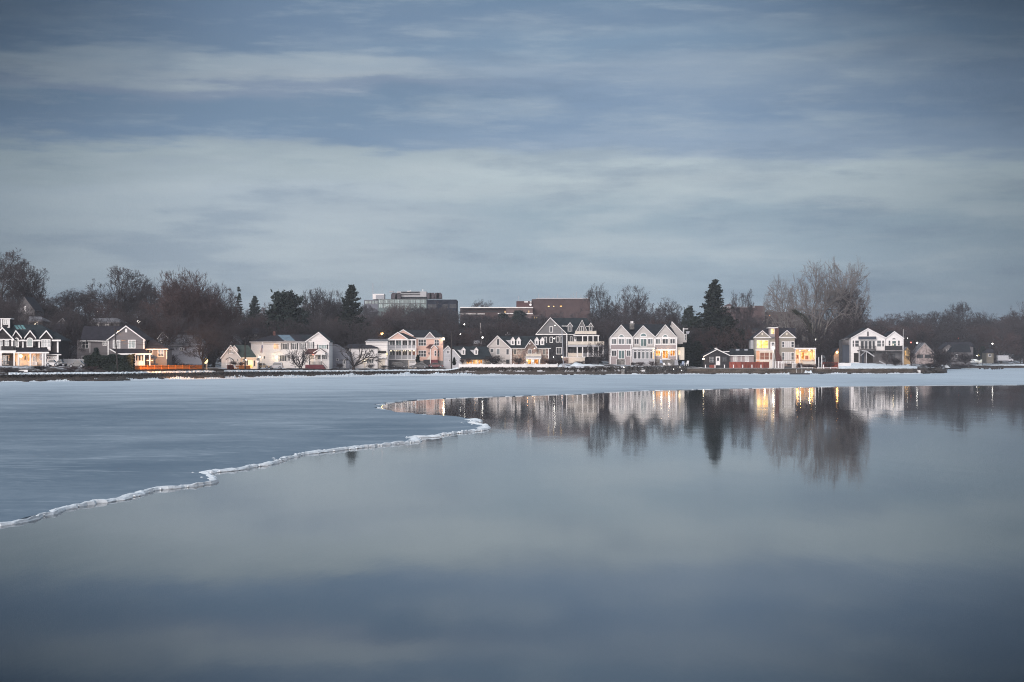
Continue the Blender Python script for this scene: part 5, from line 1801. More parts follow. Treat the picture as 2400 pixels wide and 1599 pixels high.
street_lamp(2297, 832, 880, bulb_y, 420, (1, .8, .15), 'bright yellow lamp among boats at the far right', r=.62)
street_lamp(2290.5, 834, 884, bulb_p, 60, COOL, 'small white lamp beside the bright yellow lamp', r=.30, arm=.3)
r_ = empty('street_lamp', (wx(2271, 872), 872, gz(2271, 872)), 'twin headed white lamp post beside the covered boats', 'street lamp', 'street lamps')
H_ = wz(831, 872) - r_.location.z
MB().tube([(0, 0, -.3), (0, 0, H_)], .12, 6).build('pole', white, r_)
for s_ in (-.5, .5):
    a_ = MB().tube([(0, 0, H_), (s_, 0, H_ + .1)], .05, 5).build('arm', white, r_)
    MB().ball((s_, -.05, H_ - .1), .36, 8, 6).build('bulb', bulb_w, a_, True)
light((r_.location.x, 871.4, r_.location.z + H_ - .7), 320, WARM)


def luminaire(root, H, col, power, aim, lean=0.0):
    """Sodium street light carried by a utility pole: arm, head, bulb and its downward cone of light."""
    MB().tube([(lean, 0, H - .9), (lean + .5, -.7, H - .55), (lean + .9, -1.3, H - .6)], .05, 5).build('arm', darkmetal, root)
    h = MB().ball((lean + .9, -1.4, H - .62), .3, 8, 5, (.8, 1, .3)).build('lamp_head', darkmetal, root, True)
    MB().ball((lean + .9, -1.4, H - .72), .13, 8, 5, (1, 1, .5)).build('bulb', bulb_o, h, True)
    d = bpy.data.lights.new('lamp_light', 'SPOT')
    d.energy, d.color, d.spot_size, d.spot_blend, d.shadow_soft_size = power, col, math.radians(42), .6, .2
    o = bpy.data.objects.new('lamp_light', d)
    COL.objects.link(o)
    o.location = root.location + Vector((lean + .9, -1.4, H - .95))
    o.rotation_euler = (o.location - Vector(aim)).to_track_quat('Z', 'Y').to_euler()


# house lamp glowing behind the tree by the orange fence
lr = empty('garden_lamp', (wx(482, 424), 424, gz(482, 424)), 'bright yellow lamp glowing behind the tree at the end of the orange fence', 'lamp')
H_ = wz(846, 424) - lr.location.z
MB().tube([(0, 0, 0), (0, 0, H_)], .06, 6).build('pole', darkmetal, lr)
MB().ball((0, 0, H_), .5, 10, 7, (1, 1, 1.15)).build('bulb', emit('bulb_soft_yellow', (1, .78, .36), 2.6), lr, True)
light((lr.location.x, 423.2, lr.location.z + H_), 160, (1, .8, .4), .4)
pole_thing('white_post', 'white post in front of the glowing yellow lamp', 485, 416, 845, 864, .09, white)

r_, h_ = pole_thing('utility_pole', 'dark leaning utility pole in front of the grey gabled house', 276, 372, 768, 869, .15, polewood, 'utility pole', lean=-.55)
luminaire(r_, h_, SODIUM, 60000, (wx(436, 399), 399, 1.6), -.55)
r_, h_ = pole_thing('utility_pole', 'dark utility pole beside the cream cottage door', 574.5, 422, 803, 869, .17, polewood, 'utility pole')
r_, h_ = pole_thing('utility_pole', 'dark utility pole between the pink house and the dormered cottage', 1058, 503, 779, 868, .17, polewood, 'utility pole')
r_, h_ = pole_thing('lamp_pole', 'slim grey leaning pole in front of the dark grey house', 1321, 512, 772, 862, .13, greymetal, 'pole', lean=-.45)
MB().tube([(-.45, 0, h_ - 1.7), (-.9, 0, h_ - 1.6), (-1.4, 0, h_ - 1.75)], .05, 5).build('arm', greymetal, r_)
o = MB().box((-.85, -.3, -.6), (-.75, .3, .7)).box((-.74, -.3, -.6), (.0, .3, -.48)).box((-.55, -.25, -.47), (.35, .25, .95)).build('junction_box', greymetal, None)
o.location = (wx(1322, 506), 506, wz(862, 506))
tag(o, 'grey junction box with white base under the slim leaning pole', 'box')
r_, h_ = pole_thing('flag_pole', 'thin white pole standing in front of the triple gabled house', 1478, 521, 808, 860, .10, white)
r_, h_ = pole_thing('flag_pole', 'white flagpole in front of the long white house', 616, 444, 805, 866, .06, white, 'flagpole')
r_.children[0].name = 'pole'
MB().ball((0, 0, h_ + .1), .12, 8, 6).build('finial', white, r_, True)
# limp flag: folded strips of red and white with a blue canton
fl = empty('flag', (r_.location.x, r_.location.y, wz(827, 444)), 'limp red, white and blue striped flag hanging on the white flagpole', 'flag')
fr_, fw_, fb_ = mat('flag_red', (.30, .05, .06), .8, .15, 3), mat('flag_white', (.62, .58, .58), .8, .1, 3), mat('flag_blue', (.04, .05, .14), .8, .15, 3)
zf = wz(809, 444) - fl.location.z
for i in range(7):
    m_ = fr_ if i % 2 == 0 else fw_
    V, Fc = [], []
    for k in range(9):
        t = k / 8
        z = zf * (1 - t)
        x0 = -.05 - i * .055 * (.4 + t)
        y0 = .10 * math.sin(i * 2.1 + t * 3)
        V += [(x0, y0 - .06, z), (x0 - .07, y0 + .05, z - .02)]
    for k in range(8):
        Fc.append((k * 2, k * 2 + 1, k * 2 + 3, k * 2 + 2))
    obj('stripe', V, Fc, m_, fl)
MB().box((-.26, -.16, zf * .62), (-.04, -.10, zf * .99)).build('canton', fb_, fl)
r_, h_ = pole_thing('sign_post', 'white post with a fan shaped sign beside the cream cottage', 604, 442, 850, 865, .07, white, 'sign')
MB().prism([(0, h_ - .15), (-.42, h_ + .42), (.42, h_ + .42)], -.04, .04).build('sign_board', white, r_)
r_, h_ = pole_thing('lamp_pole', 'tall white pole with a bright lamp in front of the taupe house', 1812, 531, 806, 864, .14, white, 'lamp post')
MB().ball((.05, -.2, h_ - 1.05), .26, 8, 6).build('bulb', bulb_w, r_, True)
light((r_.location.x, r_.location.y - .6, r_.location.z + h_ - 1.1), 45, WARM)
MB().tube([(.05, .03, h_ - 1.0), (.7, .25, 1.2)], .05, 5).build('stay', white, r_)
pole_thing('mooring_pole', 'shorter of two white poles right of the glowing side porch', 1919, 527, 837, 862, .12, white)
pole_thing('mooring_pole', 'taller of two white poles right of the glowing side porch', 1926, 527, 833, 862, .15, white)
r_, h_ = pole_thing('utility_pole', 'pale utility pole with crossarm beside the triple gabled house', 1602, 545, 768, 830, .18, polewood, 'utility pole', zbase=gz(1602, 545))
MB().box((0, -.08, h_ - .45), (1.25, .08, h_ - .28)).build('crossarm', white, r_)
MB().prism([(.55, h_ - 1.0), (1.75, h_ - 1.0), (1.65, h_ - 1.1), (1.45, h_ - 1.75), (.8, h_ - 1.75), (.6, h_ - 1.1)], -.3, .3).build('transformer', greymetal, r_)
MB().tube([(0, 0, h_ - .1), (0, 0, h_ * .78)], .20, 8).build('pole_top', white, r_)
pole_thing('birch_snag', 'thin pale forked dead trunk on the slope behind the fieldstone house', 1131.5, 640, 757, 783, .14, sycbark, 'tree', lean=-.8, zbase=gz(1131, 640)).__class__
pole_thing('yacht_mast', 'thin white mast behind the right gable of the white house on the point', 2117, 575, 772, 862, .05, white, 'mast')


def wire(pa, Ya, ya, pb, Yb, yb, sag, label):
    a, c = Vector((wx(pa, Ya), Ya, wz(ya, Ya))), Vector((wx(pb, Yb), Yb, wz(yb, Yb)))
    pts = [a.lerp(c, t) - Vector((0, 0, sag * 4 * t * (1 - t))) - a for t in np.linspace(0, 1, 13)]
    o = MB().tube(pts, .03, 4, False).build('overhead_wire', darkmetal)
    o.location = a
    tag(o, label, 'wire', 'overhead wires along the shore road')


wire(276, 372, 797, 574.5, 422, 807, .5, 'upper overhead wire between the leaning pole and the cream cottage pole')
wire(276, 372, 803, 574.5, 422, 811, .5, 'lower overhead wire between the leaning pole and the cream cottage pole')
wire(574.5, 422, 806, 1058, 503, 807, .35, 'overhead wire crossing in front of the long white house and the pink house')
wire(-60, 345, 797, 276, 372, 797, .4, 'overhead wire from the leaning pole towards the far left')


# ------------------------------------------------------------------ vehicles and boats
def car(label, px, Y, py, paint, L=4.5, H=1.5, kind='sedan', facing=1, snow=False, name='parked_car', yaw=0.0):
    z = wz(py, Y)
    root = empty(name, (wx(px, Y), Y, z), label, 'car', 'cars parked along the shore road', yaw if facing > 0 else math.pi + yaw)
    W = 1.8
    a = L / 2
    hb = H * .56
    lower = [(-a, .32), (-a, hb * .92), (-a * .93, hb), (a * .55, hb), (a * .93, hb * .84), (a, hb * .62), (a, .30)]
    MB().prism(lower, -W / 2, W / 2).build('body', paint, root)
    if kind == 'suv':
        cab = [(-a * .97, hb), (-a * .86, H * .98), (a * .18, H), (a * .52, hb)]
    else:
        cab = [(-a * .80, hb), (-a * .42, H * .97), (a * .10, H), (a * .50, hb)]
    q = MB()
    n = len(cab)
    V = [(x, -W / 2 + (.06 if z_ < hb + .01 else .22), z_) for x, z_ in cab] + [(x, W / 2 - (.06 if z_ < hb + .01 else .22), z_) for x, z_ in cab]
    q.add(V, [tuple(range(n)), tuple(range(2 * n - 1, n - 1, -1))] + [(i, i + n, (i + 1) % n + n, (i + 1) % n) for i in range(n)])
    c = q.build('cabin', snowm if snow else paint, root)
    # side glass, windscreen and rear glass set just proud of the cabin
    for s_ in (-1, 1):
        pts = [(x * .92 + .02, z_) for x, z_ in cab]
        k = MB()
        V = []
        for x, z_ in pts:
            t = (z_ - hb) / (H - hb)
            z2 = hb + .05 + (z_ - hb) * .80
            y = s_ * (W / 2 - .06 - .16 * t * .9 + .012)
            V.append((x, y, z2))
        V2 = [(x, y - s_ * .03, z2) for x, y, z2 in V]
        k.add(V + V2, [(0, 1, 2, 3), (7, 6, 5, 4), (0, 4, 5, 1), (1, 5, 6, 2), (2, 6, 7, 3), (3, 7, 4, 0)])
        k.build('side_window', glcar, root)
    for x0, z0, x1, z1, nm in ((cab[3][0], hb, cab[2][0], H, 'windscreen'), (cab[0][0], hb, cab[1][0], H, 'rear_window')):
        d = .02 if nm == 'windscreen' else -.02
        A, B_ = (x0 + (x1 - x0) * .12 + d, z0 + (z1 - z0) * .12 + .01), (x0 + (x1 - x0) * .88 + d, z0 + (z1 - z0) * .88 + .01)
        obj(nm, [(A[0], -.72, A[1]), (A[0], .72, A[1]), (B_[0], .6, B_[1]), (B_[0], -.6, B_[1]), (A[0] - d, -.72, A[1] - .03), (A[0] - d, .72, A[1] - .03), (B_[0] - d, .6, B_[1] - .03), (B_[0] - d, -.6, B_[1] - .03)],
            [(0, 1, 2, 3), (7, 6, 5, 4), (0, 4, 5, 1), (1, 5, 6, 2), (2, 6, 7, 3), (3, 7, 4, 0)], glcar, root)
    for x in (-a * .62, a * .62):
        for s_ in (-1, 1):
            w = MB().tube([(x, s_ * (W / 2 - .2), .33), (x, s_ * (W / 2 + .02), .33)], .33, 14).build('wheel', shutter, root)
            MB().tube([(x, s_ * (W / 2 + .021), .33), (x, s_ * (W / 2 + .04), .33)], .19, 10).build('rim', greymetal, w)
    for s_ in (-1, 1):
        MB().box((a - .06, s_ * .62 - .16, hb * .62), (a + .02, s_ * .62 + .16, hb * .82)).build('headlight', palegreydoor, root)
        MB().box((-a - .02, s_ * .68 - .13, hb * .60), (-a + .05, s_ * .68 + .13, hb * .9)).build('tail_light', redstair, root)
        MB().box((a * .36, s_ * (W / 2 + .02) - .08, hb + .02), (a * .42, s_ * (W / 2 + .02) + .08, hb + .16)).build('mirror', paint, root)
    MB().box((-a - .03, -W / 2 + .1, .32), (-a + .08, W / 2 - .1, .5)).build('bumper', darkmetal, root)
    MB().box((a - .08, -W / 2 + .1, .28), (a + .03, W / 2 - .1, .46)).build('bumper', darkmetal, root)
    return root


silver = mat('silver_car_paint', (.38, .39, .42), .35, .08, .8, spec=.7)
blackp = mat('black_car_paint', (.022, .024, .03), .3, .1, .8, spec=.7)
darkred = mat('dark_red_car_paint', (.12, .025, .03), .35, .1, .8, spec=.6)
whitep = mat('white_car_paint', (.55, .54, .54), .4, .06, .8, spec=.6)
goldp = mat('sand_car_paint', (.34, .25, .14), .4, .1, .8, spec=.6)
car('silver estate car parked in front of the long white house', 646.5, 449, 865.5, silver, 3.2, 1.55, 'suv', -1)
car('sand coloured car caught in lamp light beside the silver car', 617, 447, 864.5, goldp, 2.9, 1.30, 'sedan', 1)
car('black estate car parked below the double deck porch', 936, 514, 862.5, blackp, 4.1, 1.55, 'suv', 1)
car('black saloon car parked in front of the pink house garage', 982, 512, 863.5, blackp, 4.9, 1.45, 'sedan', -1)
car('dark red car parked at the right end of the pink house', 1022, 513, 862, darkred, 3.9, 1.35, 'sedan', 1)
car('white car parked in front of the garage of the leftmost dark house', 124, 371, 859.5, whitep, 2.4, 1.3, 'sedan', 1)
car('dark car with snowy roof beside the white car at the left', 143, 373, 859, blackp, 1.9, 1.25, 'sedan', 1, True)
car('dark domed car behind the reddish bushes left of the hedge', 181, 366, 862.5, blackp, 3.0, 1.35, 'sedan', -1)

# box truck across the cove
Y = 890
r_ = empty('box_truck', (wx(2353, Y), Y, wz(849, Y)), 'white box truck parked on the far shore at the right', 'truck')
MB().box((-3.0, -1.2, .7), (1.75, 1.2, 3.0)).build('cargo_box', paleb, r_)
MB().prism([(1.8, .5), (1.8, 2.3), (2.7, 2.3), (3.1, 1.5), (3.9, 1.35), (3.95, .5)], -1.05, 1.05).build('cab', paleb, r_)
MB().box((-3.0, -1.0, .45), (3.9, 1.0, .68)).build('chassis', darkmetal, r_)
for x in (-1.8, 3.0):
    for s_ in (-1, 1):
        MB().tube([(x, s_ * .85, .42), (x, s_ * 1.12, .42)], .42, 12).build('wheel', shutter, r_)
MB().prism([(1.95, 1.5), (1.95, 2.15), (2.6, 2.15), (2.9, 1.5)], -1.08, -1.04).build('side_window', gl, r_)


def boat(label, p, L, W, H, m, yaw=0.0, roll=0.0, name='rowing_boat', cover=None):
    root = empty(name, p, label, 'boat', rz=yaw)
    root.rotation_euler = (roll, 0, yaw)
    V, Fc, k = [], [], 9
    for i in range(k):
        t = i / (k - 1)
        w = W / 2 * min(1, 1.15 * math.sin(math.pi * (.12 + .86 * (1 - t))) ** .7)
        rise = H * .25 * t ** 2
        x = -L / 2 + L * t
        V += [(x, -w, H + rise), (x, -w * .8, H * .4 + rise * .5), (x, 0, rise * .3), (x, w * .8, H * .4 + rise * .5), (x, w, H + rise), (x, w * .86, H * .9 + rise), (x, 0, H * .25 + rise * .5), (x, -w * .86, H * .9 + rise)]
    for i in range(k - 1):
        for j in range(8):
            Fc.append((i * 8 + j, i * 8 + (j + 1) % 8, i * 8 + 8 + (j + 1) % 8, i * 8 + 8 + j)[::-1])
    Fc += [tuple(range(8)), tuple(range((k - 1) * 8, k * 8))[::-1]]
    obj('hull', V, Fc, m, root)
    if cover is None:
        for x in (-L * .22, L * .12):
            MB().box((x - .12, -W * .42, H * .62), (x + .12, W * .42, H * .70)).build('thwart', polewood, root)
    else:
        V, Fc = [], []
        for i in range(k):
            t = i / (k - 1)
            w = W / 2 * min(1, 1.15 * math.sin(math.pi * (.12 + .86 * (1 - t))) ** .7) + .06
            x = -L / 2 + L * t
            top = H * (1.2 + .9 * math.sin(math.pi * min(1, t * 1.05)) ** .6) + (.12 if i % 2 else 0)
            V += [(x, -w, H * .9), (x, -w * .45, top * .85), (x, 0, top), (x, w * .45, top * .85), (x, w, H * .9)]
        for i in range(k - 1):
            for j in range(4):
                Fc.append((i * 5 + j, i * 5 + 5 + j, i * 5 + 6 + j, i * 5 + 1 + j))
        obj('cover', V, Fc, cover, root)
    return root


boat('white dinghy lying on the shore ice below the triple gabled house', (wx(1498, 512), 512, .55), 3.0, 1.4, .6, white, .12)
MB_ = MB().box((-1.0, -.5, .55), (.95, .5, .66)).build('dinghy_cover', snowm)
MB_.location = (wx(1498, 512) + .1, 512, .9)
tag(MB_, 'snow covered board lying across the white dinghy', 'board')
boat('small white rowing boat pulled up by the stone gatepost', (wx(1438, 510), 510, .95), 1.3, .8, .45, white, .1)
boat('white rowing boat lying tilted on the rocks at the tip of the point', (wx(2148, 541), 541, .35), 2.2, 1.0, .6, white, math.pi - .2, .35)
boat('white covered boat on the far shore beside the twin lamp post', (wx(2281, 884), 884, wz(851, 884)), 5.2, 2.0, .8, white, 0, 0, 'covered_boat', snowm)
boat('larger white covered boat on the far shore left of the box truck', (wx(2309, 882), 882, wz(853, 882)), 5.8, 2.2, 1.0, white, 0, 0, 'covered_boat', snowm)
boat('dark skiff half hidden in the reeds behind the point', (wx(2236, 700), 700, .5), 4.5, 1.6, .8, darkmetal, .4, .2)

# ducks out on the ice
rg = random.Random(31)
dm = mat('dark_plumage', (.04, .036, .034), .8, .3, 6)
dk = MB().ball((0, 0, .22), .3, 8, 6, (1.3, .7, .7)).ball((.32, 0, .5), .12, 6, 5).ball((.47, 0, .48), .06, 5, 4, (1.5, .7, .5)).ball((-.4, 0, .3), .1, 5, 4, (1.6, .7, .4)).tube([(.24, 0, .3), (.3, 0, .48)], .08, 5)
dme = mesh('duck', dk.V, dk.F, dm, True)
for i in range(17):
    px, py = 2296 + rg.uniform(0, 54), 866.2 + rg.uniform(-.6, .9)
    p = on_water(px, py)
    o = bpy.data.objects.new('duck', dme)
    COL.objects.link(o)
    o.location = (p.x, p.y, ICE_Z)
    o.rotation_euler = (0, 0, rg.uniform(0, 6.28))
    o.scale = (1.25,) * 3
    tag(o, 'tiny dark waterfowl resting on the far ice at the right', 'duck', 'ducks on the far ice')

# ------------------------------------------------------------------ dock, gangway, deck rail, patio furniture, snow piles
Y = 527
r_ = empty('gangway', (wx(1871, Y), Y, 0), 'pale wooden gangway sloping from the sea wall to the float', 'gangway')
a0, a1 = (wx(1863, Y) - r_.location.x, wx(1877.5, Y) - r_.location.x)
b0, b1 = (wx(1866.5, Y - 6) - r_.location.x, wx(1879.5, Y - 6) - r_.location.x)
V = [(b0, -6, .42), (b1, -6, .42), (a1, .2, 1.72), (a0, .2, 1.72)]
obj('ramp', V + [(x, y, z - .15) for x, y, z in V], [(0, 1, 2, 3), (7, 6, 5, 4), (0, 4, 5, 1), (1, 5, 6, 2), (2, 6, 7, 3), (3, 7, 4, 0)], roofgrey, r_)
for xa, xb in ((a0, b0), (a1, b1)):
    MB().tube([(xa, .2, 2.6), (xb, -6, 1.3)], .05, 5).build('handrail', white, r_)
    MB().tube([(xb, -6, .4), (xb, -6, 1.3)], .05, 5).build('rail_post', white, r_)
    MB().tube([(xa, .2, 1.7), (xa, .2, 2.6)], .05, 5).build('rail_post', white, r_)
r_ = empty('float', (wx(1873.5, 516), 516, 0), 'dark floating dock frozen in at the foot of the gangway', 'dock')
MB().box((-2.5, -1.4, -.1), (2.5, 1.4, .32)).build('float_body', darkmetal, r_)
for i in range(5):
    MB().box((-2.5 + i + .03, -1.45, .322), (-1.5 + i - .03, 1.45, .40)).build('plank', polewood, r_)

bb = Bld('deck_railing', 'white deck railing on the sea wall in front of the taupe house', 'railing', ZI, 532, 840, 1220)
bb.rail(690, 1045, 1040, 1215, white, 0, posts=6)
bb.rail(910, 1040, 1300, 1095, white, 3.0, posts=5)
bb.rail(1250, 1095, 1340, 1215, white, -1.0, posts=2)
bb.box('deck_edge', 645, 1216, 1045, 1232, white, -.5, 1)
bb.box('planter', 1042, 1165, 1245, 1240, darkmetal, .5, 1.2)
bb = Bld('stone_pier', 'stained stone gatepost standing in the snow below the triple gabled house', 'gatepost', ZG, 507, 510, 1420)
bb.box('pier', 470, 1300, 552, 1440, greystone, 0, .9)
bb.box('pier_cap', 464, 1290, 558, 1302, foundation, -.05, 1.0)
bb.box('lantern', 482, 1245, 545, 1289, darkmetal, .3, .3)
bb.lamp(536, 1236, bulb_p, 3, COOL, .35, .08, 'lantern')


def chair(label, px, Y, py, m, s=1.0, yaw=0.0):
    r = empty('garden_chair', (wx(px, Y), Y, wz(py, Y)), label, 'chair', 'garden chairs on the patio', yaw)
    MB().box((-.32 * s, -.35 * s, .34 * s), (.32 * s, .3 * s, .40 * s)).build('seat', m, r)
    q = [(.20, .36), (.26, .36), (.52, 1.1), (.46, 1.1)]
    V = [(-.32 * s, y * s, z * s) for y, z in q] + [(.32 * s, y * s, z * s) for y, z in q]
    obj('backrest', V, [(0, 1, 2, 3), (7, 6, 5, 4), (0, 4, 5, 1), (1, 5, 6, 2), (2, 6, 7, 3), (3, 7, 4, 0)], m, r)
    for x in (-.34, .30):
        MB().box((x * s, -.38 * s, .56 * s), ((x + .09) * s, .38 * s, .61 * s)).build('armrest', m, r)
        for y in (-.33, .22):
            MB().box((x * s, y * s, 0), ((x + .07) * s, (y + .07) * s, .56 * s)).build('leg', m, r)


bluep = mat('blue_grey_paint', (.30, .35, .45), .6, .1, 1.5)
chair('pale blue garden chair on the patio left of the white chairs', 1549.5, 522, 854, bluep)
chair('left white garden chair on the patio below the lit windows', 1556.5, 521, 858.5, white, .8)
chair('right white garden chair on the patio below the lit windows', 1569, 521, 858.5, white, .8, .5)
chair('pale blue garden chair near the right end of the patio', 1599.5, 521, 858, bluep, 1.1, -.5)
chair('white garden chair at the right end of the patio wall', 1609, 521, 857.5, white, 1.2, -.9)
chair('white garden chair beside the short orange fence', 553.5, 422, 867, white, 1.0, 1.2)
chair('left dark garden chair by the white fence on the snowy point', 1977, 532, 863, darkmetal, 1.2, .4)
chair('right dark garden chair by the white fence on the snowy point', 1986, 532, 863, redwood, 1.2, -.3)
rg = random.Random(3)
for px, py, lab in ((1512, 861.2, 'patio light in the dark bush on the terrace bank'), (1529.3, 864.6, 'patio light low on the terrace bank left of the chairs'), (1578.6, 865.5, 'patio light below the right white garden chair'),
                    (1593.6, 860.6, 'patio light beside the right pale blue chair'), (1597, 868, 'lowest patio light on the dark patio wall')):
    r = empty('path_light', (wx(px, 514.5), 514.5, wz(py, 514.5)), lab, 'light', 'small lights on the patio wall')
    MB().tube([(0, .5, -.3), (0, 0, 0)], .03, 5).build('stake', darkmetal, r)
    MB().ball((0, 0, 0), .06, 7, 5).build('bulb', bulb_p, r, True)
cov = MB().prism([(-.55, 0), (-.5, 1.25), (-.1, 1.5), (.3, 1.3), (.5, 0)], -.35, .35).build('grill_cover', greymetal)
cov.location = (wx(1585.5, 526), 526, wz(856, 526))
tag(cov, 'pale grey covered grill on the patio right of the lit windows', 'grill')
um = empty('closed_umbrella', (wx(1590.5, 527), 527, wz(855, 527)), 'dark closed patio umbrella beside the grey covered grill', 'umbrella')
MB().tube([(0, 0, 0), (0, 0, 2.6)], .04, 6).build('pole', darkmetal, um)
MB().tube([(0, 0, 1.0), (0, 0, 1.3), (0, 0, 2.5)], [.26, .22, .04], 8).build('canopy', navy, um)
sgn = empty('sign', (wx(54.5, 352), 352, wz(877, 352)), 'blank pale sign board standing by the road at the far left', 'sign')
MB().box((-.8, -.03, .32), (.8, .03, .75)).build('sign_board', white, sgn)
for x in (-.6, .6):
    MB().box((x - .04, .035, 0), (x + .04, .10, .75)).build('post', darkmetal, sgn)


def snow_pile(label, px0, px1, Y, zb, h, dep, seed, slope=0.0):
    rng = random.Random(seed)
    n, k = 26, 9
    V, Fc = [], []
    x0, x1 = wx(px0, Y), wx(px1, Y)
    ph = [rng.uniform(0, 6.28) for _ in range(3)]
    for i in range(n):
        t = i / (n - 1)
        hh = h * (.6 + .22 * math.sin(t * 6 + ph[0]) + .08 * math.sin(t * 15 + ph[1])) * min(1, 6 * t, 6 * (1 - t)) + slope * (t - .5)
        for j in range(k):
            u = j / (k - 1)
            V.append((x0 + (x1 - x0) * t + rng.uniform(-.1, .1), Y + dep * (u - .5), zb - .15 + (hh + .15) * math.sin(math.pi * u) ** .7 + rng.uniform(-.05, .05)))
    for i in range(n - 1):
        for j in range(k - 1):
            Fc.append((i * k + j, i * k + k + j, i * k + k + j + 1, i * k + j + 1))
    tag(obj('snow_pile', V, Fc, snowm, smooth_=True), label, kind='stuff')


snow_pile('old snow drift below the stacked balconies of the dark grey house', 1334, 1418, 515, 2.2, 1.1, 7, 1)
snow_pile('snow lying round the stone pier of the dark grey house', 1308, 1336, 511, 2.0, .8, 4, 2)
snow_pile('snow bank on the ledge below the triple gabled house', 1428, 1500, 509, .1, .55, 3, 3)
snow_pile('snow heap by the gangway', 1886, 1903, 519, .5, .9, 2, 4)
snow_pile('snow heap at the foot of the sea wall below the taupe house', 1840, 1853, 517, .0, .6, 2, 5)
snow_pile('snow heap at the foot of the wall left of the gangway', 1792, 1800, 517, .0, .5, 2, 6)
snow_pile('snow lying along the far shore by the box truck', 2285, 2420, 886, 1.4, .7, 8, 7)
snow_pile('lamp lit snow beside the yellow cottage across the cove', 2122, 2160, 700, 1.3, 1.4, 8, 8)
snow_pile('strip of lamp lit snow behind the dark shrubs across the cove', 2195, 2224, 700, 1.2, .9, 6, 9)
# snowy lawn of the point
V, Fc = [], []
rg = random.Random(5)
P_ = np.linspace(1966, 2150, 60)
for px in P_:
    for j, d in enumerate((2.0, 3.2, 5, 8, 11, 15, 18)):
        Y = shoreY(px) + d
        zt = interp(px, [(1966, 3.0), (2000, 3.0), (2060, 2.75), (2120, 2.35), (2150, 2.0)])
        V.append((wx(px, Y), Y, 1.50 + (zt - 1.50) * (j / 6) ** .8 + rg.uniform(-.04, .06)))
for i in range(len(P_) - 1):
    for j in range(6):
        Fc.append((i * 7 + j, i * 7 + 7 + j, i * 7 + 8 + j, i * 7 + 1 + j))
tag(obj('snowy_lawn', V, Fc, snowm, smooth_=True), 'smooth snow covered lawn on the point', kind='structure')

# ------------------------------------------------------------------ trees
def seg_mesh(name, segs, m, sides=3):
    """One tapered three- or five-sided stick per segment, built with numpy."""
    A = np.array([s[0] for s in segs]); B = np.array([s[1] for s in segs])
    ra = np.array([s[2] for s in segs])[:, None]; rb = np.array([s[3] for s in segs])[:, None]
    D = B - A
    D /= np.linalg.norm(D, axis=1)[:, None] + 1e-9
    up = np.where(np.abs(D[:, 2:3]) > .9, np.array([[1., 0, 0]]), np.array([[0, 0, 1.]]))
    U = np.cross(D, up); U /= np.linalg.norm(U, axis=1)[:, None]
    W = np.cross(D, U)
    n = len(segs)
    V = np.zeros((n, 2 * sides, 3))
    for k in range(sides):
        a = 2 * math.pi * k / sides
        o = U * math.cos(a) + W * math.sin(a)
        V[:, k] = A + o * ra
        V[:, sides + k] = B + o * rb
    base = (np.arange(n) * 2 * sides)[:, None]
    Fq = np.concatenate([np.concatenate([base + k, base + (k + 1) % sides, base + sides + (k + 1) % sides, base + sides + k], 1)[:, None] for k in range(sides)], 1)
    return np_mesh(name, V.reshape(-1, 3), Fq.reshape(-1, 4), m)


def np_mesh(name, V, Fq, m):
    me = bpy.data.meshes.new(name)
    k = Fq.shape[1]
    me.vertices.add(len(V))
    me.vertices.foreach_set('co', V.astype(np.float32).ravel())
    me.loops.add(Fq.size)
    me.loops.foreach_set('vertex_index', Fq.astype(np.int32).ravel())
    me.polygons.add(len(Fq))
    me.polygons.foreach_set('loop_start', np.arange(0, Fq.size, k, dtype=np.int32))
    me.update(calc_edges=True)
    me.validate()
    me.materials.append(m)
    return me


def rot_about(d, ang, rng):
    o = d.orthogonal().normalized()
    o = (o * math.cos(rng.uniform(0, 6.283)) + d.cross(o) * math.sin(rng.uniform(0, 6.283))).normalized()
    return (d * math.cos(ang) + o * math.sin(ang)).normalized()


class Proto:
    pass


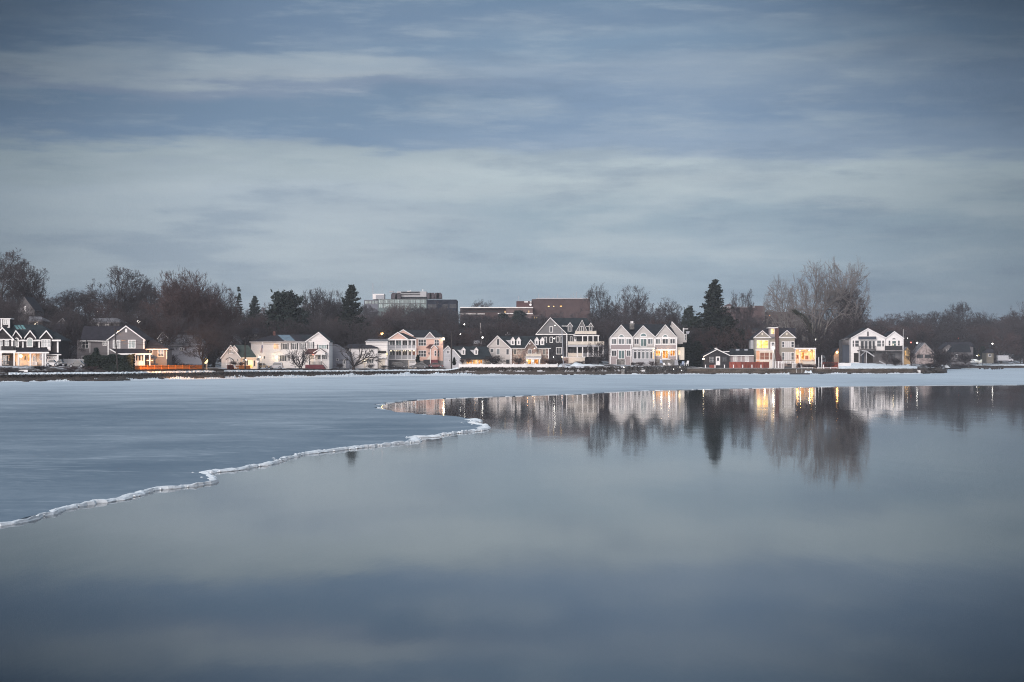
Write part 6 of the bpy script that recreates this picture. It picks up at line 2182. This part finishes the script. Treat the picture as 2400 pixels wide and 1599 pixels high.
def bare_tree(seed, trunk=.2, mains=4, mang=.55, levels=6, ratio=.74, up=.12, side=.5, r0=.022, rmin=.0017, jit=.16, L0=.30, multi=1, m=None, mt=None, twigs=3, droop=0, R=.62, squash=.85):
    rng = random.Random(seed)
    T_, C_ = [], []

    def grow(p, d, L, r, lev):
        k = 3 if lev <= 2 else 2
        q = p
        for i in range(k):
            d = (d + Vector((rng.gauss(0, jit), rng.gauss(0, jit), rng.gauss(0, jit) + up * (1 if lev < levels - 1 else 1 - droop * 3))) * .8).normalized()
            q2 = q + d * (L / k)
            if lev > 1:
                e_ = q2 - centre
                if math.sqrt(e_.x ** 2 + e_.y ** 2 + (e_.z / squash) ** 2) > R * env:
                    C_.append((tuple(q), tuple(q + d * L / k * .5), rmin, rmin * .7))
                    return
            ra, rb = max(rmin, r * (1 - .3 * i / k)), max(rmin, r * (1 - .3 * (i + 1) / k))
            (T_ if lev <= 1 else C_).append((tuple(q), tuple(q2), ra, rb))
            q = q2
            if lev >= 1 and lev < levels and i < k - 1 and rng.random() < side:
                grow(q, rot_about(d, rng.uniform(.5, .95), rng), L * ratio * rng.uniform(.55, .85), r * .5, lev + 1 + (rng.random() < .3))
        if lev < levels:
            for _ in range(2 if rng.random() < .7 else 3):
                grow(q, rot_about(d, rng.uniform(.26, .68), rng), L * ratio * rng.uniform(.75, 1.1), r * .66, lev + 1)
        else:
            for _ in range(twigs):
                e = rot_about(d, rng.uniform(.2, .7), rng)
                C_.append((tuple(q), tuple(q + e * L * rng.uniform(.5, .9)), rmin, rmin * .6))

    env = rng.uniform(.95, 1.05)
    centre = Vector((0, 0, trunk + R * squash * .72))
    for s in range(multi):
        b0 = Vector((rng.uniform(-.03, .03), rng.uniform(-.03, .03), 0)) if multi > 1 else Vector((0, 0, 0))
        d0 = rot_about(Vector((0, 0, 1)), rng.uniform(.1, .5) if multi > 1 else .04, rng)
        top = b0 + d0 * trunk
        T_.append((tuple(b0 - d0 * .03), tuple(b0 + d0 * trunk * .5), r0 * 1.25, r0 * 1.05))
        T_.append((tuple(b0 + d0 * trunk * .5), tuple(top), r0 * 1.05, r0))
        off = rng.uniform(0, 6.28)
        for i in range(mains):
            a = off + 6.283 * i / mains + rng.uniform(-.3, .3)
            tilt = mang * rng.uniform(.55, 1.2) * (1 if i else .35)
            d = Vector((math.cos(a) * math.sin(tilt), math.sin(a) * math.sin(tilt), math.cos(tilt)))
            grow(top, (d + d0 * .2).normalized(), L0 * rng.uniform(.8, 1.15), r0 * .62, 1)
    pts = np.array([s[1] for s in C_])
    h = np.percentile(pts[:, 2], 99.6)
    w = np.percentile(np.abs(pts[:, :2]), 97)
    sc = lambda S: [((np.array(a) / h), (np.array(b_) / h), ra / h, rb / h) for a, b_, ra, rb in S]
    P = Proto()
    P.trunk = seg_mesh('trunk', sc(T_), mt or bark, 5)
    P.crown = seg_mesh('crown', sc(C_), m or twig, 3)
    P.w, P.n = w / h, len(C_)
    return P


def plant(P, px, top, Y, width, label, group=None, name='bare_tree', cat='tree', base=None, rz=None, sink=.3, alt=None):
    """Copy of a prototype: an Empty at the foot, trunk and crown as its children sharing the prototype's meshes."""
    zb = gz(px, Y) if base is None else base
    H = wz(top, Y) - zb
    r = empty(name, (wx(px, Y), Y, zb - sink), label, cat, group, RT.uniform(0, 6.28) if rz is None else rz)
    s = (width * Y / F) / (2 * P.w)
    r.scale = (s, s, H + sink)
    for nm, me_ in (('trunk', P.trunk), ('crown', P.crown)):
        if me_ is None:
            continue
        o = bpy.data.objects.new(nm, me_)
        COL.objects.link(o)
        o.parent = r
        if alt is not None and nm == 'crown':
            o.material_slots[0].link = 'OBJECT'
            o.material_slots[0].material = alt
    return r


RT = random.Random(77)
VASE = [bare_tree(s, .20, 6, .66, 7, .76, .05, .42, .020, .0016, R=.60, squash=.95) for s in (1, 2, 3)]
ROUND = [bare_tree(s, .14, 6, .85, 7, .76, .04, .48, .020, .0017, jit=.2, R=.56, squash=.95) for s in (11, 12, 13)]
TALL = [bare_tree(s, .26, 5, .55, 7, .75, .07, .5, .018, .0017, R=.52, squash=1.2) for s in (21, 22)]
BROOM = [bare_tree(s, .05, 6, .8, 6, .77, .08, .6, .014, .0018, multi=3, L0=.3, R=.62, squash=1.0) for s in (31, 32)]
SHRUB = [bare_tree(s, .03, 4, .9, 4, .76, .08, .7, .014, .006, multi=4, L0=.32, twigs=3, R=.8, squash=.9) for s in (41, 42, 43)]


def fill_tris(rng, centers, n, size, spread, flat=1.0):
    """n little leaf quads round every centre."""
    C_ = np.repeat(np.array(centers), n, axis=0)
    g = np.random.default_rng(rng)
    P = C_ + g.normal(0, 1, C_.shape) * np.array(spread)
    a = g.normal(0, 1, P.shape); a[:, 2] *= flat; a /= np.linalg.norm(a, axis=1)[:, None]
    b_ = np.cross(a, g.normal(0, 1, P.shape)); b_ /= np.linalg.norm(b_, axis=1)[:, None]
    s = size * g.uniform(.5, 1.3, (len(P), 1))
    V = np.stack([P - a * s - b_ * s * .35, P + a * s * .2 - b_ * s * .5, P + a * s + b_ * s * .2, P - a * s * .1 + b_ * s * .5], 1).reshape(-1, 3)
    return V, np.arange(len(V)).reshape(-1, 4)


def conifer(seed, whorls=26, per=7, wid=.26, sparse=0.0, m=None, power=.85, droop=.25, n=9, size=.018):
    rng = random.Random(seed)
    cs, segs = [], []
    for i in range(whorls):
        t = .08 + .91 * ((i + rng.uniform(0, 1)) / whorls)
        R = wid * (1 - t) ** power * rng.uniform(.7, 1.2) + .012
        for k in range(per):
            if rng.random() < sparse:
                continue
            a = rng.uniform(0, 6.283)
            rr = R * rng.uniform(.6, 1.15)
            prev = (0, 0, t)
            for j in range(1, 6):
                u = j / 5
                p = (math.cos(a) * rr * u, math.sin(a) * rr * u, t - droop * rr * u + .25 * rr * u * u + rng.uniform(-.004, .004))
                segs.append((prev, p, .0035 * (1.2 - u), .0035 * (1.0 - u) + .0006))
                prev = p
                if j > 1:
                    cs.append(p)
    P = Proto()
    V, Q = fill_tris(seed, cs, n, size, (.010, .010, .006), .35)
    P.crown = np_mesh('crown', V, Q, m or conif)
    segs += [((0, 0, -.02), (0, 0, .5), .013, .008), ((0, 0, .5), (0, 0, 1.0), .008, .001)]
    P.trunk = seg_mesh('trunk', segs, bark, 4)
    P.w = wid
    return P


def dome_pine(seed, m, nc=120, w=.42):
    rng = random.Random(seed)
    cs, segs = [], [((0, 0, -.03), (.01, 0, .55), .022, .014), ((.01, 0, .55), (0, 0, .9), .014, .004)]
    for i in range(nc):
        a, u = rng.uniform(0, 6.283), rng.random() ** .5
        z = .30 + .68 * rng.random()
        R = w * math.sqrt(max(0, 1 - ((z - .5) / .52) ** 2)) * u * rng.uniform(.8, 1.1)
        p = (math.cos(a) * R, math.sin(a) * R, z)
        cs.append(p)
        segs.append(((0, 0, max(.25, z - R * .5 - .05)), p, .006, .0015))
    V, Q = fill_tris(seed, cs, 60, .030, (.045, .045, .022), .5)
    P = Proto()
    P.crown, P.trunk, P.w = np_mesh('crown', V, Q, m), seg_mesh('trunk', segs, bark, 4), w
    return P


SPRUCE = [conifer(51), conifer(52, 22, 6, .30, .15)]
OPEN = [conifer(53, 70, 5, .40, .12, n=10, size=.016, power=.85, droop=.05), conifer(54, 64, 5, .42, .15, n=10, size=.017, power=.85, droop=.10)]
CEDAR = [conifer(55, 34, 10, .24, 0, power=.55, droop=.1, n=13, size=.024), conifer(56, 30, 10, .30, 0, power=.6, droop=.3, n=13, size=.024)]
PINE = [dome_pine(61, pineg), dome_pine(62, conif, 100, .36)]
YEW = [conifer(57, 30, 12, .20, 0, power=.5, droop=-.3, n=12, size=.028)]

# --- trees that stand out on the skyline (position, top, distance, width)
plant(TALL[0], 5, 583, 520, 120, 'tallest dark bare tree at the left edge of the wooded slope')
plant(ROUND[0], 62, 622, 500, 110, 'broad dark bare tree second from the left edge')
plant(VASE[0], 278, 628, 520, 150, 'vase shaped bare tree with spreading limbs on the left skyline')
plant(TALL[1], 345, 655, 560, 70, 'slender bare tree just right of the vase shaped tree')
plant(BROOM[0], 430, 640, 470, 150, 'big brown twiggy tree behind the orange fence', alt=twigred)
plant(BROOM[1], 500, 672, 475, 120, 'reddish brown twiggy tree right of the big brown one', alt=twigred)
plant(SPRUCE[1], 559, 673, 640, 50, 'narrow grey spruce on the skyline above the cream cottage', name='spruce_tree')
plant(OPEN[1], 597, 694, 650, 72, 'ragged grey conifer right of the narrow spruce', name='conifer_tree')
plant(PINE[0], 672, 684, 560, 104, 'dark dome shaped pine above the long white house', name='pine_tree')
plant(OPEN[1], 824, 668, 570, 128, 'dark pointed conifer left of the office block', name='conifer_tree')
plant(ROUND[1], 745, 678, 640, 80, 'rounded bare tree between the dome pine and the pointed conifer')
plant(VASE[2], 790, 682, 650, 50, 'small bare tree beside the pointed conifer')
plant(ROUND[2], 985, 716, 640, 140, 'brown bare tree standing before the office block')
plant(VASE[1], 1135, 704, 980, 62, 'low bare tree on the ridge between the office block and the brick building')
plant(VASE[1], 1412, 670, 760, 72, 'bare tree at the right end of the brick building')
plant(VASE[2], 1487, 672, 740, 78, 'bare tree with forked limbs above the triple gabled house')
plant(ROUND[0], 1560, 704, 720, 80, 'rounded bare tree right of the forked bare tree')
plant(PINE[1], 1613, 720, 700, 36, 'small dark evergreen left of the tall open conifer', name='evergreen_tree')
plant(OPEN[0], 1675, 657, 640, 150, 'tall open conifer above the black cottage', name='conifer_tree')
plant(TALL[0], 1740, 681, 700, 62, 'bare tree with a straight trunk right of the tall conifer')
plant(ROUND[1], 2244, 710, 1080, 62, 'round bare tree on the far right skyline')
plant(ROUND[2], 2392, 712, 980, 70, 'dark bare tree at the right edge of the skyline')
plant(ROUND[1], 2195, 730, 1080, 44, 'lower rounded bare tree left of the round skyline tree')
plant(BROOM[0], 2300, 734, 1080, 60, 'low twiggy tree right of the round skyline tree')
plant(PINE[1], 1180, 735, 830, 36, 'small dark evergreen before the brick building entrance', name='evergreen_tree')
plant(PINE[0], 1218, 728, 820, 42, 'dark evergreen right of the small one before the brick building', name='evergreen_tree')
plant(PINE[0], 1158, 782, 575, 60, 'dark round evergreen behind the gable of the fieldstone house', name='evergreen_tree')
for px, top, Y, w, lab in ((1632, 742, 585, 84, 'dark green cedar right of the triple gabled house'), (1668, 722, 600, 110, 'tallest dark cedar behind the black cottage'), (1708, 742, 592, 90, 'broad dark cedar above the roof of the black cottage wing'),
                           (1634, 800, 556, 62, 'low dark cedar leaning over the patio corner'), (1738, 770, 600, 54, 'small dark cedar left of the taupe house'), (1604, 775, 575, 36, 'slim dark cedar beside the pale utility pole')):
    plant(CEDAR[0 if w < 55 else 1], px, top, Y, w, lab, name='cedar_tree', base=1.8)
plant(CEDAR[1], 1398, 800, 570, 30, 'dark evergreen between the dark grey house and the triple gabled house', name='evergreen_tree')
for px, top, base, Y, w, lab in ((979, 832, 851, 513, 11, 'narrow dark clipped evergreen beside the double deck porch'), (1064.5, 838, 857, 505, 9, 'narrow dark clipped evergreen in front of the dormered cottage'),
                                 (2281, 812, 840, 868, 18, 'dark cedar left of the bright yellow lamp'), (2304, 812, 845, 872, 20, 'dark cedar right of the bright yellow lamp'), (361, 842, 858, 402, 10, 'small dark clipped evergreen in front of the grey house wing')):
    plant(YEW[0], px, top, Y, w, lab, name='clipped_evergreen', base=wz(base, Y), sink=.1)

# --- the great pale sycamore and its neighbours
SYC = [bare_tree(s, .20, 9, 1.15, 7, .785, .01, .36, .026, .0014, jit=.24, L0=.28, m=syctwig, mt=sycbark, R=.66, squash=.80, twigs=2) for s in (71, 72)]
plant(SYC[0], 1912, 620, 600, 176, 'great pale sycamore towering right of the taupe house', name='sycamore_tree', rz=.4)
plant(SYC[1], 1980, 614, 612, 126, 'tall pale sycamore leaning at the right of the great one', name='sycamore_tree', rz=2.2)
plant(SYC[1], 1846, 652, 640, 104, 'smaller pale sycamore left of the great one', name='sycamore_tree', rz=1.0)
plant(ROUND[1], 1996, 675, 606, 96, 'dense brown bare tree at the right foot of the sycamores', alt=twig)
plant(BROOM[1], 2000, 740, 590, 90, 'brown undergrowth tree behind the white house on the point')
# ivy covered leaning trunk
Y = 590
iv = empty('ivy_trunk', (wx(1908, Y), Y, gz(1908, Y)), 'dark leaning trunk smothered in ivy left of the sycamore', 'tree')
pp = [(x_, y_) for x_, y_ in ((1908, 866), (1905, 830), (1900, 790), (1896, 762), (1886, 745), (1872, 736), (1858, 727))]
P3 = [Vector((wx(a, Y) - iv.location.x, .0, wz(c, Y) - iv.location.z)) for a, c in pp]
MB().tube(P3, [.7, .65, .6, .55, .5, .42, .3], 8).build('trunk', bark, iv)
cs = []
for a, c in zip(P3[:-1], P3[1:]):
    for t in np.linspace(0, 1, 9)[:-1]:
        cs.append(tuple(a.lerp(c, t)))
g_ = np.random.default_rng(4)
V, Q = fill_tris(9, cs, 70, .16, (.42, .42, .28))
o = bpy.data.objects.new('ivy', np_mesh('ivy', V, Q, ivyg))
COL.objects.link(o)
o.parent = iv

# --- trees near the water
OPENW = bare_tree(81, .26, 6, .95, 4, .74, .02, .30, .045, .004, jit=.13, L0=.40, twigs=1, m=bark, R=1.2, squash=.6)
plant(OPENW, 829, 800, 472, 130, 'low spreading bare tree with thick limbs at the gap in the guard rail', base=wz(871, 472), rz=.5, alt=bark)
MULTI = bare_tree(82, .10, 5, .8, 4, .76, .04, .4, .030, .005, jit=.15, multi=2, twigs=2, R=.8)
plant(MULTI, 704, 812, 458, 64, 'small vase shaped bare tree in front of the long white house', base=wz(864, 458), rz=1.1)
plant(ROUND[2], 1402, 795, 514, 56, 'small grey bare tree in front of the stacked balconies', base=wz(857, 514))
plant(VASE[1], 477, 765, 410, 120, 'dark bare tree at the right end of the orange fence', base=wz(867, 410))
plant(TALL[1], 163, 770, 392, 70, 'dark bare tree with thick trunk right of the leftmost house', base=wz(858, 392))
plant(VASE[0], 2136, 812, 600, 36, 'thin bare tree right of the white house on the point', base=wz(860, 600))
plant(ROUND[0], 2078, 826, 541, 26, 'small bare tree in front of the lower floor of the white house on the point', base=wz(856, 541))

# --- garden shrubs, each one a thing
for px, top, base, Y, w, lab, red in (
        (1158, 833, 855, 511, 50, 'large brown bare shrub in front of the beige gable', 0), (1216, 838, 853, 513, 34, 'reddish climber shrub on the fieldstone wall', 1),
        (1288, 842, 853, 514, 34, 'reddish shrub at the right end of the fieldstone house', 1), (1312, 845, 853, 522, 40, 'reddish low shrub below the dark grey house', 1),
        (1098, 839, 850, 503, 22, 'red twigged shrub under the lit cottage windows', 1), (1083, 841, 851, 503, 16, 'small red twigged shrub left of the lit cottage windows', 1),
        (1484, 849, 856, 522, 18, 'brown shrub below the sunroom', 0), (1502, 848, 857, 521, 26, 'reddish shrub below the sunroom', 1), (1528, 846, 858, 523, 22, 'dark red shrub left of the patio', 1),
        (1508, 857, 868, 516, 28, 'dark spreading shrub on the bank left of the patio wall', 0), (548, 846, 857, 429, 20, 'dark red brown bush left of the short orange fence', 1), (566, 848, 857, 430, 18, 'dark red brown bush behind the short orange fence', 1),
        (868, 853, 863, 492, 20, 'low brown shrub in front of the low white house', 0), (900, 856, 863, 496, 22, 'low pale shrub in front of the white garage', 0), (796, 851, 863, 482, 20, 'low dark shrub in front of the blue grey building', 0),
        (95, 857, 866, 356, 60, 'dark brown low shrubs in front of the leftmost porch', 0), (20, 860, 876, 350, 60, 'dark rounded shrub at the far left by the road', 0), (170, 859, 869, 355, 50, 'reddish brown bush below the pale board fence', 1),
        (215, 858, 869, 357, 40, 'brown bush beside the hedge', 1), (1358, 846, 856, 520, 30, 'dark evergreen bush on the snow drift', 0), (1380, 842, 855, 522, 24, 'dark bush right on the snow drift', 0),
        (2205, 816, 858, 700, 66, 'large dark brown shrub across the cove', 0), (2180, 850, 862, 552, 44, 'dark brush on the tip of the point', 0), (2196, 848, 864, 566, 30, 'dark brush at the very end of the point', 0),
        (1944, 848, 862, 528, 36, 'red brown shrubs in front of the dark red fence', 1), (1895, 855, 863, 530, 44, 'red brown shrubs below the glowing side porch', 1), (1875, 850, 862, 530, 16, 'reddish bush beside the gangway', 1),
        (2098, 838, 858, 543, 26, 'dark shrub under the deck of the white house on the point', 0), (2262, 826, 852, 780, 50, 'dark shrub in front of the wide low house across the cove', 0), (2215, 832, 856, 730, 40, 'dark shrub right of the patterned gable house', 0), (2318, 828, 848, 860, 30, 'dark shrub behind the covered boats', 0), (2250, 852, 864, 750, 60, 'low dark reeds behind the tip of the point', 0), (350, 852, 862, 402, 50, 'brown shrubs behind the orange fence', 0), (420, 852, 864, 408, 70, 'dark shrubs behind the middle of the orange fence', 0)):
    plant(SHRUB[RT.randrange(3)], px, top, Y, w, lab, name='shrub', cat='shrub', base=wz(base, Y), alt=twigred if red else None, sink=.1)

# --- the tall clipped hedge
Y = 384
hx0, hx1, hz0, hz1 = wx(199, Y), wx(314, Y), gz(250, Y) - .3, wz(833, Y)
hr = empty('hedge', ((hx0 + hx1) / 2, Y, hz0), 'tall dark clipped hedge hiding the front of the grey gabled house', 'hedge')
g_ = np.random.default_rng(12)
n = 15000
P = np.stack([g_.uniform(hx0, hx1, n) - hr.location.x, g_.uniform(-1.2, 1.2, n), g_.uniform(0, 1, n) ** .8 * (hz1 - hz0)], 1)
P[:, 2] += .18 * np.sin(P[:, 0] * 1.7) + .12 * np.sin(P[:, 0] * 4.1)
V, Q = fill_tris(13, P, 1, .20, (.05, .05, .05))
o = bpy.data.objects.new('foliage', np_mesh('foliage', V, Q, hedgeg)); COL.objects.link(o); o.parent = hr
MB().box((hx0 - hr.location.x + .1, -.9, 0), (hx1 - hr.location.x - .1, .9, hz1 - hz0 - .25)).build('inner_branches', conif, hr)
plant(PINE[0], 226, 815, 392, 20, 'rounded dark evergreen rising above the left end of the hedge', name='evergreen_shrub', cat='shrub', base=3.0)

# --- the wooded slopes: every filler tree is a tree of its own
SKY = [(-80, 570), (0, 598), (40, 622), (80, 655), (115, 688), (140, 672), (200, 676), (260, 684), (330, 662), (365, 676), (390, 662), (440, 655), (500, 680), (535, 712), (600, 718), (640, 708), (720, 706),
       (780, 704), (850, 718), (870, 712), (900, 722), (960, 712), (1040, 712), (1085, 722), (1110, 732), (1390, 734), (1400, 706), (1450, 704), (1530, 712), (1590, 738), (1650, 745), (1800, 730), (1900, 722), (2020, 738), (2060, 742), (2140, 734), (2200, 740),
       (2300, 744), (2360, 738), (2420, 722), (2500, 712)]
WOOD = ROUND + VASE + TALL
cnt = 0
for row in range(5):
    px = -70 + RT.uniform(0, 30)
    while px < 2470:
        t = row / 4
        L_ = interp(px, HL)
        Y = shoreY(px) + 64 + (L_ * .95) * t + RT.uniform(-10, 10)
        if 2055 < px < 2230:
            Y = 900 + 200 * t + RT.uniform(-10, 10)
        if 840 < px < 1400:
            Y = min(Y, 690 + 40 * row + RT.uniform(-10, 10))
        sk = interp(px, SKY)
        low = 775 if px > 1050 else 765
        top = sk + (low - sk) * (1 - t) ** .8 * .75 + RT.uniform(-6, 6)
        wmin = RT.uniform(74, 112) * (1 - .3 * t)
        base = gz(px, Y)
        if wz(top, Y) - base < 5.5:
            top = HZ - (base + RT.uniform(5.5, 8) - CAMH) / Y * F
        if top > sk - 6:
            P = RT.choice(WOOD)
            plant(P, px, top, Y, wmin, 'brown bare tree merging into the dense wood on the slopes', 'bare trees of the wooded slopes', alt=twigred if RT.random() < .22 else None)
            cnt += 1
        px += RT.uniform(38, 60)
# undergrowth between them, as one mass
sh = SHRUB[0].crown
n0 = len(sh.vertices)
co = np.zeros(n0 * 3, np.float32); sh.vertices.foreach_get('co', co); co = co.reshape(-1, 3)
fq = np.array([list(p.vertices) for p in sh.polygons])
VV, FF = [], []
g_ = np.random.default_rng(8)
i = 0
for _ in range(420):
    px = g_.uniform(-60, 2460)
    L_ = interp(px, HL)
    Y = shoreY(px) + g_.uniform(48, 60 + L_ * .9)
    if 2050 < px < 2225:
        Y = g_.uniform(890, 1080)
    a, s, h = g_.uniform(0, 6.28), g_.uniform(4, 8), g_.uniform(2.5, 5)
    R = np.array([[math.cos(a), -math.sin(a), 0], [math.sin(a), math.cos(a), 0], [0, 0, 1]])
    VV.append((co * np.array([s, s, h])) @ R.T + np.array([wx(px, Y), Y, gz(px, Y) - .3]))
    FF.append(fq + i * n0)
    i += 1
o = bpy.data.objects.new('undergrowth', np_mesh('undergrowth', np.concatenate(VV), np.concatenate(FF), twig))
COL.objects.link(o)
tag(o, 'brown leafless undergrowth covering the wooded slopes', kind='stuff')
print('filler trees', cnt, 'crown segs', [p.n for p in WOOD + SYC + BROOM + SHRUB])

# ------------------------------------------------------------------ thin evening haze
hz = bpy.data.materials.new('evening_haze')
hz.use_nodes = True
t = hz.node_tree
t.nodes.clear()
pv, ou = t.nodes.new('ShaderNodeVolumePrincipled'), t.nodes.new('ShaderNodeOutputMaterial')
pv.inputs['Color'].default_value = (0.84, 0.90, 1.0, 1)
pv.inputs['Density'].default_value = 0.00014
pv.inputs['Anisotropy'].default_value = 0.0
lk(t, pv.outputs[0], ou.inputs['Volume'])
h_ = MB().box((-1700, -120, -4), (1700, 2400, 60)).build('haze', hz)
tag(h_, 'thin bluish evening haze over the bay and hills', kind='stuff')
cy.volume_step_rate = 1
